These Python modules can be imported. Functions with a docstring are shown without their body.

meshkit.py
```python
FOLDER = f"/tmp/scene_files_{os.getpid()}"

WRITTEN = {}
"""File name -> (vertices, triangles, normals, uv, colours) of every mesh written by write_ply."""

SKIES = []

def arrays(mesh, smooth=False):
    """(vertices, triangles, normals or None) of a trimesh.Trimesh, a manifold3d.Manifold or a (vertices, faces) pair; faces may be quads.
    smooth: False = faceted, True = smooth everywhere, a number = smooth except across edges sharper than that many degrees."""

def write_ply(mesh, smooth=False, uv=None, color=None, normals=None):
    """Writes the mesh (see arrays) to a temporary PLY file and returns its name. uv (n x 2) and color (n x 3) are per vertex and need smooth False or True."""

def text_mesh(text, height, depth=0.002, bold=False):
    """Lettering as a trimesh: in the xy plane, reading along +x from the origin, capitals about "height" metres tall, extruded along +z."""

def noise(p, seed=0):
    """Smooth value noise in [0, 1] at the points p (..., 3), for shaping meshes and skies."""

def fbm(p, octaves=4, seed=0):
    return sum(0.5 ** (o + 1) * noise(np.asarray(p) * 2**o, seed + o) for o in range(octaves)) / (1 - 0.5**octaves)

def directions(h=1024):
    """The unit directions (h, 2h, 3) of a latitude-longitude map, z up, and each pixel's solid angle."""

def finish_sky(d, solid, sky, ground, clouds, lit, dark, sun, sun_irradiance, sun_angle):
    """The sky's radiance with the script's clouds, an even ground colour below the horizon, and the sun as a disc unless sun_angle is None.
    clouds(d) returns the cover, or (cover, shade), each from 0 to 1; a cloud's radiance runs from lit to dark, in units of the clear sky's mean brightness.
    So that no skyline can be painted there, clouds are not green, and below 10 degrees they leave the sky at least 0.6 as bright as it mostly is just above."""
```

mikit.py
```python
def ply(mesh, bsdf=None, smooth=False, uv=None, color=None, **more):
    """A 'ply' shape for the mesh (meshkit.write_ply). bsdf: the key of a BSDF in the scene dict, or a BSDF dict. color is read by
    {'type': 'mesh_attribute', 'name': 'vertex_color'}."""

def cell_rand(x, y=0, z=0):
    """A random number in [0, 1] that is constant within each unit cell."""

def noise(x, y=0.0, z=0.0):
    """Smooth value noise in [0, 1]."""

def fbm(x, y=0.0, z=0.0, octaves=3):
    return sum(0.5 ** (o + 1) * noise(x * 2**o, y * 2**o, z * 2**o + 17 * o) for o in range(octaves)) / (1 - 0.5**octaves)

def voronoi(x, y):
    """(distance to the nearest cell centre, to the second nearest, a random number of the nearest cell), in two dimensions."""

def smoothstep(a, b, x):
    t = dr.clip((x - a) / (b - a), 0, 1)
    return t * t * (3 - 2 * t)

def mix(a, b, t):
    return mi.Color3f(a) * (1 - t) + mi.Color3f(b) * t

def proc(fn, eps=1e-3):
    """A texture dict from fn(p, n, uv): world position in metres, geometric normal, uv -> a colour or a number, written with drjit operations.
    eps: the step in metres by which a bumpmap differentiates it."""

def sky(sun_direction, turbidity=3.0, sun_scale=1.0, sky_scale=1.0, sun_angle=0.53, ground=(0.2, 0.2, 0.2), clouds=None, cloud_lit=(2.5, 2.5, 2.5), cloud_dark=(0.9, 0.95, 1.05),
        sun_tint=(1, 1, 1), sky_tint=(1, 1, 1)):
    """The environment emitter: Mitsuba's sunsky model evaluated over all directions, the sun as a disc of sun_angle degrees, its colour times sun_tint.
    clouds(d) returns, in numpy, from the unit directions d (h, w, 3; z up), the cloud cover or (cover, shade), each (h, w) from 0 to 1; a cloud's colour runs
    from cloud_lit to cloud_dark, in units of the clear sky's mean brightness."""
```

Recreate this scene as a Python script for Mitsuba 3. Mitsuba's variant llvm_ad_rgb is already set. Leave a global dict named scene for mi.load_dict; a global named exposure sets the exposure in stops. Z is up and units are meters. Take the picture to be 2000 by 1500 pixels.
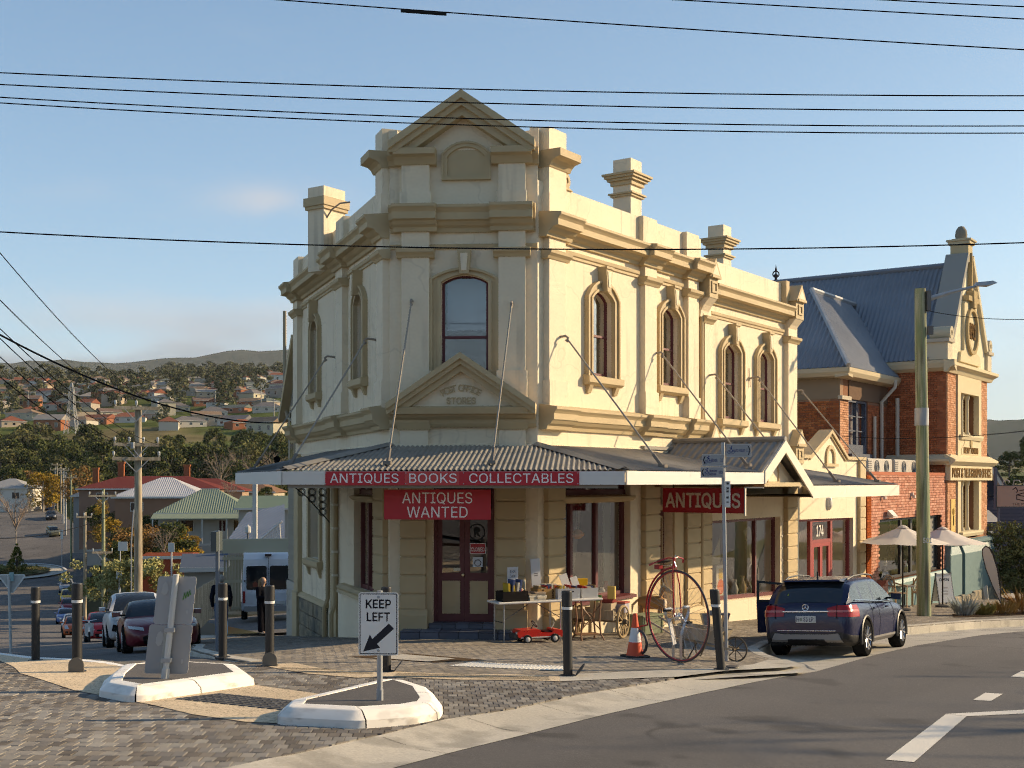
import math, numpy as np, trimesh, mitsuba as mi, mikit, meshkit, drjit as dr
import shapely, shapely.geometry as sg
from shapely.ops import unary_union
from scipy.spatial import Delaunay, ConvexHull
from mikit import noise, fbm, voronoi, cell_rand, smoothstep, mix
# ---------------------------------------------------------------- camera, sky, exposure
exposure = 2.45
scene, labels = {}, {}
T = mi.ScalarTransform4f
scene['camera'] = {'type': 'perspective', 'fov': 45.79, 'fov_axis': 'x', 'near_clip': 0.1, 'far_clip': 9000.0,
                   'to_world': T().look_at(origin=[0, 0, 3], target=[0, 10, 3], up=[0, 0, 1]),
                   'principal_point_offset_y': (750 - 938) / 1500}
def clouds(d):
 az, el = np.arctan2(d[..., 0], d[..., 1]), np.arcsin(np.clip(d[..., 2], -1, 1))
 q = np.stack([d[..., 0] * 5, d[..., 1] * 5, d[..., 2] * 18], -1)
 n = meshkit.fbm(q + 3.1, 5, 3)
 n2 = meshkit.fbm(q * np.array([2.2, 2.2, 1.2]) + 9.7, 5, 11)
 st = lambda a, b, x: np.clip((x - a) / (b - a), 0, 1) ** 2 * (3 - 2 * np.clip((x - a) / (b - a), 0, 1))
 west = 0.35 + 0.65 * st(0.1, -0.35, az) * st(-2.6, -1.4, az)
 bank = (1 - st(0.105 + .07 * (n - .5), 0.165 + .10 * (n - .5), el)) * west * st(.28, .55, n * .6 + n2 * .45)
 puff = np.exp(-(((az + .178) / .055) ** 2 + ((el - .222) / .014) ** 2) ** 1.0) * st(.28, .62, n2) * .7
 wisp = st(.60, .85, n) * .25 * st(.05, .2, el) * (1 - st(.6, 1.0, el))
 haze = .16 * (1 - st(0.0, .14, el))
 cover = np.clip(bank * .9 + puff + wisp + haze * (1 - bank), 0, 1)
 shade = np.clip(.95 * bank * (1 - st(.09, .17, el + .08 * (n2 - .5))) + .1, 0, 1)
 return cover, shade
scene['sky_light'] = mikit.sky((0.899, 0.225, 0.385), turbidity=3.0, sun_scale=1.0, sky_scale=1.08, clouds=clouds, cloud_lit=(1.75, 1.72, 1.75), cloud_dark=(.60, .63, .72), sun_tint=(1.0, 1.0, 1.02))
# ---------------------------------------------------------------- helpers
rng = np.random.default_rng(7)
_used = {}
def newkey(name, parent=None):
 base = (parent + '__' if parent else '') + name
 n = _used.get(base, -1) + 1
 _used[base] = n
 return base if n == 0 else f'{base}_{n:03d}'
def lab(key, label=None, cat=None, group=None, kind=None):
 d = {k: v for k, v in (('label', label), ('category', cat), ('group', group), ('kind', kind)) if v}
 if d:
  labels.setdefault(key, {}).update(d)
 return key
def thing(name, label, cat, group=None):
 return lab(newkey(name), label, cat, group)
def M(v, f, c=None):
 v, f = np.asarray(v, float), np.asarray(f, int)
 if f.ndim == 2 and f.shape[1] == 4:
  f = np.vstack([f[:, [0, 1, 2]], f[:, [0, 2, 3]]])
 return (v, f, c)
def col(m, c, jit=0.0):
 c = np.asarray(c, float)
 if jit:
  c = c * (1 + jit * (rng.random() * 2 - 1))
 return (m[0], m[1], np.broadcast_to(c, (len(m[0]), 3)).copy())
def cat(ms):
 ms = [m for m in ms if m is not None and len(m[0])]
 vs, fs, cs, o = [], [], [], 0
 hasc = any(m[2] is not None for m in ms)
 for m in ms:
  vs.append(m[0]); fs.append(m[1] + o); o += len(m[0])
  if hasc:
   cs.append(m[2] if m[2] is not None else np.full((len(m[0]), 3), .5))
 return (np.vstack(vs), np.vstack(fs), np.vstack(cs) if hasc else None)
def tr(m, mat):
 mat = np.asarray(mat)
 f = m[1][:, ::-1] if np.linalg.det(mat[:3, :3]) < 0 else m[1]
 return (m[0] @ mat[:3, :3].T + mat[:3, 3], f, m[2])
def mv(m, x=0, y=0, z=0):
 return (m[0] + np.array([x, y, z]), m[1], m[2])
def Tm(x=0, y=0, z=0):
 m = np.eye(4); m[:3, 3] = (x, y, z); return m
def Rz(a):
 c, s = math.cos(a), math.sin(a)
 m = np.eye(4); m[:2, :2] = [[c, -s], [s, c]]; return m
def Rx(a):
 c, s = math.cos(a), math.sin(a)
 m = np.eye(4); m[1:3, 1:3] = [[c, -s], [s, c]]; return m
def Ry(a):
 c, s = math.cos(a), math.sin(a)
 m = np.eye(4); m[0, 0] = c; m[0, 2] = s; m[2, 0] = -s; m[2, 2] = c; return m
def S(x, y=None, z=None):
 return np.diag([x, x if y is None else y, x if z is None else z, 1.0])
_BF = np.array([[0, 2, 3, 1], [4, 5, 7, 6], [0, 1, 5, 4], [2, 6, 7, 3], [0, 4, 6, 2], [1, 3, 7, 5]])
def box(x0, x1, y0, y1, z0, z1):
 return M([[x, y, z] for z in (z0, z1) for y in (y0, y1) for x in (x0, x1)], _BF)
def hull(p):
 p = np.asarray(p, float)
 h = ConvexHull(p)
 f = h.simplices.copy()
 c = p[h.vertices].mean(0)
 n = np.cross(p[f[:, 1]] - p[f[:, 0]], p[f[:, 2]] - p[f[:, 0]])
 fl = ((p[f[:, 0]] - c) * n).sum(1) < 0
 f[fl] = f[fl][:, ::-1]
 u, inv = np.unique(f.ravel(), return_inverse=True)
 return (p[u], inv.reshape(f.shape), None)
def cbox(x0, x1, y0, y1, z0, z1, b=.01):
 xs, ys, zs = (x0, x1), (y0, y1), (z0, z1)
 p = []
 for i, sx in ((0, 1), (1, -1)):
  for j, sy in ((0, 1), (1, -1)):
   for k, sz in ((0, 1), (1, -1)):
    p += [(xs[i], ys[j] + sy * b, zs[k] + sz * b), (xs[i] + sx * b, ys[j], zs[k] + sz * b), (xs[i] + sx * b, ys[j] + sy * b, zs[k])]
 return hull(p)
def tube(pts, r, n=8, cap=True):
 p = np.asarray(pts, float); k = len(p)
 r = np.broadcast_to(np.asarray(r, float), (k,))
 t = np.gradient(p, axis=0); t /= np.linalg.norm(t, axis=1)[:, None] + 1e-12
 a = np.array([0, 0, 1.0]) if abs(t[0][2]) < .9 else np.array([1.0, 0, 0])
 x = np.cross(t[0], a); x /= np.linalg.norm(x)
 ang = np.arange(n) * 2 * math.pi / n
 V = []
 for i in range(k):
  x = x - t[i] * (x @ t[i]); x /= np.linalg.norm(x) + 1e-12
  y = np.cross(t[i], x)
  V.append(p[i] + r[i] * (np.cos(ang)[:, None] * x + np.sin(ang)[:, None] * y))
 V = np.vstack(V); F = []
 i = np.arange(n)
 for s in range(k - 1):
  F.append(np.stack([s * n + i, s * n + (i + 1) % n, (s + 1) * n + (i + 1) % n, (s + 1) * n + i], 1))
 F = np.vstack(F); F = np.vstack([F[:, [0, 1, 2]], F[:, [0, 2, 3]]])
 if cap:
  V = np.vstack([V, p[:1], p[-1:]])
  F = np.vstack([F, np.stack([(i + 1) % n, i, i * 0 + k * n], 1), np.stack([(k - 1) * n + i, (k - 1) * n + (i + 1) % n, i * 0 + k * n + 1], 1)])
 return (V, F, None)
def cyl(p0, p1, r0, r1=None, n=12):
 return tube([p0, p1], [r0, r0 if r1 is None else r1], n)
def lathe(prof, n=16):
 prof = np.asarray(prof, float)
 a = np.arange(n) * 2 * math.pi / n
 V = np.vstack([np.stack([r * np.cos(a), r * np.sin(a), a * 0 + z], 1) for r, z in prof])
 i = np.arange(n); F = []
 for s in range(len(prof) - 1):
  F.append(np.stack([s * n + i, s * n + (i + 1) % n, (s + 1) * n + (i + 1) % n, (s + 1) * n + i], 1))
 return M(V, np.vstack(F))
def torus(R, r, n=40, k=8):
 a = np.arange(n + 1) * 2 * math.pi / n
 return tube(np.stack([R * np.cos(a), R * np.sin(a), a * 0], 1), r, k, False)
def extr(poly, h):
 """polygon in xy extruded 0..h along z"""
 if not hasattr(poly, 'exterior') and not hasattr(poly, 'geoms'):
  poly = sg.Polygon(poly)
 ms = []
 for g in getattr(poly, 'geoms', [poly]):
  m = trimesh.creation.extrude_polygon(g, h, engine='earcut')
  ms.append(M(m.vertices, m.faces))
 return cat(ms)
def prism(prof, u0, u1):
 """profile [(d,z)] extruded along u (= x); local axes u,d,z"""
 m = extr(sg.Polygon(prof), 1.0)
 v = m[0]
 return (np.stack([u0 + (u1 - u0) * v[:, 2], v[:, 0], v[:, 1]], 1), m[1], None)
def slab(poly, d0, d1):
 """polygon in (u,z) with thickness d0..d1"""
 m = extr(poly, 1.0)
 v = m[0]
 return (np.stack([v[:, 0], d0 + (d1 - d0) * v[:, 2], v[:, 1]], 1), m[1], None)
class Frame:
 def __init__(s, O, d, n, z=0):
  s.O, s.d, s.n = np.array(O, float), np.array(d, float), np.array(n, float)
  s.m = np.eye(4)
  s.m[:2, 0], s.m[:2, 1], s.m[:2, 3], s.m[2, 3] = s.d, s.n, s.O, z
 def __call__(s, m):
  return tr(m, s.m)
 def box(s, *a):
  return tr(box(*a), s.m)
 def pt(s, u, d, z):
  return np.array([*(s.O + s.d * u + s.n * d), z + s.m[2, 3]])
 def inv(s, x, y):
  q = np.linalg.solve(np.stack([s.d, s.n], 1), np.array([x, y]) - s.O)
  return q
def smooth_split(m, ang):
 t = trimesh.Trimesh(m[0], m[1], process=False)
 t.merge_vertices()
 v, f = np.array(t.vertices), np.array(t.faces)
 t = trimesh.graph.smooth_shade(trimesh.Trimesh(v, f, process=False), angle=math.radians(ang), facet_minarea=None)
 return np.array(t.vertices), np.array(t.faces)
def plyd(m, mat, smooth=False, flat=None):
 c = m[2]
 if c is None:
  if smooth not in (False, True):
   v, f = smooth_split(m, smooth)
   return mikit.ply((v, f), mat, smooth=True)
  return mikit.ply((m[0], m[1]), mat, smooth=smooth)
 if smooth not in (False, True):
  if np.ptp(c, axis=0).max() < 1e-6:
   v, f = smooth_split(m, smooth)
   return mikit.ply((v, f), mat, smooth=True, color=np.broadcast_to(c[0], (len(v), 3)))
  t = trimesh.Trimesh(m[0], m[1], process=False)
  return mikit.ply((m[0], m[1]), mat, smooth=False, color=c)
 return mikit.ply((m[0], m[1]), mat, smooth=smooth, color=c)
VC = {'matte', 'satin', 'gloss', 'metal', 'leaf', 'paint', 'cream', 'brick'}
def put(m, mat, name, parent=None, color=None, smooth=False, label=None, cat_=None, group=None, kind=None):
 if color is not None:
  m = col(m, color)
 elif mat in VC and m[2] is None:
  m = col(m, (.5, .5, .5))
 k = newkey(name, parent)
 scene[k] = plyd(m if mat in VC else (m[0], m[1], None), mat, smooth)
 lab(k, label, cat_, group, kind)
 return k
def putd(d, name, parent=None, mat=None, label=None, cat_=None, group=None, kind=None):
 k = newkey(name, parent)
 scene[k] = dict(d) if mat is None else {**d, 'to_world': T(np.asarray(mat).tolist())}
 lab(k, label, cat_, group, kind)
 return k
def text(s, h, depth=.006, bold=False, center=True):
 t = meshkit.text_mesh(s, h, depth, bold)
 v = np.array(t.vertices)
 if center:
  v[:, 0] -= (v[:, 0].min() + v[:, 0].max()) / 2
 return (v, np.array(t.faces), None)
def fit_text(s, h, w, depth=.006, bold=False):
 m = text(s, h, depth, bold)
 k = w / np.ptp(m[0][:, 0])
 return tr(m, S(k, 1, 1))
def uz(m):
 """xy-plane mesh (text) -> u,z plane, facing +d"""
 v = m[0]
 return (np.stack([v[:, 0], v[:, 2], v[:, 1]], 1), m[1], m[2])
# ---------------------------------------------------------------- materials
def rgb(c):
 return {'type': 'rgb', 'value': list(map(float, c))}
def two(b):
 return {'type': 'twosided', 'bsdf': b}
VCOL = {'type': 'mesh_attribute', 'name': 'vertex_color'}
def pr(base, rough=.7, **k):
 return two({'type': 'principled', 'base_color': base if isinstance(base, dict) else rgb(base), 'roughness': rough, **k})
scene['matte'] = two({'type': 'diffuse', 'reflectance': VCOL})
scene['satin'] = pr(VCOL, .5)
scene['gloss'] = pr(VCOL, .18)
scene['metal'] = pr(VCOL, .38, metallic=.85)
scene['paint'] = pr(VCOL, .22, clearcoat=.8, clearcoat_gloss=.95, specular=.4)
scene['leaf'] = two({'type': 'diffuse', 'reflectance': VCOL})
scene['pane'] = {'type': 'thindielectric', 'int_ior': 1.5}
scene['chrome'] = two({'type': 'roughconductor', 'material': 'Al', 'alpha': .12})
def f_cream(p, n, uv):
 a = fbm(p.x * .9, p.y * .9, p.z * .7, 4)
 drip = fbm(p.x * 7, p.y * 7, p.z * .35, 3)
 b = smoothstep(.56, .66, fbm(p.x * .5 + 9, p.y * .5, p.z * .6, 3))
 h = smoothstep(.012, .0, dr.abs(fbm(p.x * .8, p.y * .8, p.z * .8 + 3, 4) - .5))
 k = .88 + .14 * a - .22 * smoothstep(.56, .8, drip) * smoothstep(.35, .65, a) + .035 * b - .10 * h + .05 * (noise(p.x * 26, p.y * 26, p.z * 26) - .5)
 return mi.Color3f(.70, .60, .435) * k
def f_ochre(p, n, uv):
 a = fbm(p.x * 1.5, p.y * 1.5, p.z * 1.5, 4)
 return mi.Color3f(.43, .335, .19) * (.85 + .3 * a)
def f_asphalt(p, n, uv):
 a = fbm(p.x * .35, p.y * .35, 0, 3)
 s = noise(p.x * 70, p.y * 70, 0)
 g = noise(p.x * 160, p.y * 160, 3)
 cr = smoothstep(.025, .0, dr.abs(fbm(p.x * .45 + 4, p.y * .3, 5, 4) - .5)) * smoothstep(.45, .6, a)
 t = p.x * .82 - p.y * .57
 tr_ = fbm(t * 1.1, (p.x * .57 + p.y * .82) * .05, 2, 3)
 pt = smoothstep(.60, .63, fbm(p.x * .16 + 3, p.y * .16, 8, 2))
 oil = smoothstep(.70, .85, fbm(p.x * 1.3, p.y * 1.3, 6, 3))
 k = (.74 + .35 * a) * (.74 + .34 * s + .45 * smoothstep(.70, .95, g)) * (1 - .4 * cr) * (.85 + .3 * tr_) * (1 - .14 * pt) * (1 - .35 * oil)
 return mi.Color3f(.108, .100, .094) * k
def f_concrete(p, n, uv):
 a = fbm(p.x * .8, p.y * .8, p.z * .8, 4)
 s = noise(p.x * 55, p.y * 55, p.z * 55)
 st = smoothstep(.5, .75, fbm(p.x * 2.3 + 7, p.y * 2.3, p.z * 2, 4))
 return mi.Color3f(.40, .37, .31) * (.72 + .42 * a) * (.86 + .25 * s) * (1 - .35 * st)
def f_beige(p, n, uv):
 a = fbm(p.x * .7, p.y * .7, 0, 4)
 s = noise(p.x * 60, p.y * 60, 0)
 g = smoothstep(.70, .9, noise(p.x * 34 + 5, p.y * 34, 2))
 return mi.Color3f(.50, .40, .27) * (.75 + .4 * a) * (.72 + .45 * s) * (1 - .45 * g)
def f_white(p, n, uv):
 a = fbm(p.x * 2.2, p.y * 2.2, p.z * 3.0, 4)
 b = smoothstep(.50, .70, fbm(p.x * 5 + 3, p.y * 5, p.z * 9, 4))
 up = dr.clip(n.z, 0, 1)
 d = b * (1 - .75 * up) + .35 * smoothstep(.55, .8, a)
 return mix((.74, .71, .65), (.24, .215, .18), dr.clip(d, 0, 1) * .6)
def f_terrain(p, n, uv):
 a = fbm(p.x * .012, p.y * .012, 0, 4)
 b = fbm(p.x * .11, p.y * .11, 1, 3)
 c = mix((.085, .105, .035), (.16, .135, .07), smoothstep(.42, .62, a))
 return c * (.65 + .7 * b)
def f_stone(p, n, uv):
 a = fbm(p.x * 3, p.y * 3, p.z * 3, 4)
 b = noise(p.x * 30, p.y * 30, p.z * 30)
 return mix((.25, .205, .135), (.12, .115, .09), smoothstep(.4, .7, a)) * (.8 + .35 * b)
def f_pole(p, n, uv):
 g = fbm(p.x * 38, p.y * 38, p.z * 1.1, 3)
 a = fbm(p.x * 9, p.y * 9, p.z * .45, 3)
 c = mix((.20, .235, .115), (.34, .33, .22), smoothstep(.35, .7, g))
 return mix(c, (.10, .085, .055), smoothstep(.55, .75, a) * .8)
def f_timber(p, n, uv):
 g = fbm(p.x * 14, p.y * 14, p.z * 1.3, 3)
 return mix((.25, .205, .14), (.42, .36, .26), smoothstep(.3, .75, g))
def f_iron(p, n, uv):
 a = fbm(p.x * .9, p.y * .9, p.z * .9, 4)
 s = smoothstep(.5, .8, fbm(p.x * 4, p.y * 4, p.z * 1.0, 3))
 return mi.Color3f(.25, .235, .21) * (.7 + .5 * a) * (1 - .3 * s)
def f_slateroof(p, n, uv):
 a = fbm(p.x * .7, p.y * .7, p.z * .7, 4)
 return mi.Color3f(.175, .19, .22) * (.75 + .45 * a)
def f_galv(p, n, uv):
 a = fbm(p.x * 3, p.y * 3, p.z * 3, 4)
 return mi.Color3f(.36, .37, .38) * (.75 + .45 * a)
def f_bark(p, n, uv):
 a = fbm(p.x * 3, p.y * 3, p.z * .8, 3)
 return mix((.11, .09, .07), (.32, .29, .25), smoothstep(.4, .7, a))
P = mikit.proc
scene['cream'] = pr(P(f_cream), .75)
VC.discard('cream')
scene['ochre'] = pr(P(f_ochre), .7)
scene['asphalt'] = pr(P(f_asphalt), .85)
scene['concrete'] = pr(P(f_concrete), .85)
scene['beige'] = pr(P(f_beige), .9)
scene['kerbwhite'] = pr(P(f_white), .7)
scene['terrain'] = two({'type': 'diffuse', 'reflectance': P(f_terrain)})
scene['stone'] = pr(P(f_stone), .9)
scene['poletimber'] = pr(P(f_pole), .85)
scene['timber'] = pr(P(f_timber), .85)
scene['iron'] = pr(P(f_iron), .45, metallic=.15)
scene['slateroof'] = pr(P(f_slateroof), .42)
scene['galv'] = pr(P(f_galv), .45, metallic=.35)
scene['bark'] = two({'type': 'diffuse', 'reflectance': P(f_bark)})
VC.discard('brick')
WIN = (.10, .018, .022)   # maroon joinery
# ---------------------------------------------------------------- ground
def G(x, y):
 """height of the pavement / streets (metres); the camera is at z = 3"""
 x, y = np.asarray(x, float), np.asarray(y, float)
 h1 = 2.77 + .02 * (np.clip(x, -30, 60) - .8) + .055 * (np.clip(y, -20, 400) - 17.3)
 h2 = .483 - .05 * x + .105 * y
 k = .05
 m = np.maximum(h1, h2)
 h = m + k * np.log(np.exp((h1 - m) / k) + np.exp((h2 - m) / k))
 q = x / np.maximum(y, 8)
 zl = np.interp(y, [0, 62, 85, 105, 121, 140, 160, 175, 200, 225, 300, 360, 440, 520, 700, 1000, 1400, 1700, 2100, 2600], [8.2, 8.2, 10.9, 12.9, 13.9, 14.1, 13.6, 12.9, 9.8, 6.5, 2.5, -1, -9, -20, -47, -84, -118, -136, -130, -60])
 xl = np.interp(y, [44, 62, 85, 103, 121, 138, 158, 175, 200, 225, 300], [-13.5, -20, -29.3, -36.5, -43.2, -49.4, -56, -60, -69, -83, -120])
 rs = np.clip((x - xl - 2.5) / 13, 0, 1); rs = rs * rs * (3 - 2 * rs)
 zl = zl - 6.5 * rs * np.clip((y - 55) / 60, 0, 1) * np.clip((230 - y) / 50, 0, 1)
 zr = np.interp(y, [0, 60, 120, 300, 700, 1500, 2600], [6.2, 6.2, 8, 14, 20, 10, -30])
 w = np.clip((q + .10) / .16, 0, 1); w = w * w * (3 - 2 * w)
 hv = zl * (1 - w) + zr * w
 far = np.clip((y - 55) / 22, 0, 1) * (1 - w) + np.clip((y - 62) / 40, 0, 1) * w
 far = np.where(y < 20, 0, far)
 lim = np.minimum(h, 16)
 return 3 - (lim * (1 - far) + hv * far)
def P3(x, y, dz=0.0):
 return np.array([x, y, float(G(x, y)) + dz])
def drape(poly, step, off=0.0):
 """sheet over the polygon, following the ground"""
 if not hasattr(poly, 'exterior'):
  poly = sg.Polygon(poly)
 out = []
 for g in getattr(poly, 'geoms', [poly]):
  pts = []
  for ring in [g.exterior, *g.interiors]:
   n = max(8, int(ring.length / step))
   pts += [ring.interpolate(t, normalized=True).coords[0] for t in np.arange(n) / n]
   pts += list(ring.coords)[:-1]
  x0, y0, x1, y1 = g.bounds
  gx, gy = np.meshgrid(np.arange(x0, x1, step), np.arange(y0, y1, step))
  inner = g.buffer(-step * .4)
  gp = np.stack([gx.ravel(), gy.ravel()], 1)
  if not inner.is_empty:
   gp = gp[shapely.contains_xy(inner, gp[:, 0], gp[:, 1])]
   pts = np.vstack([np.array(pts), gp])
  pts = np.unique(np.round(np.array(pts), 4), axis=0)
  t = Delaunay(pts).simplices
  c = pts[t].mean(1)
  t = t[shapely.contains_xy(g, c[:, 0], c[:, 1])]
  a, b, d = pts[t[:, 0]], pts[t[:, 1]], pts[t[:, 2]]
  s = (b[:, 0] - a[:, 0]) * (d[:, 1] - a[:, 1]) - (b[:, 1] - a[:, 1]) * (d[:, 0] - a[:, 0])
  t[s < 0] = t[s < 0][:, ::-1]
  t = t[np.abs(s) > 1e-7]
  o = off(pts[:, 0], pts[:, 1]) if callable(off) else off
  out.append(M(np.column_stack([pts, G(pts[:, 0], pts[:, 1]) + o]), t))
 return cat(out)
CR, CHd, CHn = np.array([.5068, 24.0]), np.array([.9974, -.0715]), np.array([-.0715, -.9974])
CL = np.array([-2.4425, 24.211])
Rd, Rn = np.array([.5736, .8192]), np.array([.8192, -.5736])
Ld, Ln = np.array([-.3567, .9342]), np.array([-.9342, -.3567])
FC, FR, FL = Frame(CL, CHd, CHn), Frame(CR, Rd, Rn), Frame(CL, Ld, Ln)
lk = [(-3.95, 18.2), (-4.6, 19.0), (-5.3, 20.6), (-6.1, 23.0), (-7.05, 27.0), (-9.2, 33.0), (-13.5, 44), (-20.0, 62), (-29.3, 85), (-36.5, 103), (-43.2, 121), (-49.4, 138), (-56, 158), (-60, 175), (-69, 200), (-83, 225), (-120, 300)]
lk2 = [(-5.75, 18.0), (-8.74, 22.38), (-12.59, 29.82), (-15.2, 35), (-21.5, 46), (-31, 62), (-45, 85), (-66, 121), (-78, 140), (-95, 165), (-96, 180), (-98, 200), (-108, 225), (-142, 300)]
SIDE_AREA = sg.Polygon(lk + lk2[::-1]).buffer(3)
# terrain: one sheet, polar grid out to the far hills
_r = np.concatenate([np.linspace(2, 60, 60), np.linspace(61, 240, 110), np.geomspace(243, 3000, 90)])
_a = np.concatenate([np.linspace(-.85, -.46, 20), np.linspace(-.45, -.1, 130), np.linspace(-.08, .85, 60)])
_rr, _aa = np.meshgrid(_r, _a, indexing='ij')
_x, _y = _rr * np.sin(_aa), _rr * np.cos(_aa)
_bump = (meshkit.fbm(np.stack([_x * .006, _y * .006, _x * 0], -1), 4, 5) - .5) * np.clip((_rr - 350) / 500, 0, 1) * 26
_z = G(_x, _y) - 1.1 * np.clip((150 - _rr) / 40, 0, 1) - .05 + _bump
HB = lambda x, y: float((meshkit.fbm(np.array([x * .006, y * .006, 0.0]), 4, 5) - .5) * np.clip((math.hypot(x, y) - 350) / 500, 0, 1) * 26)
_n = len(_a)
_i = np.arange((len(_r) - 1) * _n).reshape(-1, _n)[:, :-1].ravel()
_hit = shapely.contains_xy(SIDE_AREA, _x.ravel(), _y.ravel()).reshape(_x.shape)
_z = _z - .9 * _hit * np.clip((_rr - 90) / 30, 0, 1)
put(M(np.stack([_x, _y, _z], -1).reshape(-1, 3), np.stack([_i, _i + _n, _i + _n + 1, _i + 1], 1)), 'terrain', 'ground', smooth=True, kind='structure', label='grassy ground falling into the valley and rising to the far hillside')
# ground behind the camera
put(drape([(-60, -60), (60, -60), (60, 6), (-60, 6)], 6, -.2), 'asphalt', 'ground', kind='structure', label='asphalt of the main road behind the viewpoint')
# far ridge under the cloud, and the blue hills on the right
def ridge(az0, az1, dist, zf, n=90, depth=900):
 a = np.linspace(az0, az1, n)
 rows = []
 for k in range(7):
  t = k / 6
  r = dist + depth * t
  rows.append(np.stack([r * np.sin(a), r * np.cos(a), -12 + (zf(a) + 12) * math.sin(t * math.pi * .5) ** .8 * (1 + .05 * meshkit.fbm(np.stack([a * 60, a * 0 + k * .7, a * 0], -1), 3, 8))], -1))
 V = np.vstack(rows); i = (np.arange(6)[:, None] * n + np.arange(n - 1)[None]).ravel()
 return M(V, np.stack([i, i + 1, i + n + 1, i + n], 1))
zf1 = lambda a: 395 + 60 * meshkit.fbm(np.stack([a * 14, a * 0, a * 0], -1), 4, 2) + 70 * np.exp(-((a + .2) / .09) ** 2) - 200 * np.clip((a + .05) / .3, 0, 1)
put(col(ridge(-.75, .35, 3900, zf1), (.035, .05, .045)), 'matte', 'far_hill', smooth=True, kind='structure', label='dark forested mountain under the cloud bank behind the hillside suburb')
zf2 = lambda a: 178 + 26 * meshkit.fbm(np.stack([a * 22, a * 0 + 3, a * 0], -1), 4, 4)
put(col(ridge(.2, .8, 3300, zf2), (.04, .055, .045)), 'matte', 'far_hill', smooth=True, kind='structure', label='low blue wooded hill on the skyline past the post office')
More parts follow.
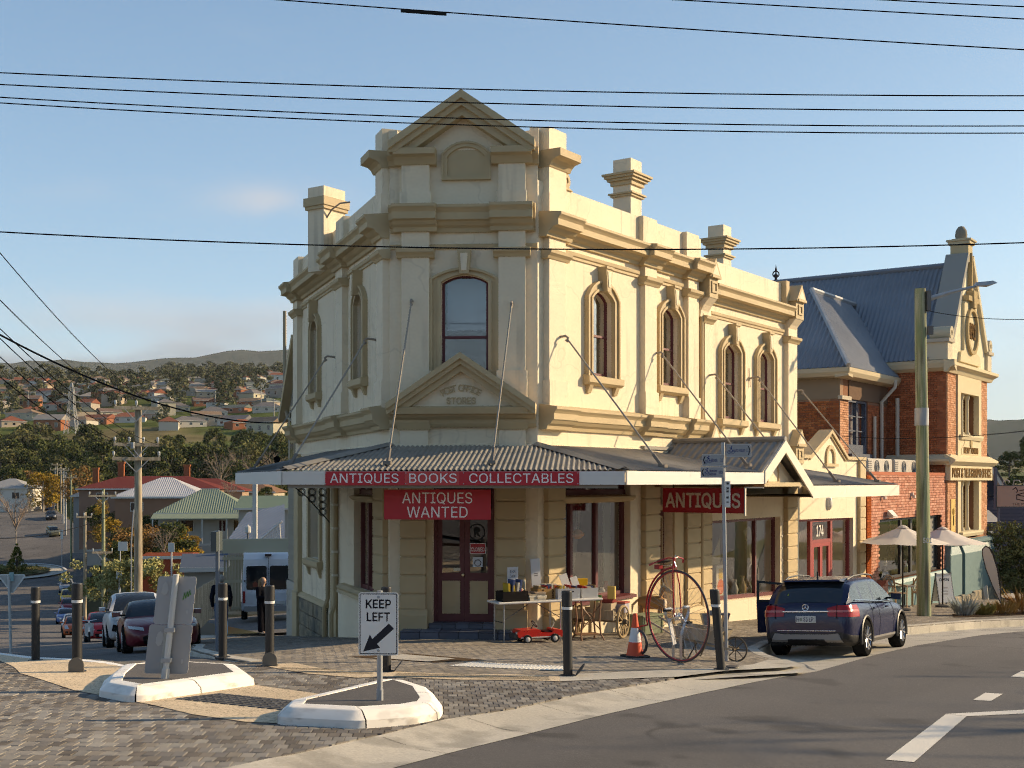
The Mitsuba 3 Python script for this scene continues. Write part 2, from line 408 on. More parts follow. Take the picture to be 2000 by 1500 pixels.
# polygons on the ground -------------------------------------------------
asph_edge = [(-1.11, 10.12), (-.48, 11.26), (.11, 12.24), (1.11, 13.96), (2.42, 16.0), (3.56, 17.7), (4.92, 19.53), (6.86, 22.9), (8.51, 25.5), (11.38, 29.33), (12.9, 30.9), (17, 34.6), (26, 43), (40, 57), (70, 90)]
gut_in = [(-2.28, 9.66), (-1.85, 10.46), (-1.25, 11.57), (-.70, 12.61), (0, 13.6), (.88, 15.13), (2.37, 17.26), (3.24, 18.29), (4.28, 19.0)]
rkerb = [(4.56, 20.41), (4.50, 21.4), (4.60, 22.6), (5.2, 24.3), (6.99, 27.58), (10.32, 30.94), (12.8, 33.67), (17.3, 37.4), (27, 46.5), (41, 60.5)]
road_off = lambda x, y: -.10 + 0 * x
def par(line, d):
 return list(sg.LineString(line).parallel_offset(abs(d), 'left' if d > 0 else 'right').coords) if d else line
main_road = sg.Polygon(asph_edge + [(75, 60), (60, -6), (-40, -6), (-8, 2), (-3.0, 6.6)])
put(drape(main_road, .8, -.098), 'asphalt', 'main_road', smooth=True, kind='structure', label='grey asphalt of the main road')
# parking bay of small cobbles next to the right kerb
bay = sg.Polygon([(4.92, 19.53), (6.86, 22.9), (8.51, 25.5), (11.38, 29.33), (12.9, 30.9), (17, 34.6), (26, 43), (40, 57)] + rkerb[::-1])
bay_in = sg.LineString(rkerb)
bay_off = np.vectorize(lambda x, y: -.102 - .11 * max(0, 1 - bay_in.distance(sg.Point(x, y)) / 2.2))
put(drape(bay, .5, bay_off), 'concrete', 'parking_bay', smooth=True, kind='structure', label='cobbled parking bay along the kerb under the car')
# concrete gutter (dished) along the crossing
gutter = sg.Polygon([(-1.75, 9.0)] + asph_edge[:7] + [(4.86, 20.2), (4.56, 20.41), (4.35, 19.3)] + gut_in[::-1] + [(-2.85, 8.7)])
ga = sg.LineString(asph_edge[:7])
_goff = np.vectorize(lambda x, y: -.094 + .092 * min(1, max(0, (ga.distance(sg.Point(x, y)) - .35) / .55)))
put(drape(gutter, .25, _goff), 'concrete', 'gutter', smooth=True, kind='structure', label='pale dished concrete gutter between pavers and asphalt')
gk = 'gutter'
for (x, y, a, l) in [(.42, 14.05, -.6, .95), (1.32, 15.6, -.6, .95), (2.1, 16.75, -.6, .8), (-.35, 12.75, -.6, 1.0), (-1.1, 11.4, -.6, 1.05)]:
 q = np.array([math.cos(a), math.sin(a)]); nq = np.array([-q[1], q[0]]) * .0045
 pp = np.array([x, y]) - q * .15
 seg = sg.Polygon([pp - nq, pp + q * l - nq, pp + q * l + nq, pp + nq])
 put(drape(seg, .04, lambda x_, y_: _goff(x_, y_) + .004), 'matte', 'joint', gk, color=(.10, .09, .075))
# side street -----------------------------------------------------------
side = sg.Polygon(lk + lk2[::-1])
side_off = lambda x, y: -.015 - .115 * np.clip((y - 18.0) / 4, 0, 1)
put(drape(side, 1.6, side_off), 'asphalt', 'side_street', smooth=True, kind='structure', label='asphalt side street dropping into the valley')
# ---------------------------------------------------------------- the corner shop
SHOP = thing('corner_shop', 'cream two storey corner shop with ochre mouldings, parapet and pediments', 'building')
OCH = (.40, .30, .155)
def arch_pts(u0, u1, z0, zs, rise, n=10):
 w = (u1 - u0) / 2; R = (w * w + rise * rise) / (2 * rise); c = zs + rise - R
 a0 = math.asin(w / R)
 a = np.linspace(a0, -a0, n)
 return [(u0, z0), (u1, z0)] + [(u0 + w + R * math.sin(t), c + R * math.cos(t)) for t in a]
def wall(fr, u0, u1, z0, z1, holes, th=.3, top=None):
 p = sg.Polygon(top if top else [(u0, z0), (u1, z0), (u1, z1), (u0, z1)])
 for h in holes:
  p = p.difference(sg.Polygon(h))
 return fr(slab(p, -th, 0))
def sash(fr, parent, u0, u1, z0, zs, rise, d=-.11, curtain=True, dark=(.02, .02, .022)):
 w = put(fr(slab(sg.Polygon(arch_pts(u0, u1, z0, zs, rise)).difference(sg.Polygon(arch_pts(u0 + .055, u1 - .055, z0 + .10, zs, rise - .03))), d - .05, d)), 'satin', 'window', parent, color=WIN)
 zm = z0 + (zs + rise - z0) * .47
 put(fr.box(u0 + .05, u1 - .05, d - .045, d + .012, zm, zm + .05), 'satin', 'rail', w, color=WIN)
 put(fr(slab(sg.Polygon(arch_pts(u0 + .05, u1 - .05, z0 + .08, zs, rise - .02)), d - .034, d - .03)), 'pane', 'pane', w)
 if curtain:
  n = 14
  uu = np.linspace(u0 + .07, u0 + (u1 - u0) * .74, n)
  dd = d - .16 + .02 * np.sin(np.arange(n) * 2.1)
  V = np.concatenate([np.stack([uu, dd, uu * 0 + z0 + .1], 1), np.stack([uu, dd, uu * 0 + zs + rise], 1)])
  i = np.arange(n - 1)
  put(fr(M(V, np.stack([i, i + 1, i + n + 1, i + n], 1))), 'matte', 'curtain', w, color=(.50, .55, .60))
 return w
def upper_window(fr, ua, ub, z0, ztop, wo, key_dark=False):
 """architrave between ua and ub, opening inset by wo"""
 u0, u1, rise = ua + wo, ub - wo, .20
 zs = ztop - rise
 out = sg.Polygon(arch_pts(ua, ub, z0, zs + .02, rise + wo * .9))
 inn = sg.Polygon(arch_pts(u0, u1, z0, zs, rise))
 a = put(fr(slab(out.difference(inn), -.02, .07)), 'ochre', 'architrave', SHOP)
 o2 = sg.Polygon(arch_pts(ua + .0, ub - .0, z0, zs + .02, rise + wo * .9)); i2 = sg.Polygon(arch_pts(ua + .055, ub - .055, z0 - .01, zs + .015, rise + wo * .9 - .05))
 put(fr(slab(o2.difference(i2), .072, .115)), 'ochre', 'bead', a)
 o3 = sg.Polygon(arch_pts(u0 - .06, u1 + .06, z0, zs + .01, rise + .05))
 put(fr(slab(o3.difference(inn), .072, .098)), 'ochre', 'bead', a)
 um = (ua + ub) / 2
 zk = ztop + .50
 kp = [(um - .075, ztop - .03), (um + .075, ztop - .03), (um + .135, zk), (um - .135, zk)]
 kk = put(fr(slab(sg.Polygon(kp), .0, .22)), 'ochre', 'keystone', SHOP)
 put(fr(slab(sg.Polygon([(um - .105, zk - .42), (um + .105, zk - .42), (um + .16, zk), (um - .16, zk)]).intersection(sg.box(um - .2, zk - .05, um + .2, zk)), .22, .25)), 'ochre', 'cap', kk)
 put(fr(slab(sg.Polygon([(um - .04, ztop + .06), (um + .04, ztop + .06), (um + .075, zk - .1), (um - .075, zk - .1)]), .221, .235)), 'cream', 'panel', kk)
 s = put(fr(prism([(0, z0 - .19), (.1, z0 - .19), (.17, z0 - .14), (.17, z0 - .01), (0, z0 + .03)], ua - .06, ub + .06)), 'ochre', 'sill', SHOP)
 for c in (ua + .12, ub - .12):
  put(fr(prism([(0, z0 - .37), (.05, z0 - .36), (.12, z0 - .19), (0, z0 - .19)], c - .07, c + .07)), 'ochre', 'bracket', s)
 sash(fr, SHOP, u0, u1, z0, zs, rise, curtain=not key_dark)
 return arch_pts(u0, u1, z0, zs, rise)
def corn_prof(zt, dep, e=0.0, h=.44):
 k = h / .44
 return [(0, zt + .07), (dep + e, zt), (dep + e, zt - .05 * k), (dep + e - .04, zt - .09 * k), (dep + e - .07, zt - .13 * k), (dep + e - .07, zt - .25 * k), (.20 + e, zt - .27 * k), (.15 + e, zt - .33 * k), (.08 + e, zt - .37 * k), (.06 + e, zt - .44 * k), (0, zt - .44 * k)]
def cornice(fr, u0, u1, zt, dep, ress=(), h=.44, e=.13, name='cornice'):
 cuts = [u0] + [x for r in ress for x in r] + [u1]
 ms = []
 for i in range(len(cuts) - 1):
  a, b = max(cuts[i], u0), min(cuts[i + 1], u1)
  if b - a > .01:
   inr = any(abs(a - r[0]) < 1e-6 or (r[0] <= a + 1e-6 and b <= r[1] + 1e-6) for r in ress)
   pf = corn_prof(zt + (.003 if inr else 0), dep, e if inr else 0, h)
   ms.append(fr(prism(pf, a, b)))
 return put(cat(ms), 'ochre', name, SHOP)
def rust_pier(fr, u0, u1, zb, zt, d=.12, back=-.05):
 """rusticated pier: blocks one by one"""
 p = put(fr.box(u0 + .03, u1 - .03, back, d - .035, zb, zt), 'ochre', 'pier', SHOP)
 put(fr(prism([(back, zb - .8), (d + .07, zb - .8), (d + .07, zb + .22), (d + .03, zb + .30), (d, zb + .34), (back, zb + .34)], u0 - .04, u1 + .04)), 'ochre', 'plinth', p)
 z = zt
 while z - .37 > zb + .30:
  put(fr(cbox(u0, u1, back + .01, d, z - .345, z, .014)), 'ochre', 'block', p)
  z -= .37
 put(fr(cbox(u0, u1, back + .01, d, zb + .34, z, .014)), 'ochre', 'block', p)
 return p
def pilaster(fr, u0, u1, z0, z1, zc, d=.14):
 p = put(fr.box(u0, u1, -.02, d, z0, z1), 'cream', 'pilaster', SHOP)
 put(fr.box(u0 - .035, u1 + .035, -.02, d + .035, z0, z0 + .55), 'cream', 'base', p)
 put(fr(prism([(0, zc - .17), (d + .02, zc - .17), (d + .05, zc - .12), (d + .11, zc - .07), (d + .12, zc), (0, zc + .03)], u0 - .10, u1 + .10)), 'ochre', 'capital', p)
 return p
def console(fr, u0, u1, zap, h=1.4):
 """gabled console block"""
 um = (u0 + u1) / 2
 c = put(fr(slab(sg.Polygon([(u0 + .05, zap - .95), (u1 - .05, zap - .95), (u1 - .05, zap - .45), (u0 + .05, zap - .45)]), 0, .36)), 'ochre', 'console', SHOP)
 put(fr(slab(sg.Polygon([(u0 - .04, zap - .46), (u1 + .04, zap - .46), (um, zap + .02)]), 0, .42)), 'ochre', 'gable', c)
 put(fr(slab(sg.Polygon([(u0 + .10, zap - .39), (u1 - .10, zap - .39), (um, zap - .12)]), .42, .425)), 'cream', 'panel', c)
 put(fr(slab(sg.Polygon([(u0 + .04, zap - .47), (u1 - .04, zap - .47), (u1 - .04, zap - .41), (u0 + .04, zap - .41)]), .361, .45)), 'ochre', 'sill', c)
 q = sg.box(um - .15, zap - .83, um + .15, zap - .55)
 put(fr(slab(q.difference(q.buffer(-.05)), .361, .39)), 'ochre', 'frame', c)
 pr_ = [(0, zap - 1.0), (.34, zap - 1.0), (.36, zap - .95), (0, zap - .95)]
 put(fr(prism([(0, zap - h), (.10, zap - h), (.12, zap - h + .15), (.20, zap - 1.12), (.34, zap - .96), (.34, zap - .95), (0, zap - .95)], u0 + .07, u1 - .07)), 'cream', 'scroll', c)
 return c
# --- right (sunlit) facade
PR = [(.21, .82), (4.15, 4.70), (6.30, 6.85)]
hR = [upper_window(FR, 1.76, 3.10, 5.20, 7.05, .22), upper_window(FR, 4.89, 6.20, 5.20, 7.05, .21)]
hR2 = [upper_window(FR, 8.21, 9.67, 4.56, 6.52, .235), upper_window(FR, 10.42, 11.81, 4.56, 6.52, .225)]
hS1 = [(.9, .45), (3.72, .45), (3.72, 2.96), (.9, 2.96)]
hD = [(4.97, -.36), (5.72, -.36), (5.72, 2.96), (4.97, 2.96)]
hS2 = [(7.75, -.05), (12.25, -.22), (12.25, 1.98), (7.75, 1.98)]
put(wall(FR, 0, 7.25, -1.2, 8.95, hR + [hS1, hD]), 'cream', 'wall', SHOP)
put(wall(FR, 7.25, 13.49, -1.6, 8.53, hR2 + [hS2]), 'cream', 'wall', SHOP)
for a, b in PR:
 pilaster(FR, a, b, 4.45, 7.9, 7.58)
pilaster(FR, 7.27, 7.62, 4.0, 7.5, 7.05, .1)
pilaster(FR, 12.50, 13.14, 3.4, 7.5, 7.05, .14)
cornice(FR, .04, 7.0, 8.27, .40, [(.04, .98), (4.0, 4.86), (6.14, 6.98)])
cornice(FR, 7.45, 12.5, 7.86, .40)
cornice(FR, .04, 7.05, 4.45, .30, [(.04, .95), (4.02, 4.84), (6.17, 6.98)], name='string_course')
for (u0, u1, z) in [(.93, 4.03, 7.60), (4.82, 6.18, 7.60), (7.72, 12.4, 7.13)]:
 put(FR(prism([(0, z - .04), (.035, z - .04), (.035, z + .01), (.065, z + .03), (.075, z + .1), (0, z + .11)], u0, u1)), 'ochre', 'moulding', SHOP)
put(FR(prism([(0, 3.64), (.05, 3.64), (.06, 3.70), (0, 3.73)], .03, 7.2)), 'cream', 'moulding', SHOP)
for a, b in PR[1:]:
 put(FR.box(a - .05, b + .05, -.4, .12, 8.28, 8.96), 'cream', 'parapet_block', SHOP)
console(FR, 6.95, 7.52, 8.42)
console(FR, 12.46, 13.14, 8.50)
console(FR, 6.95, 7.52, 4.40, .6)
console(FR, 12.46, 13.14, 4.42)
put(FR.box(12.3, 12.52, -.3, .16, 7.86, 8.6), 'ochre', 'parapet_block', SHOP)
put(FR(tube([(7.16, .07, 7.1), (7.16, .07, -.4)], .05, 8)), 'ochre', 'downpipe', SHOP, smooth=40)
def corner_pier(fr, u0, u1, ex):
 p = put(fr.box(u0, u1, -.55, .14, 8.28, 10.03), 'cream', 'corner_pier', SHOP)
 put(fr.box(u0 - .04, u1 + .04, -.5, .175, 8.28, 8.72), 'cream', 'base', p)
 put(fr(prism([(-.6, 9.24), (.16, 9.24), (.2, 9.32), (.27, 9.38), (.42, 9.42), (.42, 9.57), (-.6, 9.60)], u0 - .12 if ex < 0 else u0 - .02, u1 + .12)), 'ochre', 'cap', p)
 s = put(fr(slab(sg.Point(u1 + .13, 9.12).buffer(.17), -.22, .05)), 'ochre', 'scroll', p)
 put(fr(slab(sg.Point(u1 + .13, 9.12).buffer(.10).difference(sg.Point(u1 + .13, 9.12).buffer(.06)), .052, .075)), 'ochre', 'bead', s)
 put(fr(slab(sg.Polygon([(u1, 8.95), (u1 + .42, 8.95), (u1 + .2, 9.02), (u1 + .05, 9.4), (u1, 9.4)]), -.2, .04)), 'ochre', 'volute', p)
corner_pier(FR, .2, .84, 1)
corner_pier(FL, .06, .6, 1)
# --- left (shaded) facade
PL = [(.03, .52), (3.61, 4.29), (8.96, 9.55)]
hL = [upper_window(FL, 1.80, 2.91, 5.20, 7.05, .19, True), upper_window(FL, 6.48, 7.62, 5.20, 7.05, .19, True)]
hLs = [(1.25, .6), (3.05, .6), (3.05, 2.96), (1.25, 2.96)]
hLw = [(6.6, 1.0), (7.85, 1.0), (7.85, 2.9), (6.6, 2.9)]
put(wall(FL, 0, 9.9, -2.2, 8.95, hL + [hLs, hLw]), 'cream', 'wall', SHOP)
for a, b in PL:
 pilaster(FL, a, b, 4.45, 7.9, 7.58)
cornice(FL, .0, 9.6, 8.27, .40, [(.0, .7), (3.45, 4.44), (8.82, 9.6)])
cornice(FL, .0, 9.6, 4.45, .30, [(.0, .7), (3.48, 4.42), (8.84, 9.6)], name='string_course')
for (u0, u1) in [(.62, 3.5), (4.4, 8.85)]:
 put(FL(prism([(0, 7.56), (.035, 7.56), (.035, 7.61), (.065, 7.63), (.075, 7.7), (0, 7.71)], u0, u1)), 'ochre', 'moulding', SHOP)
 put(FL(prism([(0, 3.64), (.05, 3.64), (.06, 3.70), (0, 3.73)], u0, u1)), 'cream', 'moulding', SHOP)
for a, b in PL[1:]:
 put(FL.box(a - .05, b + .05, -.4, .12, 8.28, 9.0), 'cream', 'parapet_block', SHOP)
# side window with a boarded panel
o = sg.Polygon([(6.4, .95), (8.05, .95), (8.05, 3.1), (6.4, 3.1)]).difference(sg.Polygon(hLw))
w = put(FL(slab(o, 0, .07)), 'ochre', 'window', SHOP)
put(FL.box(6.6, 7.85, -.24, -.2, 1.0, 2.9), 'satin', 'board', w, color=(.17, .13, .085))
s = put(FL(prism([(0, .78), (.12, .78), (.16, .84), (.16, .96), (0, .99)], 6.3, 8.15)), 'ochre', 'sill', w)
for c in (6.55, 7.9):
 put(FL(prism([(0, .55), (.04, .55), (.11, .78), (0, .78)], c - .07, c + .07)), 'ochre', 'bracket', w)
# stone base, course by course
sb = put(FL.box(5.72, 9.0, .0, .055, -2.2, -.1), 'stone', 'stone_base', SHOP)
put(FL(prism([(0, -.1), (.13, -.1), (.10, -.02), (0, .02)], 5.62, 9.0)), 'ochre', 'capping', sb)
for r in range(4):
 z1 = -.12 - r * .36; u = 5.74
 while u < 8.95:
  w_ = min(.38 + .4 * rng.random(), 8.98 - u)
  put(FL(cbox(u + .008, u + w_ - .008, .05, .085 + .03 * rng.random(), z1 - .345, z1 - .01, .016)), 'stone', 'stone', sb)
  u += w_
put(FL.box(8.95, 9.6, -.1, .16, -2.3, .0), 'ochre', 'plinth', SHOP)
put(FL.box(8.98, 9.55, -.1, .12, .0, 3.7), 'ochre', 'pier', SHOP)
dp = put(FL(tube([(5.35, .09, 3.6), (5.35, .09, .15), (5.38, .17, -.1), (5.38, .17, -1.6)], .055, 8)), 'ochre', 'downpipe', SHOP, smooth=40)
dp = put(FL(tube([(4.55, .09, 3.6), (4.55, .09, .1), (4.55, .18, -.15), (4.55, .18, -1.4)], .055, 8)), 'ochre', 'downpipe', SHOP, smooth=40)
for z in np.arange(.75, 3.3, .55):
 put(FL.box(4.46, 4.64, .03, .155, z, z + .05), 'matte', 'clip', dp, color=(.6, .56, .46))
put(FL.box(4.62, 5.25, -.05, .05, -1.8, 3.6), 'ochre', 'pier', SHOP)
put(FL.box(1.1, 4.2, .003, .10, -1.2, .45), 'cream', 'stall_riser', SHOP)
put(FL(prism([(0, .44), (.2, .44), (.16, .5), (.2, .56), (.12, .62), (0, .64)], 1.1, 4.0)), 'ochre', 'sill', SHOP)
def shopfront(fr, u0, u1, z0, z1, muls, tr_=None, d=-.16, zslope=None):
 k = put(fr(slab(sg.Polygon([(u0, z0), (u1, z0 if zslope is None else zslope), (u1, z1), (u0, z1)]).difference(sg.Polygon([(u0 + .08, z0 + .1), (u1 - .08, (z0 if zslope is None else zslope) + .1), (u1 - .08, z1 - .08), (u0 + .08, z1 - .08)])), d - .09, d)), 'satin', 'shop_window', SHOP, color=WIN)
 for m in muls:
  put(fr.box(m - .045, m + .045, d - .085, d + .01, z0 + (.02 if zslope is None else -.1), z1 - .02), 'satin', 'mullion', k, color=WIN)
 ed = [u0 + .06] + list(muls) + [u1 - .06]
 for a, b in zip(ed[:-1], ed[1:]):
  put(fr(slab(sg.Polygon([(a, z0 + .07 + (0 if zslope is None else (zslope - z0) * (a - u0) / (u1 - u0))), (b, z0 + .07 + (0 if zslope is None else (zslope - z0) * (b - u0) / (u1 - u0))), (b, z1 - .06), (a, z1 - .06)]), d - .05, d - .045)), 'pane', 'pane', k)
 if tr_:
  put(fr.box(u0, u1, d - .1, d + .03, tr_ - .11, tr_ + .08), 'satin', 'transom', k, color=WIN)
  put(fr(prism([(d, tr_ - .2), (d + .12, tr_ - .2), (d + .24, tr_ - .1), (d + .24, tr_ - .07), (d, tr_ - .03)], u0 - .0, u1 + .12)), 'ochre', 'ledge', k)
 return k
shopfront(FR, .9, 3.72, .45, 2.96, (1.5, 2.52), 2.72)
shopfront(FR, 7.75, 12.25, -.05, 1.98, (8.15, 10.9), None, zslope=-.22)
shopfront(FL, 1.25, 3.05, .6, 2.96, (2.35,), 2.72)
rust_pier(FR, .22, .86, -.05, 3.32)
rust_pier(FR, 4.2, 4.89, -.32, 3.32, .14)
rust_pier(FR, 6.26, 6.98, -.4, 3.32, .14)
rust_pier(FR, 7.14, 7.66, -.45, 3.0, .12)
rust_pier(FR, 12.47, 13.2, -.7, 3.32, .14)
rust_pier(FL, .12, .92, -.2, 3.32)
put(FR(slab(sg.Polygon([(7.7, -1.5), (12.4, -1.6), (12.4, -.23), (7.7, -.06)]), .0, .05)), 'cream', 'stall_riser', SHOP)
put(FR.box(.9, 3.8, .0, .05, -.6, .42), 'cream', 'stall_riser', SHOP)
put(FR(prism([(-.1, .40), (.12, .40), (.12, .46), (-.1, .49)], .88, 3.8)), 'satin', 'sill', SHOP, color=WIN)
# residential door on the sunny side
d1 = put(FR.box(4.97, 5.72, -.3, -.22, -.36, 2.3), 'satin', 'door', SHOP, color=WIN)
for (a, b, c, e) in [(5.06, 5.3, .9, 2.15), (5.4, 5.63, .9, 2.15), (5.06, 5.3, -.2, .7), (5.4, 5.63, -.2, .7)]:
 q = sg.box(a, c, b, e)
 put(FR(slab(q.difference(q.buffer(-.04)), -.22, -.2)), 'satin', 'panel', d1, color=(.42, .33, .18))
put(FR.box(4.97, 5.72, -.26, -.255, 2.4, 2.9), 'pane', 'fanlight', d1)
put(FR.box(4.97, 5.72, -.28, -.2, 2.29, 2.41), 'ochre', 'transom', d1)
put(FR.box(5.74, 6.2, -.05, .06, -.4, 3.3), 'ochre', 'pier', SHOP)
# red frame fittings of the second window
for i, z in enumerate(np.arange(.1, 2.0, .33)):
 put(FR(tr(lathe([(0, .03), (.025, .02), (.03, 0)], 8), Tm(12.33, 0.0, z) @ Rx(-math.pi / 2))), 'gloss', 'knob', SHOP, color=(.7, .66, .6))
# --- corner (entrance) face
hC = [arch_pts(1.04, 1.98, 4.7, 6.93, .15)]
hCd = [(.86, .15), (2.10, .15), (2.10, 3.0), (.86, 3.0)]
blind = arch_pts(1.16, 1.92, 9.04, 9.42, .20)
top = [(0, -1.2), (2.957, -1.2), (2.957, 9.6), (2.85, 9.6), (1.48, 10.5), (.11, 9.6), (0, 9.6)]
put(wall(FC, 0, 2.957, 0, 0, hC + [hCd], top=top), 'cream', 'wall', SHOP)
for a, b in [(.26, .81), (2.19, 2.72)]:
 pilaster(FC, a, b, 4.62, 7.95, 7.58)
 p = put(FC.box(a, b, -.02, .14, 8.42, 9.32), 'cream', 'pilaster', SHOP)
 put(FC.box(a - .03, b + .03, -.02, .175, 8.42, 8.72), 'cream', 'base', p)
 put(FC(prism([(0, 9.25), (.17, 9.25), (.22, 9.33), (.26, 9.38), (.36, 9.42), (.36, 9.54), (0, 9.58)], a - .14, b + .14)), 'ochre', 'capital', p)
for a, b in [(-.02, .16), (2.80, 2.98)]:
 put(FC(prism([(-.3, 9.25), (.08, 9.25), (.12, 9.33), (.24, 9.42), (.24, 9.54), (-.3, 9.58)], a, b)), 'ochre', 'cap', SHOP)
 put(FC.box(a, b, -.5, .02, 9.55, 9.98), 'cream', 'parapet_block', SHOP)
cornice(FC, .02, 2.92, 8.42, .34, [(.10, .97), (2.03, 2.88)], h=.50)
put(FC(prism([(0, 7.96), (.05, 7.96), (.09, 8.06), (0, 8.06)], .82, 2.18)), 'ochre', 'moulding', SHOP)
put(FC(prism([(0, 7.60), (.05, 7.60), (.07, 7.68), (0, 7.70)], .0, 2.95)), 'ochre', 'moulding', SHOP)
put(FC(prism([(0, 4.05), (.10, 4.05), (.16, 4.12), (.16, 4.20), (.30, 4.26), (.32, 4.42), (0, 4.46)], .02, 2.93)), 'ochre', 'string_course', SHOP)
for a, b in [(.22, .78), (2.2, 2.72)]:
 put(FC.box(a, b, -.02, .09, 3.55, 4.05), 'cream', 'pilaster', SHOP)
 put(FC(prism([(.05, 4.0), (.13, 4.0), (.2, 4.14), (.2, 4.2), (.05, 4.2)], a - .05, b + .05)), 'ochre', 'moulding', SHOP)
put(FC(prism([(0, 3.64), (.05, 3.64), (.06, 3.70), (0, 3.73)], .03, 2.93)), 'cream', 'moulding', SHOP)
def pediment(ul, ur, zb, za, vt, dep, tz, tname):
 um = (ul + ur) / 2
 zo = [(ul, zb), (um, za), (ur, zb)]
 sl = (za - zb) / (um - ul)
 k = None
 for (v0, v1, d) in [(0, .34, dep), (.34, .62, dep - .07), (.62, 1.0, dep - .16)]:
  a, b = vt * v0, vt * v1
  ring = sg.Polygon([(ul, zb - a * .0), (um, za - a), (ur, zb), (ur - (0 if v1 > .9 else 0), zb - .001)])
  outer = [(ul + (a / sl) * 0, zb - 0), (um, za), (ur, zb)]
  L1 = [(ul, zb - a + (0 if a else 0)), (um, za - a), (ur, zb - a)]
  L2 = [(ur, zb - b), (um, za - b), (ul, zb - b)]
  pg = sg.Polygon(L1 + L2)
  clip = sg.box(ul - 1, zb - .20, ur + 1, za + 1)
  kk = put(FC(slab(pg.intersection(clip), -.05, d)), 'ochre', 'raking_moulding' if k else 'pediment', k or SHOP)
  k = k or kk
 put(FC(slab(sg.Polygon([(ul + .2, zb - .1), (um, za - vt), (ur - .2, zb - .1)]), -.05, tz)), 'cream', tname, k)
 return k
p1 = pediment(.04, 2.92, 9.66, 10.64, .46, .44, .012, 'tympanum')
ring = sg.Polygon(arch_pts(1.05, 2.03, 8.96, 9.48, .25)).difference(sg.Polygon(blind))
bw = put(FC(slab(ring, 0, .06)), 'ochre', 'blind_window', SHOP)
r2 = sg.Polygon(arch_pts(1.05, 2.03, 8.96, 9.48, .25)); put(FC(slab(r2.difference(r2.buffer(-.04)), .061, .085)), 'ochre', 'bead', bw)
put(FC(slab(sg.Polygon(blind), .0, .012)), 'ochre', 'panel', bw)
p2 = pediment(.02, 2.94, 4.50, 5.49, .36, .62, .30, 'tympanum')
put(FC(prism([(0, 4.30), (.45, 4.30), (.5, 4.42), (.3, 4.46), (0, 4.46)], .15, 2.8)), 'ochre', 'moulding', p2)
# raised lettering on the lower pediment
for i, ch in enumerate('POST OFFICE'):
 if ch != ' ':
  a = (i - 5) * .086
  m = tr(uz(text(ch, .125, .03, True)), Tm(1.47 + .62 * math.sin(a * 1.25), .301, 4.20 + .55 * math.cos(a * 1.25)) @ np.array(Ry(a * 1.25)))
  put(FC(m), 'ochre', 'letter', p2)
put(FC(mv(uz(fit_text('STORES', .125, .58, .03, True)), 1.47, .301, 4.50)), 'ochre', 'lettering', p2)
# big arched window above the pediment
o = sg.Polygon(arch_pts(.81, 2.19, 4.7, 7.0, .22)); i_ = sg.Polygon(arch_pts(1.04, 1.98, 4.6, 6.93, .15))
a = put(FC(slab(o.difference(i_), -.02, .06)), 'ochre', 'architrave', SHOP)
put(FC(slab(o.difference(sg.Polygon(arch_pts(.87, 2.13, 4.6, 6.99, .18))), .061, .11)), 'ochre', 'bead', a)
i3 = sg.Polygon(arch_pts(.97, 2.05, 4.6, 6.95, .18)); put(FC(slab(i3.difference(i_), .061, .09)), 'ochre', 'bead', a)
kp = [(1.42, 7.08), (1.60, 7.08), (1.645, 7.56), (1.375, 7.56)]
kk = put(FC(slab(sg.Polygon(kp), 0, .20)), 'ochre', 'keystone', SHOP)
put(FC(slab(sg.Polygon([(1.46, 7.14), (1.56, 7.14), (1.585, 7.48), (1.435, 7.48)]), .201, .215)), 'cream', 'panel', kk)
w = sash(FC, SHOP, 1.04, 1.98, 4.72, 6.93, .15, curtain=False)
put(FC.box(1.09, 1.93, -.6, -.58, 6.05, 7.1), 'matte', 'blind', w, color=(.30, .34, .38))
# piers beside the entrance
rust_pier(FC, .22, .74, .1, 3.32)
rust_pier(FC, 2.14, 2.72, .1, 3.32)
put(FC.box(.74, .86, -.05, .04, -.3, 3.3), 'ochre', 'jamb', SHOP)
put(FC.box(2.10, 2.15, -.05, .04, -.3, 3.3), 'ochre', 'jamb', SHOP)
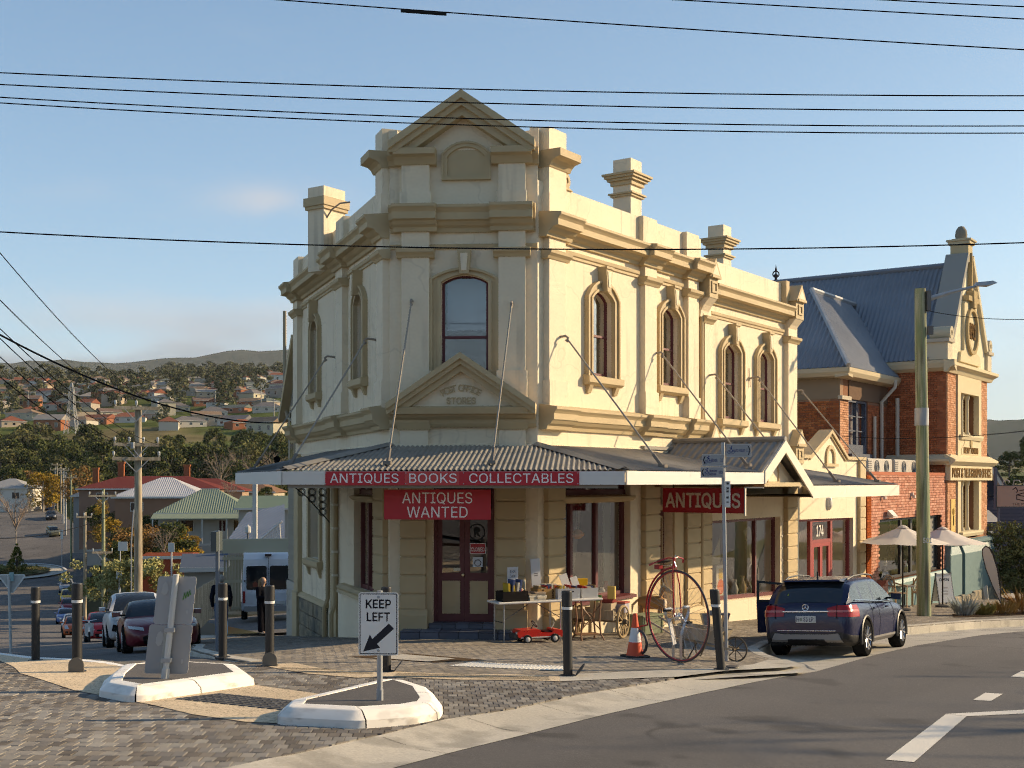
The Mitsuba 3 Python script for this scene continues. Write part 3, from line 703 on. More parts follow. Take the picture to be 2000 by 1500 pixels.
# double door
dd = put(FC(slab(sg.box(.86, .15, 2.10, 3.0).difference(sg.box(.92, .17, 2.04, 2.32)).difference(sg.box(.92, 2.42, 2.04, 2.94)), -.34, -.2)), 'satin', 'door_frame', SHOP, color=WIN)
put(FC.box(.9, 2.06, -.29, -.285, 2.4, 2.96), 'pane', 'fanlight', dd)
for j, (a, b) in enumerate([(.922, 1.477), (1.483, 2.038)]):
 leaf = sg.box(a, .17, b, 2.31).difference(sg.box(a + .10, 1.14, b - .10, 2.20))
 dl = put(FC(slab(leaf, -.30, -.25)), 'satin', 'door_leaf', dd, color=WIN)
 put(FC.box(a + .09, b - .09, -.28, -.275, 1.13, 2.21), 'pane', 'pane', dl)
 put(FC.box(a + .10, b - .09, -.249, -.235, .32, .98), 'ochre', 'panel', dl)
 if j == 0:
  put(FC(tr(lathe([(0, .07), (.025, .065), (.03, .045), (.012, .03), (.012, 0), (.03, 0)], 10), Tm(b - .03, -.25, 1.10) @ Rx(-math.pi / 2))), 'metal', 'knob', dl, color=(.6, .5, .3))
  put(FC.box(a + .33, a + .47, -.249, -.24, 1.18, 1.24), 'matte', 'notice', dl, color=(.6, .58, .45))
 else:
  q = put(FC.box(a + .10, a + .42, -.249, -.238, 1.52, 1.74), 'satin', 'closed_sign', dl, color=(.34, .012, .02))
  put(FC(slab(sg.box(a + .10, 1.52, a + .42, 1.74).difference(sg.box(a + .112, 1.532, a + .408, 1.728)), -.238, -.236)), 'matte', 'border', q, color=(.75, .72, .68))
  put(FC(mv(uz(fit_text('CLOSED', .075, .27, .003, True)), a + .26, -.236, 1.575)), 'matte', 'lettering', q, color=(.75, .72, .68))
  q = put(FC.box(a + .16, a + .36, -.249, -.24, 1.26, 1.46), 'satin', 'hours_card', dl, color=(.5, .55, .6))
  put(FC(slab(sg.Point(a + .26, 1.34).buffer(.07).difference(sg.Point(a + .26, 1.34).buffer(.055)), -.239, -.237)), 'matte', 'clock_ring', q, color=(.05, .05, .06))
  put(FC(slab(sg.Point(a + .24, 1.96).buffer(.17).difference(sg.Point(a + .24, 1.96).buffer(.145)), -.272, -.268)), 'matte', 'sticker', dl, color=(.03, .03, .03))
  q = sg.Polygon([(a + .19, 1.86), (a + .22, 1.86), (a + .22, 1.93), (a + .29, 1.86), (a + .32, 1.86), (a + .26, 1.94), (a + .31, 1.98), (a + .29, 2.05), (a + .22, 2.07), (a + .17, 2.03)])
  put(FC(slab(q, -.272, -.268)), 'matte', 'sticker', dl, color=(.03, .03, .03))
# slate steps, tile by tile
stp = put(FC.box(.30, 2.60, -.3, .55, -1.0, .045), 'matte', 'step', SHOP, color=(.05, .05, .055))
put(FC.box(.8, 2.14, -.3, .12, -.05, .15), 'matte', 'step_core', stp, color=(.05, .05, .055))
for i in range(6):
 a = .30 + i * .383
 c = np.array([.075, .085, .115]) * (.7 + .6 * rng.random())
 put(FC(cbox(a + .006, a + .377, .55, .575, -.42, .035, .005)), 'satin', 'tile', stp, color=c)
 put(FC(cbox(a + .006, a + .377, .11, .585, .04, .062, .005)), 'satin', 'tile', stp, color=c * 1.1)
for i in range(5):
 a = .8 + i * .268
 c = np.array([.075, .085, .115]) * (.7 + .6 * rng.random())
 put(FC(cbox(a + .006, a + .262, .12, .14, .06, .14, .005)), 'satin', 'tile', stp, color=c)
 put(FC(cbox(a + .006, a + .262, -.2, .15, .142, .165, .005)), 'satin', 'tile', stp, color=c)
# --- chimneys, roof deck, interior
def chimney(x, y, wu, wv, z0, zt, style):
 f = Frame((x, y), Rd, -Rn)
 c = put(f.box(-wu / 2, wu / 2, -wv / 2, wv / 2, z0, zt), 'cream', 'chimney', SHOP)
 def ringbox(e, za, zb, mat='ochre', nm='moulding'):
  put(f.box(-wu / 2 - e, wu / 2 + e, -wv / 2 - e, wv / 2 + e, za, zb), mat, nm, c)
 if style:
  ringbox(.20, zt - .40, zt - .35); ringbox(.16, zt - .46, zt - .402); ringbox(.11, zt - .52, zt - .462); ringbox(.05, zt - .62, zt - .522)
  ringbox(.09, zt - .84, zt - .80); ringbox(.05, zt - .89, zt - .842)
 else:
  ringbox(.08, zt - .46, zt - .26); ringbox(.05, zt - .54, zt - .462)
 put(f.box(-wu / 2 + .1, wu / 2 - .1, -wv / 2 + .1, wv / 2 - .1, zt, zt + .02), 'matte', 'flue', c, color=(.03, .03, .03))
chimney(2.75, 28.9, .52, .48, 8.0, 10.6, 1)
chimney(5.72, 33.4, .50, .46, 8.0, 9.98, 1)
chimney(-4.48, 29.3, .74, .52, 8.0, 10.02, 0)
put(tube([(-4.6, 29.0, 9.0), (-4.3, 28.9, 9.45), (-4.1, 28.9, 9.6), (-3.85, 28.85, 9.62)], .02, 6), 'metal', 'bent_pipe', SHOP, color=(.3, .28, .25))
pR, pL = FR.O + Rd * 13.3, FL.O + Ld * 9.7
deck = sg.Polygon([CL - CHn * .2, CR - CHn * .2, pR - Rn * .2, pR - Rn * 6, (-2, 39.5), pL + np.array([1.8, 1.4]), pL - Ln * .2])
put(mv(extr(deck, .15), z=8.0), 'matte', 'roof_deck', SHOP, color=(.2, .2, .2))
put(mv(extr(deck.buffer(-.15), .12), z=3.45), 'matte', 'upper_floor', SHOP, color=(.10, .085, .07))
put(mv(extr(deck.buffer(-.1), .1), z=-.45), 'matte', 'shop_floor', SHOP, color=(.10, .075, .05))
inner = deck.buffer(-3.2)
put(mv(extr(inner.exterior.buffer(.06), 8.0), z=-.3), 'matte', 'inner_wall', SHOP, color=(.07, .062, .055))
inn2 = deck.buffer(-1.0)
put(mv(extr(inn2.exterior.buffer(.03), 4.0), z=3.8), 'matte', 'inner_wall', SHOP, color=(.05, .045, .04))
for a_, b_ in ((FR.pt(13.3, -.2, 0), FR.pt(13.3, -6, 0)), (FL.pt(9.8, -.2, 0), FL.pt(9.8, -4, 0)), (FL.pt(9.8, -4, 0), FR.pt(13.3, -6, 0))):
 d_ = (b_ - a_)[:2]; l_ = np.linalg.norm(d_); d_ = d_ / l_
 put(Frame(a_[:2], d_, np.array([-d_[1], d_[0]])).box(0, l_, -.12, .12, -3, 8.5), 'cream', 'rear_wall', SHOP)
# ---------------------------------------------------------------- awning of the shop
AW = thing('awning', 'corrugated iron awning with pale fascia wrapping the corner shop, hung on rods', 'awning')
dC, dR_, dL_ = 2.6, 2.76, 2.44
cR, cL = FC.pt(4.62, dC, 0), FC.pt(-1.48, dC, 0)
uR0, uL0 = FR.inv(*cR[:2])[0], FL.inv(*cL[:2])[0]
ZF0, ZF1, ZW = 2.92, 3.16, 3.70
def corr_roof(fr, eave, wallp, zf, zw, d0, pitch=.095, amp=.016, zfun=None, flip=False):
 """corrugated sheet in frame fr: eave [u0,u1] at d0, wall line [w0,w1] at d=0; hips join the ends"""
 e0, e1 = eave; w0, w1 = wallp
 lo, hi = min(e0, w0), max(e1, w1)
 n = int((hi - lo) / pitch * 6)
 u = np.linspace(lo + .002, hi - .002, n)
 def cross(a, b):           # hip from (a at t=0) to (b at t=1)
  return (u - a) / (b - a) if abs(b - a) > 1e-6 else u * 0 + (9 if True else 0)
 tmax = np.ones(n); tmin = np.zeros(n)
 if w0 > e0: tmax = np.minimum(tmax, np.clip(cross(e0, w0), 0, 1))
 if w0 < e0: tmin = np.maximum(tmin, np.where(u < e0, cross(e0, w0), 0))
 if w1 < e1: tmax = np.minimum(tmax, np.clip(cross(e1, w1), 0, 1))
 if w1 > e1: tmin = np.maximum(tmin, np.where(u > e1, cross(e1, w1), 0))
 wv = amp * np.cos(u * 2 * math.pi / pitch)
 rows = []
 for k in (0, .5, 1):
  t = tmin + (tmax - tmin) * k
  rows.append(np.stack([u, d0 * (1 - t), zf + (zw - zf) * t + wv], 1))
 V = np.vstack(rows)
 i = np.concatenate([np.arange(n - 1), np.arange(n - 1) + n])
 return fr(M(V, np.stack([i, i + 1, i + n + 1, i + n], 1)))
put(corr_roof(FC, (-1.48, 4.62), (0, 2.957), ZF1 + .02, ZW, dC), 'iron', 'roof_sheet', AW, smooth=True)
put(corr_roof(FR, (uR0, 4.62), (0, 4.1), ZF1 + .02, ZW, dR_), 'iron', 'roof_sheet', AW, smooth=True)
put(corr_roof(FL, (uL0, 3.97), (0, 5.6), ZF1 + .02, ZW, dL_), 'iron', 'roof_sheet', AW, smooth=True)
# hip cappings
for a, b in ((cR, np.array([*CR, 0])), (cL, np.array([*CL, 0]))):
 p0 = np.array([a[0], a[1], ZF1 + .05]); p1 = np.array([b[0], b[1], ZW + .03])
 d_ = (p1 - p0) / np.linalg.norm(p1 - p0); s_ = np.cross(d_, [0, 0, 1]); s_ /= np.linalg.norm(s_)
 put(M([p0 - s_ * .13 - [0, 0, .02], p0 + [0, 0, .035], p0 + s_ * .13 - [0, 0, .02], p1 - s_ * .13 - [0, 0, .02], p1 + [0, 0, .035], p1 + s_ * .13 - [0, 0, .02]], [[0, 1, 4, 3], [1, 2, 5, 4]]), 'iron', 'hip_cap', AW)
FAS = (.62, .60, .56)
put(FC.box(-1.48, 4.62, dC, dC + .035, ZF0, ZF1), 'satin', 'fascia', AW, color=FAS)
for a, b in ((uR0 + .03, 1.1), (1.105, 1.75), (1.755, 4.62)):
 put(FR.box(a, b, dR_, dR_ + .035, ZF0, ZF1 + .004), 'satin', 'fascia', AW, color=FAS)
put(FL.box(uL0 + .03, 3.97, dL_, dL_ + .035, ZF0, ZF1 + .004), 'satin', 'fascia', AW, color=FAS)
put(tr(extr(sg.Polygon([tuple(cL[:2]), tuple(cR[:2]), tuple(FR.pt(4.3, dR_, 0)[:2]), tuple(FR.pt(4.3, 0, 0)[:2]), tuple(CR), tuple(CL), tuple(FL.pt(5.6, 0, 0)[:2]), tuple(FL.pt(3.97, dL_, 0)[:2])]), .03), Tm(z=2.93)), 'matte', 'soffit', AW, color=(.20, .14, .08))
put(FC.box(-1.4, 4.5, dC - .12, dC - .02, 2.86, 2.93), 'satin', 'gutter', AW, color=(.2, .18, .15))
# gable over the residents' door
dg = 2.78
ug0, ugm, ug1, zg0, zgm, zg1 = 4.62, 5.78, 7.42, 3.20, 3.87, 2.86
def slope_sheet(fr, a, b, d0, d1, pitch=.17, amp=.02):
 """corrugated sheet between ridge (u,z)=a and eave b, running from d0 to d1; ribs run down the slope"""
 n = int((d1 - d0) / pitch * 6); d = np.linspace(d0, d1, n); w = amp * np.cos(d * 2 * math.pi / pitch)
 V = np.concatenate([np.stack([d * 0 + q[0], d, q[1] + w], 1) for q in (a, b)]); i = np.arange(n - 1)
 return fr(M(V, np.stack([i, i + 1, i + n + 1, i + n], 1)))
sl = (zgm - zg0) / (ugm - ug0)
put(slope_sheet(FR, (ugm, zgm + .02), (4.25, zgm + .02 - sl * (ugm - 4.25)), 0, dg), 'iron', 'gable_sheet', AW, smooth=True)
put(slope_sheet(FR, (ugm, zgm + .02), (ug1, zg1 + .06), 0, dg), 'iron', 'gable_sheet', AW, smooth=True)
put(FR(tube([(ugm, -.05, zgm + .05), (ugm, dg + .03, zgm + .05)], .07, 8)), 'iron', 'ridge_cap', AW, smooth=40)
put(FR.box(4.2, ugm - .02, .0, .10, 3.70, 3.78), 'iron', 'flashing', AW)
for (a, za, b, zb) in ((ug0 + .01, zg0 - .03, ugm, zgm), (ugm, zgm, ug1, zg1)):
 put(FR(slab(sg.Polygon([(a, za - .25), (b, zb - .25), (b, zb + .03), (a, za + .03)]), dg, dg + .04)), 'satin', 'bargeboard', AW, color=(.68, .62, .50))
g_ = put(FR(slab(sg.Polygon([(ug0 + .1, zg1 + .08), (ug1 - .3, zg1 + .08), (ugm, zgm - .2)]), dg - .3, dg - .28)), 'cream', 'gable_panel', AW)
ar = sg.Polygon(arch_pts(5.45, 6.1, zg1 + .08, 3.2, .24)); put(FR(slab(ar.difference(ar.buffer(-.035)), dg - .28, dg - .25)), 'ochre', 'arch_moulding', g_)
put(FR(prism([(dg - .5, zg1 + .0), (dg - .02, zg1 + .0), (dg - .02, zg1 + .09), (dg - .5, zg1 + .09)], ug0 + .1, ug1 - .15)), 'ochre', 'tie_beam', AW)
put(FR.box(4.6, 7.3, .1, dg - .3, 2.84, 2.86), 'matte', 'soffit', AW, color=(.30, .20, .10))
# lower awning in front of the second shop window
put(corr_roof(FR, (7.42, 13.91), (7.42, 13.91), 2.89, 3.32, dg), 'iron', 'roof_sheet', AW, smooth=True)
put(FR.box(7.42, 13.91, dg, dg + .035, 2.58, 2.87), 'satin', 'fascia', AW, color=(.68, .63, .52))
put(FR.box(13.88, 13.91, .0, dg - .002, 2.60, 2.86), 'satin', 'fascia', AW, color=(.66, .61, .50))
put(FR.box(7.42, 13.87, .02, dg - .01, 2.60, 2.62), 'matte', 'soffit', AW, color=(.25, .19, .12))
def rod(fr, u0, z0, u1, d1, z1, name='tie_rod'):
 a, b = np.array([u0, .30, z0]), np.array([u1, d1, z1])
 k = put(fr(tube([a, b], .018, 6)), 'matte', name, AW, color=(.34, .30, .25), smooth=40)
 put(fr(tube([(u0, .0, z0 + .02), (u0, .12, z0 + .05), (u0, .26, z0 + .06), (u0, .32, z0 + .02), (u0, .30, z0 - .06), (u0, .27, z0 - .02)], .026, 6)), 'matte', 'hook', k, color=(.30, .26, .22), smooth=40)
 put(fr(cat([cyl((u0, .0, z0 + .02), (u0, .03, z0 + .02), .06, n=10), tube([(u0 - .02, .02, z0 + .30), (u0 + .02, .04, z0 - .2)], .012, 5)])), 'matte', 'wall_plate', k, color=(.45, .40, .32))
 v = (b - a) / np.linalg.norm(b - a)
 put(fr(cat([cyl(b - v * .30, b, .035, n=6), box(b[0] - .07, b[0] + .07, b[1] - .05, b[1] + .09, b[2] - .03, b[2] + .03)])), 'matte', 'foot', k, color=(.20, .18, .16))
rod(FC, .48, 6.50, .33, 2.12, 3.32)
rod(FC, 2.46, 6.44, 2.24, 2.12, 3.33)
rod(FR, .62, 5.84, .6, 2.45, 3.27)
rod(FR, 4.67, 5.86, 4.5, 2.45, 3.33)
rod(FR, 7.51, 5.56, 6.9, 2.45, 3.24)
rod(FR, 10.1, 5.68, 9.95, 2.45, 2.98)
rod(FR, 13.14, 5.52, 13.1, 2.45, 2.98)
rod(FL, .83, 5.85, -.5, 2.1, 3.27)
rod(FL, 4.62, 5.85, 4.4, 2.0, 3.27)
# iron lace bracket under the awning
br = cat([torus(.16 - .03 * i, .012, 20, 5) for i in range(3)])
lace = cat([tr(br, Tm(5.2, .25 + .25 * i, 2.72 - .16 * j) @ Ry(math.pi / 2) @ S(.6)) for i, j in ((0, 0), (0, 1), (0, 2), (0, 3), (1, 0), (1, 1), (2, 0))] + [tube([(5.2, .08, 2.0), (5.2, .35, 2.3), (5.2, .62, 2.6), (5.2, .95, 2.86)], .016, 5)])
put(FL(lace), 'satin', 'lace_bracket', AW, color=(.03, .03, .03), kind='stuff')
# ---------------------------------------------------------------- shop signs
RED, LET = (.40, .012, .022), (.80, .77, .74)
S1 = thing('fascia_sign', 'long red fascia sign with white lettering reading antiques books collectables', 'sign')
put(FC.box(-.70, 3.82, dC + .037, dC + .055, ZF0 - .01, ZF1 - .004), 'satin', 'board', S1, color=RED)
for u in (-.69, .75, 1.78, 3.80):
 for z in (ZF0 + .02, ZF1 - .03):
  put(FC(tr(lathe([(0, .006), (.009, .005), (.011, 0)], 7), Tm(u, dC + .055, z) @ Rx(-math.pi / 2))), 'galv', 'screw', S1)
put(FC.box(.722, .726, dC + .0545, dC + .0556, ZF0 - .01, ZF1 - .004), 'matte', 'panel_joint', S1, color=(.16, .01, .012))
put(FC.box(.727, 1.70, dC + .0545, dC + .0558, ZF0 - .008, ZF1 - .006), 'satin', 'faded_panel', S1, color=(.46, .045, .045))  # reflection across the board, painted in as a lighter red panel
for w_, a, b in (('ANTIQUES', -.61, .62), ('BOOKS', .81, 1.66), ('COLLECTABLES', 1.88, 3.72)):
 put(FC(mv(uz(fit_text(w_, .165, b - a, .006)), (a + b) / 2, dC + .056, ZF0 + .035)), 'matte', 'lettering', S1, color=LET)
S2 = thing('hanging_sign', 'red hanging sign with two lines of white lettering reading antiques wanted', 'sign')
put(FC.box(.23, 2.20, 1.9, 1.93, 2.28, 2.83), 'satin', 'board', S2, color=RED)
put(FC(mv(uz(fit_text('ANTIQUES', .195, 1.29, .006)), 1.215, 1.931, 2.58)), 'matte', 'lettering', S2, color=LET)
put(FC(mv(uz(fit_text('WANTED', .195, 1.12, .006)), 1.215, 1.931, 2.32)), 'matte', 'lettering', S2, color=LET)
for u in (.5, 1.9):
 put(FC(tube([(u, 1.915, 2.83), (u, 1.915, 2.94)], .012, 6)), 'matte', 'hanger', S2, color=(.05, .05, .05))
S3 = thing('projecting_sign', 'red double sided sign hung across the footpath with cream lettering reading antiques', 'sign')
FS = Frame(FR.pt(3.75, .8, 0)[:2], Rn, -Rd)
put(FS.box(0, 1.92, -.04, .0, 2.30, 2.83), 'satin', 'board', S3, color=(.36, .006, .012))
put(FS(slab(sg.box(0, 2.30, 1.92, 2.83).difference(sg.box(.02, 2.32, 1.9, 2.81)), .0, .006)), 'satin', 'edge', S3, color=(.36, .006, .012))
put(FS(mv(uz(fit_text('ANTIQUES', .30, 1.76, .012, True)), .955, .006, 2.42)), 'matte', 'lettering', S3, color=(.66, .57, .45))
for u in (.25, 1.65):
 put(FS(tube([(u, -.02, 2.83), (u, -.02, 2.94)], .012, 6)), 'matte', 'hanger', S3, color=(.05, .05, .05))
put(FS(cat([box(1.92, 1.945, -.045, .005, 2.25, 2.86), box(1.94, 2.35, -.03, -.005, 2.835, 2.86)])), 'satin', 'bracket', S3, color=(.6, .56, .48))
# ---------------------------------------------------------------- footpath, pavers, kerbs
def pavers(poly, L, W, ang, gap=.008, h=.03, off=0.0, cols=((.22, .20, .18), (.17, .155, .14), (.26, .24, .21), (.19, .19, .19)), jit=.004, stagger=.5, best=0, name='paver', parent=None, ang2=None):
 c, s = math.cos(ang), math.sin(ang)
 R2 = np.array([[c, s], [-s, c]])
 q = np.array(poly.exterior.coords) @ R2.T
 x0, y0 = q.min(0); x1, y1 = q.max(0)
 nx, ny = int((x1 - x0) / L) + 2, int((y1 - y0) / W) + 2
 ix, iy = np.meshgrid(np.arange(nx), np.arange(ny), indexing='ij')
 lx = x0 + (ix + stagger * (iy % 2)) * L; ly = y0 + iy * W
 P_ = np.stack([lx.ravel(), ly.ravel()], 1) @ R2
 hw0 = np.array([[-1, -1], [1, -1], [1, 1], [-1, 1]]) * np.array([(L - gap) / 2, (W - gap) / 2])
 cc = P_[:, None, :] + (hw0 @ R2)[None]
 ins = shapely.contains_xy(poly, cc[..., 0], cc[..., 1])
 border = ins.any(1) & ~ins.all(1)
 bm_ = []
 for q in cc[border]:
  q = sg.Polygon(q).intersection(poly)
  for g_ in getattr(q, 'geoms', [q]):
   if g_.geom_type == 'Polygon' and g_.area > .0015:
    e = extr(g_, h); v = e[0].copy(); v[:, 2] += G(v[:, 0], v[:, 1]) + off - h
    bm_.append(col((v, e[1], None), np.array(cols[int(rng.integers(0, len(cols)))]) * (.75 + .4 * rng.random())))
 if bm_: put(cat(bm_), 'matte', 'cut_' + name, parent, kind='stuff')
 P_ = P_[ins.all(1)]
 n = len(P_); r = np.random.default_rng(11)
 hw = np.array([[-1, -1], [1, -1], [1, 1], [-1, 1]]) * np.array([(L - gap) / 2, (W - gap) / 2])
 ci = r.integers(0, len(cols), n)
 tone = (.88 + .24 * r.random(n)) * (.8 + .42 * meshkit.fbm(np.column_stack([P_ * .8, P_[:, 0] * 0]), 3, 3))
 C_ = np.array(cols)[ci] * tone[:, None]
 V = []
 for k, (zz, sh) in enumerate(((0, 1), (h - .005, 1), (h, .93))):
  cr_ = (hw * sh) @ R2
  xy = P_[:, None, :] + cr_[None]
  z = G(xy[..., 0], xy[..., 1]) + off - h + zz + (jit * (r.random((n, 4)) - .5) if k == 2 else 0) * 1.0
  V.append(np.concatenate([xy, z[..., None]], -1))
 V = np.concatenate(V, 1)       # n,12,3
 f = []
 for k in (0, 1):
  for j in range(4):
   a, b = k * 4 + j, k * 4 + (j + 1) % 4
   f += [[a, b, b + 4], [a, b + 4, a + 4]]
 f += [[8, 9, 10], [8, 10, 11]]
 f = np.array(f)
 order = np.argsort(P_[:, 1] + .02 * np.abs(P_[:, 0]))
 inview = np.abs(P_[order, 0]) < P_[order, 1] * .43
 bs = order[inview & (P_[order, 1] > 10.0)][:best]
 m = np.ones(n, bool); m[bs] = False
 for i in bs:
  put((V[i], f, np.repeat(C_[i:i + 1], 12, 0)), 'matte', name, parent)
 V2 = V[m].reshape(-1, 3)
 F2 = (f[None] + (np.arange(m.sum()) * 12)[:, None, None]).reshape(-1, 3)
 put((V2, F2, np.repeat(C_[m], 12, 0)), 'matte', name if not best else 'far_' + name, parent, kind='stuff')
corner_front = [(-4.6, 19.0), (-3.95, 18.2), (-3.49, 17.49), (-2.82, 16.69), (-2.07, 16.31), (-1.71, 16.5), (-.69, 16.31), (0, 16.43), (.65, 16.36)]
foot = sg.Polygon(corner_front + [(.68, 17.22), (.98, 17.41), (2.3, 18.18), (3.23, 18.67), (3.84, 19.37)] + rkerb + [(35, 66), (16, 62), (-2, 40), (-14, 52)] + [p for p in lk[::-1] if p[1] < 45][:-2])
foot = foot.buffer(0)
put(drape(foot, .6, -.022), 'concrete', 'footpath', smooth=True, kind='structure', label='grey paved footpath round the corner shop and along the kerb')
bfoot = sg.Polygon([tuple(CL), tuple(CR), tuple(FR.pt(13.4, 0, 0)[:2]), tuple(FR.pt(13.4, -6, 0)[:2]), (-2, 40), tuple(FL.pt(9.9, 0, 0)[:2])])
fp = foot.difference(bfoot).intersection(sg.Polygon([(-12, 14), (3, 14), (30, 40), (30, 52), (18, 52), (-12, 36)]))
rampk = sg.Polygon([(.65, 16.36), (.96, 16.54), (2.37, 17.26), (3.24, 18.29), (4.28, 18.95), (4.66, 19.5), (4.62, 20.41), (4.30, 20.3), (3.84, 19.37), (3.23, 18.67), (2.3, 18.18), (.98, 17.41), (.68, 17.22)]).buffer(0)
strip = sg.Polygon([(-3.7, 17.95), (-3.49, 17.49), (-2.82, 16.69), (-2.07, 16.31), (-1.71, 16.5), (-.69, 16.31), (0, 16.43), (.65, 16.36), (.67, 17.0), (0, 17.15), (-.7, 17.0), (-1.7, 17.2), (-2.1, 17.05), (-2.7, 17.4), (-3.3, 18.2)]).buffer(0)
fp2 = fp.difference(rampk).difference(strip)
for g_ in getattr(fp2, 'geoms', [fp2]):
 if g_.area > 1:
  pavers(g_, .23, .115, math.atan2(Rd[1], Rd[0]), parent='footpath', cols=((.25, .225, .19), (.21, .19, .165), (.28, .255, .22), (.23, .21, .185)))
put(drape(rampk, .25, lambda x, y: .004 + 0 * x), 'concrete', 'kerb_ramp', 'footpath', smooth=True)
put(drape(strip, .25, .003), 'beige', 'ramp', 'footpath', smooth=True)
for i in range(34):          # grooves of the ramp
 for (x0, x1, y0) in ((-3.3, -1.95, 16.85), (-1.6, .5, 16.55)):
  if i < 5:
   y = y0 + i * .11
   q = sg.LineString([(x0, y + .02 * (i + 1)), (x1, y)]).buffer(.018).intersection(strip)
   if not q.is_empty and q.area > .01 and hasattr(q, 'exterior'):
    put(drape(q, .3, .006), 'matte', 'groove', 'footpath__ramp', color=(.13, .115, .09))
# white tactile strip
ts = sg.Polygon([(-.95, 18.15), (-.62, 18.75), (.85, 18.4), (.73, 17.75)])
tk = put(drape(ts, .3, .006), 'matte', 'tactile_paving', color=(.55, .53, .47), label='white tactile paving strip of raised dots set in the footpath', cat_='tactile paving')
dome = lathe([(.028, 0), (.022, .008), (.0, .011)], 7)
ds = []
for i in range(26):
 for j in range(9):
  t, s_ = (i + .5) / 26, (j + .5) / 9
  p_ = (1 - s_) * ((1 - t) * np.array([-.95, 18.15]) + t * np.array([.73, 17.75])) + s_ * ((1 - t) * np.array([-.62, 18.75]) + t * np.array([.85, 18.4]))
  ds.append(mv(dome, *P3(p_[0], p_[1], .006)))
put(cat(ds), 'matte', 'dots', tk, color=(.72, .70, .64), kind='stuff')
# manhole cover and patched soil
q = sg.Polygon([(-2.2, 19.2), (-1.3, 18.7), (-.9, 19.3), (-1.8, 19.9)])
put(drape(sg.Polygon([(-2.6, 19.3), (-1.2, 18.6), (-.4, 19.2), (-1.7, 20.1)]), .3, .005), 'matte', 'cable_pit', color=(.10, .07, .045), label='pit lid set in a brown patch of the footpath', cat_='manhole cover')
put(drape(q, .3, .010), 'concrete', 'lid', 'cable_pit')
# road threshold: dark interlocking pavers and the beige aggregate band
beige_top = [(-12.59, 29.82), (-8.74, 22.38), (-5.17, 16.76), (-3.19, 15.21), (-2.47, 14.63), (-1.97, 14.16)]
beige_bot = [(-13.5, 29.5), (-8.89, 21.04), (-6.57, 16.19), (-5.2, 14.38), (-3.91, 13.22), (-3.32, 12.58), (-2.66, 12.12), (-2.3, 12.06)]
thr = sg.Polygon([(-2.85, 8.7)] + gut_in[:7] + [(.96, 16.54), (.65, 16.36), (0, 16.43), (-.69, 16.31), (-1.71, 16.5), (-2.07, 16.31), (-2.82, 16.69), (-3.49, 17.49), (-3.95, 18.2), (-5.6, 18.3), (-5.75, 18.0), (-8.74, 22.38), (-12.59, 29.82), (-18, 30), (-14, 8)]).buffer(0)
put(drape(thr, .5, -.034), 'concrete', 'paved_threshold', smooth=True, kind='structure', label='dark interlocking pavers of the raised road threshold')
bei = sg.Polygon(beige_top + beige_bot[::-1]).buffer(0)
pv = thr.difference(bei)
for i, g_ in enumerate(getattr(pv, 'geoms', [pv])):
 if g_.area > 1:
  big = g_.centroid.x < -3
  pavers(g_, .115, .225, .06, parent='paved_threshold', off=-.004, best=290 if big else 0, jit=.009, stagger=.0 if False else .5, cols=((.235, .22, .20), (.18, .17, .16), (.27, .255, .23), (.155, .14, .125), (.215, .195, .17)))
put(drape(bei, .4, .002), 'beige', 'aggregate_band', smooth=True, kind='structure', label='beige exposed aggregate band across the threshold')
# grid of dark tiles between the two islands
gq = np.array([(-3.83, 13.73), (-3.45, 14.3), (-2.05, 13.55), (-2.32, 12.9)])
gt = []
for i in range(13):
 for j in range(6):
  cs = []
  for (a, b) in ((i + .12, j + .12), (i + .88, j + .12), (i + .88, j + .88), (i + .12, j + .88)):
   s_, t = a / 13, b / 6
   p_ = (1 - t) * ((1 - s_) * gq[0] + s_ * gq[3]) + t * ((1 - s_) * gq[1] + s_ * gq[2])
   cs.append(p_)
  cs = np.array(cs); top_ = np.column_stack([cs, G(cs[:, 0], cs[:, 1]) + .012]); bot_ = top_ - [0, 0, .012]
  put(M(np.vstack([bot_, top_]), [[0, 1, 5, 4], [1, 2, 6, 5], [2, 3, 7, 6], [3, 0, 4, 7], [4, 5, 6, 7]]), 'matte', 'tile', 'aggregate_band', color=np.array((.09, .095, .105)) * (.8 + .4 * rng.random()))
# kerb stones -------------------------------------------------------------
def kerb_run(line, parent, w=.22, top=.0, drop=.16, seg=1.1, inner='left', mat='concrete', ylim=60):
 ls = sg.LineString(line); n = max(1, int(ls.length / seg)); ms = 0
 for i in range(n):
  a, b = ls.length * i / n + .006, ls.length * (i + 1) / n - .006
  ps = [np.array(ls.interpolate(t).coords[0]) for t in np.linspace(a, b, 4)]
  if ps[0][1] > ylim: break
  sec = []
  for j, p_ in enumerate(ps):
   d_ = ps[min(j + 1, 3)] - ps[max(j - 1, 0)]; d_ /= np.linalg.norm(d_)
   nn = np.array([-d_[1], d_[0]]) * (1 if inner == 'left' else -1)
   z = float(G(*p_)) + top
   o_ = p_ - nn * .04
   sec.append([[*o_, z - drop], [*(p_ - nn * .01), z - .035], [*(p_ + nn * .03), z + .006], [*(p_ + nn * w), z + .008], [*(p_ + nn * w), z - drop]])
  V = np.array(sec).reshape(-1, 3); F = []
  for j in range(3):
   for k in range(4):
    F.append([j * 5 + k, (j + 1) * 5 + k, (j + 1) * 5 + k + 1, j * 5 + k + 1])
  F = [[f_[0], f_[1], f_[2]] for f_ in F] + [[f_[0], f_[2], f_[3]] for f_ in F] + [[0, 1, 2], [0, 2, 3], [0, 3, 4], [15, 17, 16], [15, 18, 17], [15, 19, 18]]
  put(M(V, F), mat, 'kerb_stone', parent)
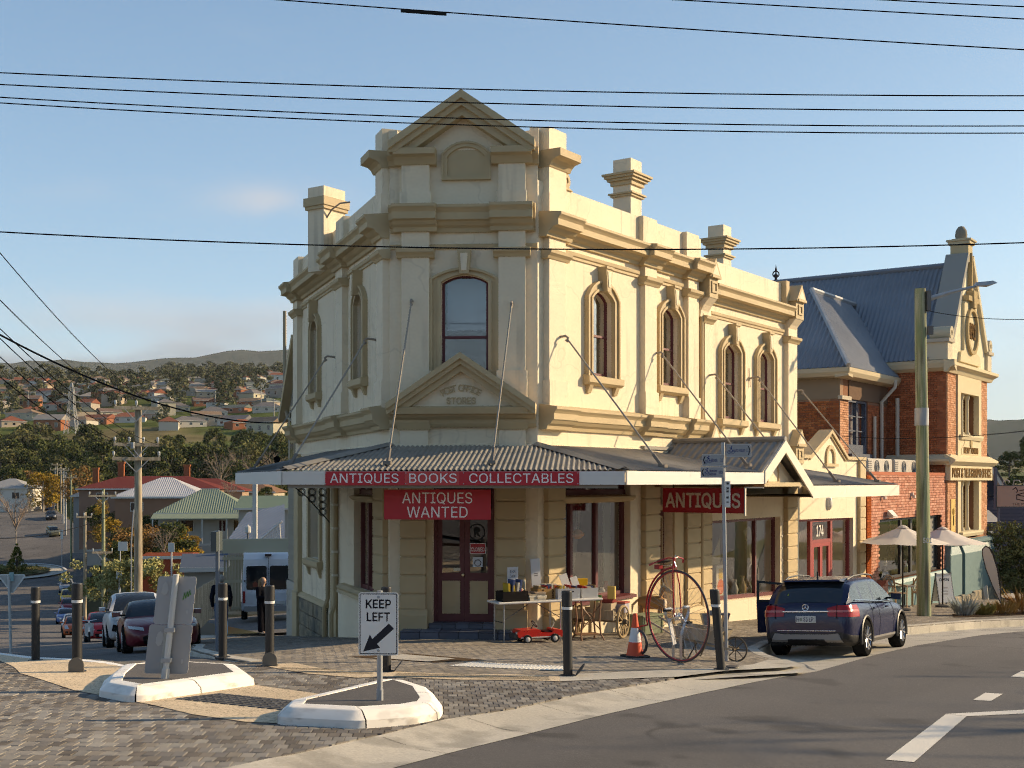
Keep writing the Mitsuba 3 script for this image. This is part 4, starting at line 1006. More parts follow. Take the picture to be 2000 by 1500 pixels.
for nm, ln, side_, lb in (('kerb', rkerb, 'left', 'concrete kerb along the parking bay on the sunny side'), ('kerb', lk[:13], 'right', 'concrete kerb on the building side of the side street')):
 k = newkey(nm); lab(k, lb, None, None, 'structure')
 kerb_run(ln, k, inner=side_, ylim=150, drop=.30)
 labels[k]['kind'] = 'structure'
kn = newkey('kerb'); lab(kn, 'white edged kerb beside the beige band on the far left', None, None, 'structure')
kerb_run([(-5.3, 17.1), (-6.6, 19.0), (-8.74, 22.38), (-12.59, 29.82)], kn, inner='left', mat='kerbwhite', drop=.2)
# kerb nose at the end of the parking bay
nz = put(hull([(4.25, 18.95, G(4.25, 18.95) - .12), (4.62, 19.4, G(4.6, 19.4) - .12), (4.68, 20.5, G(4.6, 20.4) - .12), (4.3, 20.3, G(4.3, 20.3)), (4.52, 20.4, G(4.5, 20.4) + .005), (4.45, 19.5, G(4.4, 19.5) + .0), (4.1, 19.1, G(4.1, 19.1)), (3.9, 19.2, G(3.9, 19.2) - .1), (3.95, 19.35, G(3.9, 19.3) - .0)]), 'concrete', 'kerb_stone', 'kerb')
# painted lines
for nm, q in (('lane_line', [(3.45, 11.2), (3.68, 11.1), (5.38, 14.35), (5.19, 14.5)]), ('lane_line', [(5.19, 14.52), (5.40, 14.36), (9.2, 16.0), (9.2, 16.4)]), ('lane_dash', [(6.08, 15.99), (6.29, 15.92), (6.79, 16.77), (6.58, 16.86)]), ('lane_dash', [(7.9, 19.2), (8.11, 19.1), (8.7, 20.1), (8.49, 20.2)])):
 put(drape(q, .5, -.093), 'matte', nm, 'main_road', color=(.62, .60, .55))
# ---------------------------------------------------------------- traffic islands
def island(base, key, h=.17, npieces=8, rot=0):
 ls = sg.Polygon(base).buffer(.18).buffer(-.36).buffer(.18).exterior
 n = 96
 P_ = np.array([ls.interpolate((i + rot) % n / n, normalized=True).coords[0] for i in range(n)])
 if sg.Polygon(P_).exterior.is_ccw is False: P_ = P_[::-1]
 t = np.roll(P_, -1, 0) - np.roll(P_, 1, 0); t /= np.linalg.norm(t, axis=1)[:, None]
 nn = np.stack([-t[:, 1], t[:, 0]], 1)
 zb = G(P_[:, 0], P_[:, 1])
 def ring(o, z):
  return np.column_stack([P_ + nn * o, zb + z])
 R_ = [ring(0, -.03), ring(.01, h * .45), ring(.10, h * .93), ring(.13, h), ring(.25, h + .01), ring(.26, h - .03)]
 step = n // npieces
 for k in range(npieces):
  idx = [(k * step + j) % n for j in range(step + 1)]
  V = []
  for r_ in R_:
   q = r_[idx].copy()
   q[0] += (q[1] - q[0]) * .10; q[-1] += (q[-2] - q[-1]) * .10
   V.append(q)
  V = np.vstack(V); m_ = len(idx)
  F = []
  for a in range(len(R_) - 1):
   for j in range(m_ - 1):
    F.append([a * m_ + j, a * m_ + j + 1, (a + 1) * m_ + j + 1, (a + 1) * m_ + j])
  put(M(V, F), 'kerbwhite', 'kerb_block', key, smooth=40)
 inner = sg.Polygon(P_ + nn * .255)
 put(drape(inner, .3, h + .002), 'asphalt', 'infill', key, smooth=True)
 put(M(np.vstack([ring(.03, -.03), ring(.12, h * .85)]), [[i, (i + 1) % n, n + (i + 1) % n, n + i] for i in range(n)]), 'matte', 'core', key, color=(.05, .05, .045))
I1 = thing('traffic_island', 'white kerbed traffic island with asphalt infill carrying the grey sign backs', 'traffic island')
island([(-4.73, 13.86), (-5.0, 14.84), (-5.24, 16.1), (-4.94, 16.6), (-4.5, 16.8), (-3.69, 16.5), (-3.22, 15.26), (-4.15, 13.32)], I1, .15, 8, 3)
I2 = thing('traffic_island', 'white kerbed traffic island with asphalt infill carrying the keep left sign', 'traffic island')
island([(-2.35, 12.0), (-2.40, 12.72), (-1.64, 14.98), (-1.26, 14.94), (-.92, 14.2), (-.74, 13.08), (-.75, 12.6), (-.98, 12.2), (-1.5, 11.83)], I2, .16, 8, 3)
# keep left sign
KL = thing('keep_left_sign', 'white rectangular keep left sign with black arrow on a galvanised post', 'sign')
sx, sy, sz = -1.39, 12.75, float(G(-1.39, 12.75)) + .16
put(cyl((sx, sy, sz), (sx, sy, 1.84), .030, n=14), 'galv', 'post', KL, smooth=40)
put(cyl((sx, sy, sz), (sx, sy, sz + .12), .037, n=14), 'galv', 'collar', KL, smooth=40)
FK = Frame((sx - .01, sy - .045), (math.cos(.05), -math.sin(.05)), (-math.sin(.05), -math.cos(.05)))
w_, zc0, zc1 = .21, 1.165, 1.825
rr_ = sg.box(-w_, zc0, w_, zc1).buffer(-.03).buffer(.03)
put(FK(slab(rr_, -.004, 0)), 'satin', 'panel', KL, color=(.72, .70, .66))
bd = rr_.buffer(-.012); put(FK(slab(bd.difference(bd.buffer(-.009)), .0005, .002)), 'matte', 'border', KL, color=(.015, .015, .018))
put(FK(mv(uz(fit_text('KEEP', .088, .265, .002, True)), .0, .0005, 1.66)), 'matte', 'lettering', KL, color=(.015, .015, .018))
put(FK(mv(uz(fit_text('LEFT', .088, .245, .002, True)), .0, .0005, 1.525)), 'matte', 'lettering', KL, color=(.015, .015, .018))
aw_ = sg.Polygon([(-.16, 1.205), (-.09, 1.385), (-.065, 1.335), (.11, 1.50), (.165, 1.445), (-.015, 1.285), (.02, 1.245)])
put(FK(slab(aw_, .0005, .002)), 'matte', 'arrow', KL, color=(.035, .035, .042))
for z in (1.775, 1.215):
 put(FK(tr(lathe([(0, .014), (.012, .012), (.016, 0)], 8), Tm(0, 0, z) @ Rx(-math.pi / 2))), 'galv', 'bolt', KL)
put(cat([box(sx - .05, sx + .05, sy - .04, sy + .03, z - .02, z + .02) for z in (1.775,)]), 'galv', 'clamp', KL)
# the two sign backs, leaning
SB = thing('road_sign', 'pair of dented grey sign backs one above the other on a leaning white post', 'sign')
px, py = -4.14, 14.46; pz = float(G(px, py)) + .15
lean = np.eye(4); lean[:3, 2] = (.10, .03, 1)
LB = Tm(px, py, pz) @ lean
put(tr(cyl((0, 0, 0), (0, 0, 1.24), .036, n=14), LB), 'satin', 'post', SB, color=(.52, .51, .48), smooth=40)
put(tr(cyl((0, 0, 0), (0, 0, .12), .048, n=14), LB), 'satin', 'collar', SB, color=(.5, .49, .46), smooth=40)
for (x0, x1, z0, z1, sk, cc) in ((-.24, .24, .64, 1.21, .02, (.34, .335, .33)), (-.285, .255, .05, .635, .0, (.30, .295, .29))):
 q = sg.box(x0, z0, x1, z1).buffer(-.035).buffer(.035)
 pnl = put(tr(slab(q, .05, .056), LB @ Rz(-.12)), 'satin', 'panel', SB, color=cc)
 for (a, b, r_) in ((-.14, z0 + .42, .045), (.17, z0 + .15, .015)):
  blob = sg.Polygon([(a + r_ * math.cos(t) * (.7 + .5 * rng.random()), b + r_ * 1.9 * math.sin(t) * (.7 + .5 * rng.random())) for t in np.linspace(0, 6.1, 9)])
  put(tr(slab(blob.buffer(0), .045, .0495), LB @ Rz(-.12)), 'matte', 'scuff', pnl, color=(.42, .415, .40))
put(tr(slab(sg.box(-.09, .1, .02, .55).buffer(-.03).buffer(.03), .040, .0445), LB @ Rz(-.12)), 'matte', 'strip', SB, color=(.40, .39, .35))
gr_ = cat([tube([(.10 + .03 * i, .046, .93 + .02 * i), (.115 + .03 * i, .046, 1.02 + .015 * i), (.13 + .03 * i, .046, .95 + .02 * i)], .006, 4) for i in range(3)])
put(tr(gr_, LB @ Rz(-.12)), 'matte', 'graffiti', SB, color=(.10, .26, .06))
for z in (.58, .22):
 put(tr(box(-.06, .06, -.045, .045, z - .025, z + .025), LB), 'galv', 'clamp', SB)
# bollards
def bollard(x, y, lx=0, ly=0, label='', disc=1, H=1.2):
 z = float(G(x, y)); k = thing('bollard', label, 'bollard', 'black bollards at the crossing')
 m = np.eye(4); m[:3, 2] = (lx, ly, 1); m = Tm(x, y, z) @ m
 put(tr(lathe([(.066, -.05), (.066, H - .265), (.062, H - .262)], 18), m), 'satin', 'post', k, color=(.016, .016, .017), smooth=40)
 put(tr(lathe([(.074, H - .262), (.074, H - .222)], 18), m), 'satin', 'band', k, color=(.62, .62, .60), smooth=40)
 put(tr(lathe([(.066, H - .222), (.075, H - .218), (.075, H - .02), (.068, H), (0, H)], 18), m), 'satin', 'cap', k, color=(.018, .018, .019), smooth=40)
 put(tr(lathe([(.12, -.02), (.12, .012), (.07, .02)], 16), Tm(x, y, z)), 'satin', 'base_plate', k, color=(.03, .03, .03))
 if disc == 1:
  q = sg.Point(0, .10).buffer(.105).union(sg.box(-.105, 0, .105, .10)).intersection(sg.box(-.2, -.02, .2, .3))
  put(mv(tr(slab(q, -.10, -.085), Tm(.02, 0, 0)), x, y, z), 'satin', 'foot_plate', k, color=(.15, .135, .11))
 elif disc == 2:
  q = lathe([(0, .015), (.10, .012), (.105, 0)], 14)
  put(tr(q, Tm(x + .18, y, z + .09) @ Ry(-.9)), 'satin', 'foot_plate', k, color=(.06, .055, .05))
 elif disc == 3:
  put(tr(lathe([(0, .015), (.10, .012), (.105, 0)], 14), Tm(x + .22, y + .25, z + .005)), 'satin', 'foot_plate', k, color=(.06, .055, .05))
bollard(-7.91, 20.13, label='black bollard with white band, furthest along the beige band by the side street', disc=0, H=1.22)
bollard(-5.9, 16.45, label='black bollard with white band and grey foot plate on the beige band', disc=1)
bollard(-4.52, 18.95, label='black bollard in the shade beside the blue grey street sign pole', disc=0, H=1.16)
bollard(-3.54, 17.71, label='black bollard with round foot plate in front of the woman in black', disc=1, H=1.17)
bollard(-1.78, 17.17, label='black bollard mostly hidden behind the keep left sign', disc=2)
put(drape([(2.2, 17.05), (3.3, 17.9), (4.5, 18.75), (4.72, 19.6), (4.3, 19.6), (3.0, 18.6)], .25, -.05), 'concrete', 'kerb_apron', 'gutter', smooth=True)
bollard(.79, 17.1, -.015, 0, label='black bollard in front of the table of books and red pedal car', disc=2)
bollard(3.18, 18.43, -.085, 0, label='leaning black bollard at the kerb beside the penny farthing', disc=3, H=1.22)
# ---------------------------------------------------------------- helpers: bricks, corrugated planes
def bricks(fr, poly, parent, d=0.0, L=.235, H=.086, best=0, cols=((.27, .085, .035), (.22, .065, .03), (.31, .11, .045), (.18, .06, .035)), pro=.012, rev=False, seed=5, flem=False):
 r = np.random.default_rng(seed)
 x0, z0, x1, z1 = poly.bounds
 rects = []
 for j in range(int((z1 - z0) / H) + 1):
  u = x0 - (L / 2 if j % 2 else 0)
  k = 0
  while u < x1:
   l_ = (L if (k % 2 == 0 or not flem) else L * .5)
   a, b = max(u + .005, x0 + .002), min(u + l_ - .005, x1 - .002)
   za, zb = z0 + j * H + .005, min(z0 + (j + 1) * H - .005, z1 - .002)
   if b - a > .03 and zb - za > .02 and shapely.contains_xy(poly, (a + b) / 2, (za + zb) / 2):
    rects.append((a, b, za, zb))
   u += l_; k += 1
 Rr = np.array(rects); n = len(Rr)
 dd = d + pro * (.6 + .8 * r.random(n))
 a, b, c, e = Rr.T
 bk = np.full(n, d - .01); ins = .004
 V = np.stack([np.stack([x, y, z], 1) for x, y, z in ((a, bk, c), (b, bk, c), (b, bk, e), (a, bk, e), (a + ins, dd, c + ins), (b - ins, dd, c + ins), (b - ins, dd, e - ins), (a + ins, dd, e - ins))], 1)
 f = np.array([[0, 1, 5], [0, 5, 4], [1, 2, 6], [1, 6, 5], [2, 3, 7], [2, 7, 6], [3, 0, 4], [3, 4, 7], [4, 5, 6], [4, 6, 7]])
 C_ = np.array(cols)[r.integers(0, len(cols), n)] * (.86 + .28 * r.random(n))[:, None]
 order = np.argsort(-a if rev else a)[:best]
 m = np.ones(n, bool); m[order] = False
 for i in order:
  put(fr((V[i], f, np.repeat(C_[i:i + 1], 8, 0))), 'matte', 'brick', parent)
 if m.any():
  put(fr((V[m].reshape(-1, 3), (f[None] + (np.arange(m.sum()) * 8)[:, None, None]).reshape(-1, 3), np.repeat(C_[m], 8, 0))), 'matte', 'brick' if not best else 'far_brick', parent, kind='stuff')
def corr_poly(pts, eave, up, pitch=.09, amp=.014, per=6):
 """corrugated sheet over a planar polygon of 3-D points; ribs run along 'up'"""
 pts = np.asarray(pts, float); O = pts[0]
 e = np.asarray(eave, float); e = e / np.linalg.norm(e)
 n = np.cross(pts[1] - pts[0], pts[2] - pts[0]); n /= np.linalg.norm(n)
 e = e - n * (e @ n); e /= np.linalg.norm(e)
 t = np.cross(n, e)
 if n[2] < 0: n = -n
 q = np.stack([(pts - O) @ e, (pts - O) @ t], 1)
 pg = sg.Polygon(q).buffer(0)
 x0, y0, x1, y1 = pg.bounds
 k = max(8, int((x1 - x0) / pitch * per)); s = np.linspace(x0 + 1e-3, x1 - 1e-3, k)
 lo, hi = np.zeros(k), np.zeros(k)
 for i, x in enumerate(s):
  l = pg.intersection(sg.LineString([(x, y0 - 1), (x, y1 + 1)]))
  if l.is_empty: lo[i] = hi[i] = (lo[i - 1] if i else 0)
  else: lo[i], hi[i] = l.bounds[1], l.bounds[3]
 w = amp * np.cos(s * 2 * math.pi / pitch)
 V = np.concatenate([O + s[:, None] * e + v[:, None] * t + w[:, None] * n for v in (lo, hi)])
 i = np.arange(k - 1)
 return M(V, np.stack([i, i + 1, i + k + 1, i + k], 1))
# ---------------------------------------------------------------- number 174
Q = thing('small_shop', 'low cream shop with a stepped gable parapet, maroon door and number 174', 'building')
gp = [(13.5, -1.7), (19.15, -1.9), (19.15, 3.66), (17.5, 3.66), (16.1, 4.44), (14.35, 3.66), (13.5, 3.66)]
hw_ = [[(13.62, -1.6), (18.2, -1.8), (18.2, 1.80), (13.62, 1.86)]]
put(wall(FR, 0, 0, 0, 0, hw_, top=gp), 'cream', 'wall', Q)
put(FR.box(13.55, 19.15, -5, -.3, 3.2, 3.4), 'matte', 'roof', Q, color=(.2, .2, .2))
cp = sg.LineString([(13.45, 3.70), (14.33, 3.70), (16.1, 4.50), (17.52, 3.70), (19.2, 3.70)]).buffer(.05, cap_style=2, join_style=2)
put(FR(slab(cp, -.34, .10)), 'ochre', 'coping', Q)
cp2 = sg.LineString([(14.40, 3.62), (16.1, 4.39), (17.45, 3.62)]).buffer(.025, cap_style=2, join_style=2)
put(FR(slab(cp2, .0, .05)), 'ochre', 'moulding', Q)
ar = sg.Polygon(arch_pts(15.72, 16.5, 3.50, 3.72, .36)); a_ = put(FR(slab(ar.difference(sg.Polygon(arch_pts(15.84, 16.38, 3.50, 3.70, .26))), 0, .06)), 'ochre', 'niche_moulding', Q)
put(FR(prism([(0, 3.42), (.1, 3.42), (.1, 3.5), (0, 3.52)], 15.6, 16.62)), 'ochre', 'sill', a_)
pq = put(FR.box(18.62, 19.15, -.02, .10, 2.9, 3.62), 'ochre', 'pier_panel', Q)
rust_pier(FR, 18.55, 19.1, -1.2, 2.5, .12)
k = put(FR(slab(sg.Polygon(hw_[0]).difference(sg.box(13.72, -1.2, 14.82, 1.78)).difference(sg.box(14.98, -1.9, 16.5, 1.1)).difference(sg.box(14.98, 1.2, 16.5, 1.74)).difference(sg.box(16.66, -1.2, 18.1, 1.74)), -.22, -.12)), 'satin', 'shop_front', Q, color=(.23, .03, .03))
for (a, b, c, e) in ((13.7, 14.84, -1.2, 1.8), (16.64, 18.12, -1.2, 1.78)):
 put(FR.box(a, b, -.18, -.175, c, e), 'pane', 'pane', k)
put(FR.box(14.96, 16.52, -.18, -.175, 1.18, 1.76), 'pane', 'fanlight', k)
dk = put(FR(slab(sg.box(14.98, -1.7, 16.5, 1.1).difference(sg.box(15.14, -.9, 15.64, .98)).difference(sg.box(15.84, -.9, 16.36, .98)), -.2, -.13)), 'satin', 'door', Q, color=(.26, .028, .03))
put(FR.box(15.1, 16.4, -.175, -.17, -.95, 1.0), 'pane', 'pane', dk)
put(FR(mv(uz(fit_text('174', .32, .58, .004, True)), 15.74, -.172, 1.30)), 'matte', 'number', k, color=(.7, .68, .64))
put(FR.box(15.24, 15.5, -.165, -.15, -.75, .05), 'satin', 'poster', dk, color=(.5, .08, .06))
lmp = put(FR(tr(lathe([(0, .14), (.10, .12), (.15, .06), (.16, 0)], 16), Tm(15.95, .0, 2.32) @ Rx(-math.pi / 2) @ S(.8, 1.5, 1))), 'satin', 'bulkhead_light', Q, color=(.55, .53, .48), smooth=40)
put(FR.box(13.5, 19.1, -2.6, -2.5, -2, 3.2), 'matte', 'back_wall', Q, color=(.06, .055, .05))
put(FR.box(13.5, 19.1, -2.6, -.3, -1.75, -1.6), 'matte', 'floor', Q, color=(.10, .08, .06))
put(FR.box(19.0, 19.14, -5, -.3, -2, 3.4), 'cream', 'side_wall', Q)
# ---------------------------------------------------------------- pink brick cafe
K = thing('cafe', 'pink brick single storey cafe with wide folding windows and teal base', 'building')
PINK = ((.50, .265, .195), (.46, .235, .165), (.54, .30, .22), (.43, .205, .145))
kw = sg.box(19.35, -2.6, 28.7, 3.18).difference(sg.box(20.7, -.45, 28.2, 1.66))
put(FR(slab(kw, -.4, -.01)), 'matte', 'mortar', K, color=(.10, .055, .04))
bricks(FR, kw.intersection(sg.box(19.8, -.45, 28.7, 3.18)), K, 0, best=300, cols=PINK, rev=False, flem=True, H=.096, L=.29)
bricks(FR, sg.box(19.36, -2.0, 19.78, 3.18), K, .06, cols=((.33, .09, .03), (.28, .075, .025)), seed=8)
put(FR.box(19.37, 19.77, -.4, .055, -2.2, 3.18), 'matte', 'pier', K, color=(.2, .07, .04))
put(FR(prism([(-.4, 3.18), (.03, 3.18), (.03, 3.29), (-.4, 3.29)], 19.8, 28.7)), 'matte', 'coping', K, color=(.42, .17, .11))
put(FR(prism([(0, -2.7), (.12, -2.7), (.12, -.62), (.05, -.5), (0, -.48)], 20.5, 28.7)), 'satin', 'base', K, color=(.13, .22, .22))
wk = put(FR(slab(sg.box(20.7, -.45, 28.2, 1.66).difference(unary_union([sg.box(a, -.36, b, 1.58) for a, b in ((20.8, 23.55), (23.75, 24.75), (24.95, 26.3), (26.45, 28.1))])), -.25, -.15)), 'satin', 'window', K, color=(.02, .02, .022))
for a, b in ((20.78, 23.6), (23.7, 24.8), (24.9, 26.35)):
 put(FR.box(a, b, -.2, -.195, -.38, 1.6), 'pane', 'pane', wk)
put(FR.box(26.5, 28.1, -.3, -.24, -.4, 1.6), 'satin', 'shutter', wk, color=(.17, .16, .14))
put(FR.box(26.8, 27.5, -.24, -.235, -.3, 1.4), 'satin', 'panel', wk, color=(.22, .205, .18))
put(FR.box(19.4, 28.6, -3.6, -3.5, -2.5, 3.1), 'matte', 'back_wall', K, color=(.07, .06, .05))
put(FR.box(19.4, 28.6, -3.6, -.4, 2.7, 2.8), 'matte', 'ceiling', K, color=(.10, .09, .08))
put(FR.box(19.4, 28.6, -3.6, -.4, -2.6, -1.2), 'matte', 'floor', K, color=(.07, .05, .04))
put(FR.box(19.4, 28.6, -3.6, -.1, 3.05, 3.12), 'matte', 'roof', K, color=(.12, .12, .12))
for i in range(10):
 u, z = 20.9 + rng.random() * 5.2, -.35 + rng.random() * .3
 put(FR(tr(lathe([(0, 0), (.05, 0), (.05, .14), (.02, .2), (.02, .26), (0, .26)], 8), Tm(u, -.5 - rng.random() * .8, z))), 'gloss', 'bottle', K, color=[(.4, .1, .05), (.5, .4, .1), (.2, .3, .15), (.5, .48, .42)][i % 4])
for u in (22.0, 23.1, 24.4, 25.7):
 put(FR(tr(lathe([(.01, .5), (.012, .05), (.14, -.05), (.16, -.18)], 10), Tm(u, -1.2, .9))), 'satin', 'pendant_lamp', K, color=(.5, .32, .04))
for u in (21.6, 25.2):
 f_ = put(FR(cat([box(u - .28, u + .28, .03, .3, 1.72, 1.76), hull([(u - .22, .05, 1.78), (u + .22, .05, 1.78), (u - .22, .3, 1.78), (u + .22, .3, 1.78), (u - .3, .12, 1.98), (u + .2, .12, 1.98)])])), 'satin', 'wall_lamp', K, color=(.5, .48, .44) if u < 23 else (.03, .03, .03))
for u in (21.0, 24.3):
 put(FR(cat([box(u - .03, u + .03, 0, .1, 2.42, 2.56), box(u - .05, u + .05, .06, .16, 2.36, 2.46)])), 'satin', 'spotlight', K, color=(.5, .45, .4))
bl = bricks(FR, sg.Polygon([(19.36, -1.9), (20.6, -1.9), (20.6, -.35), (19.36, -.75)]), K, .35, cols=PINK, seed=3)
put(FR(slab(sg.Polygon([(19.36, -2.2), (20.6, -2.2), (20.6, -.36), (19.36, -.76)]), .0, .345)), 'matte', 'low_wall', K, color=(.3, .13, .09))
for i, (u0, u1) in enumerate(((22.3, 25.0), (25.3, 28.4))):
 A = thing('air_conditioner', ['beige air conditioner unit with louvred end, first on the cafe roof', 'beige air conditioner unit with two dials, nearer the telegraph pole on the cafe roof'][i], 'air conditioner')
 put(FR(cbox(u0, u1, -1.6, -.9, 3.2, 3.78, .03)), 'satin', 'casing', A, color=(.42, .39, .34))
 for j in range(2):
  um = u0 + (u1 - u0) * (.35 + .4 * j)
  put(FR(slab(sg.Point(um, 3.48).buffer(.25), -.9, -.88)), 'satin', 'fan_grille', A, color=(.06, .065, .07))
  for r_ in (.08, .15, .21):
   put(FR(tr(torus(r_, .008, 20, 4), Tm(um, -.875, 3.48) @ Rx(math.pi / 2))), 'satin', 'ring', A + '__fan_grille', color=(.3, .3, .3))
 for j in range(6):
  put(FR.box(u0 + .05, u0 + .38, -.9, -.885, 3.28 + j * .075, 3.32 + j * .075), 'satin', 'louvre', A, color=(.15, .14, .13))
 put(FR(cat([box(u0 + .2, u0 + .3, -1.5, -1, 3.1, 3.2), box(u1 - .3, u1 - .2, -1.5, -1, 3.1, 3.2)])), 'satin', 'feet', A, color=(.1, .1, .1))
# ---------------------------------------------------------------- post office
O_ = thing('post_office', 'red brick post office with steep slate grey iron roof and cream gable dated 1891', 'building')
FPL = Frame(FR.pt(28.9, 0, 0)[:2], -Rn, -Rd)       # left side wall: u runs back from the street
CRM = (.62, .53, .36)
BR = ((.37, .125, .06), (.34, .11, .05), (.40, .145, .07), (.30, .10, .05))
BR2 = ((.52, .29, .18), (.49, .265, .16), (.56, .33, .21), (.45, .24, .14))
u0, u1 = 28.9, 35.1
put(FR.box(u0, u1, -8, -.02, -2.6, 7.6).__class__((FR(slab(sg.box(u0, -2.6, u1, 7.7).difference(sg.box(30.45, .35, 33.6, 7.1)), -.35, 0)))), 'matte', 'wall', O_, color=(.30, .16, .10))
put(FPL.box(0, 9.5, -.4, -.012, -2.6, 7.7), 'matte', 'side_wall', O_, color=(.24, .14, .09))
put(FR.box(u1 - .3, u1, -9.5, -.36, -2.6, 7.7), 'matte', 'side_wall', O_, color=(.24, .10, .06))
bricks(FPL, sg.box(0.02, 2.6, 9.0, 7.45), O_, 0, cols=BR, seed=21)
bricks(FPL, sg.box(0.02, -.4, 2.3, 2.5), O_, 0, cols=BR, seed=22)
for (a, b) in ((28.95, 30.2), (33.85, 35.1)):
 bricks(FR, sg.box(a, .9, b, 7.25), O_, .02, cols=BR2, seed=23)
 put(FR.box(a + .005, b - .005, -.3, .018, .4, 7.3), 'matte', 'pier', O_, color=(.36, .19, .11))
bricks(FR, sg.box(30.5, -.35 + .9, 33.8, .95), O_, .0, cols=BR2, seed=24) if False else None
bricks(FR, sg.box(30.3, -.1, 35.1, .62), O_, .05, cols=BR2, seed=25)
# central bay: cream frame, deep recess and slim windows on two floors
put(FR(slab(sg.box(30.2, .75, 33.85, 7.25).difference(sg.box(30.62, .9, 33.45, 2.98)).difference(sg.box(30.62, 4.85, 33.45, 6.55)), -.12, .10)), 'matte', 'bay_frame', O_, color=CRM)
put(FR.box(30.62, 33.45, -.75, -.70, .9, 6.6), 'matte', 'recess', O_, color=(.40, .33, .18))
for a, zz in (((.9, 2.98), 0), ((4.85, 6.55), 1)):
 w = put(FR(slab(sg.box(30.9, a[0], 32.3, a[1]).difference(sg.box(31.0, a[0] + .1, 31.58, a[1] - .1)).difference(sg.box(31.66, a[0] + .1, 32.2, a[1] - .1)), -.6, -.5)), 'matte', 'window', O_, color=(.5, .47, .4))
 put(FR.box(31.0, 32.2, -.56, -.555, a[0] + .1, a[1] - .1), 'pane', 'pane', w)
 put(FR.box(30.95, 32.25, -.54, -.49, (a[0] + a[1]) / 2, (a[0] + a[1]) / 2 + .06), 'matte', 'rail', w, color=(.5, .47, .4))
 for u in (30.75, 31.62, 32.5):
  put(FR(lathe([(.13, 0), (.13, .1), (.08, .16), (.075, a[1] - a[0] - .25), (.12, a[1] - a[0] - .1), (.13, a[1] - a[0])], 10).__class__((lambda m: (m[0] + np.array([u, -.15, a[0]]), m[1], m[2]))(lathe([(.13, 0), (.13, .1), (.08, .16), (.075, a[1] - a[0] - .25), (.12, a[1] - a[0] - .1), (.13, a[1] - a[0])], 10)))), 'matte', 'column', O_, color=(.60, .52, .36), smooth=40)
 put(FR(prism([(0, a[0] - .2), (.18, a[0] - .2), (.24, a[0] - .08), (.24, a[0]), (-.6, a[0] + .02)], 30.4, 33.7)), 'matte', 'sill', w, color=(.62, .54, .37))
# string cornice with the words
put(FR(prism([(0, 3.0), (.20, 3.0), (.20, 3.60), (0, 3.60)], 28.75, 35.3)), 'matte', 'name_band', O_, color=CRM)
put(FR(prism([(0, 3.60), (.24, 3.60), (.42, 3.74), (.42, 3.82), (.05, 4.02), (0, 4.02)], 28.6, 35.45)), 'matte', 'cornice', O_, color=CRM)
put(FPL(prism([(0, 3.60), (.24, 3.60), (.42, 3.74), (.42, 3.82), (.05, 4.02), (0, 4.02)], -.2, 7)), 'matte', 'cornice', O_, color=CRM)
put(FR(mv(uz(fit_text('POST & TELEGRAPH OFFICE', .36, 6.1, .03, True)), 32.0, .20, 3.12)), 'matte', 'lettering', O_, color=(.20, .13, .065))
ct = sg.Polygon([(30.7, 4.05), (33.4, 4.05), (33.4, 4.3), (33.1, 4.4), (32.8, 4.75), (32.05, 4.82), (31.3, 4.75), (31.0, 4.4), (30.7, 4.3)])
put(FR(slab(ct, -.1, .12)), 'matte', 'cartouche', O_, color=CRM)
put(FR(slab(sg.Point(32.05, 4.52).buffer(.16), .12, .16)), 'matte', 'boss', O_ + '__cartouche', color=(.40, .31, .17))
put(FR(mv(uz(fit_text('NEW TOWN', .24, 2.2, .03, True)), 32.05, .12, 4.10)), 'matte', 'lettering', O_, color=(.20, .13, .065))
# main cornice, teal base, footing stones
CP = [(0, 7.25), (.12, 7.25), (.22, 7.4), (.42, 7.5), (.42, 7.62), (.0, 7.74)]
put(FR(prism(CP, 28.5, 35.5)), 'matte', 'cornice', O_, color=CRM)
put(FPL(prism([(0, 7.3), (.1, 7.3), (.3, 7.42), (.36, 7.6), (.36, 7.72), (0, 7.74)], -.4, 8)), 'matte', 'gutter', O_, color=(.55, .47, .32))
TE = (.105, .17, .175)
for a, b, d_ in ((28.75, 30.35, .22), (30.5, 35.35, .30)):
 put(FR(prism([(0, -2.7), (d_, -2.7), (d_, .05), (d_ - .12, .35), (d_ - .05, .42), (d_ - .05, .55), (0, .62)], a, b)), 'satin', 'base', O_, color=TE)
put(FPL(prism([(0, -2.7), (.2, -2.7), (.2, .05), (.08, .35), (.1, .55), (0, .62)], -.2, 2)), 'satin', 'base', O_, color=TE)
u = 28.7
while u < 35.4:
 w_ = .4 + .5 * rng.random()
 put(FR(cbox(u + .01, u + w_ - .01, .2, .36 + .05 * rng.random(), -2.8, -1.62 + .1 * rng.random(), .04)), 'stone', 'footing_stone', O_)
 u += w_
put(FR(hull([(32.9, .36, -2.5), (33.3, .36, -2.5), (32.9, .62, -2.5), (33.3, .62, -2.5), (32.95, .38, -1.5), (33.25, .38, -1.5), (33.1, .52, -1.38)])), 'concrete', 'bollard_stone', O_)
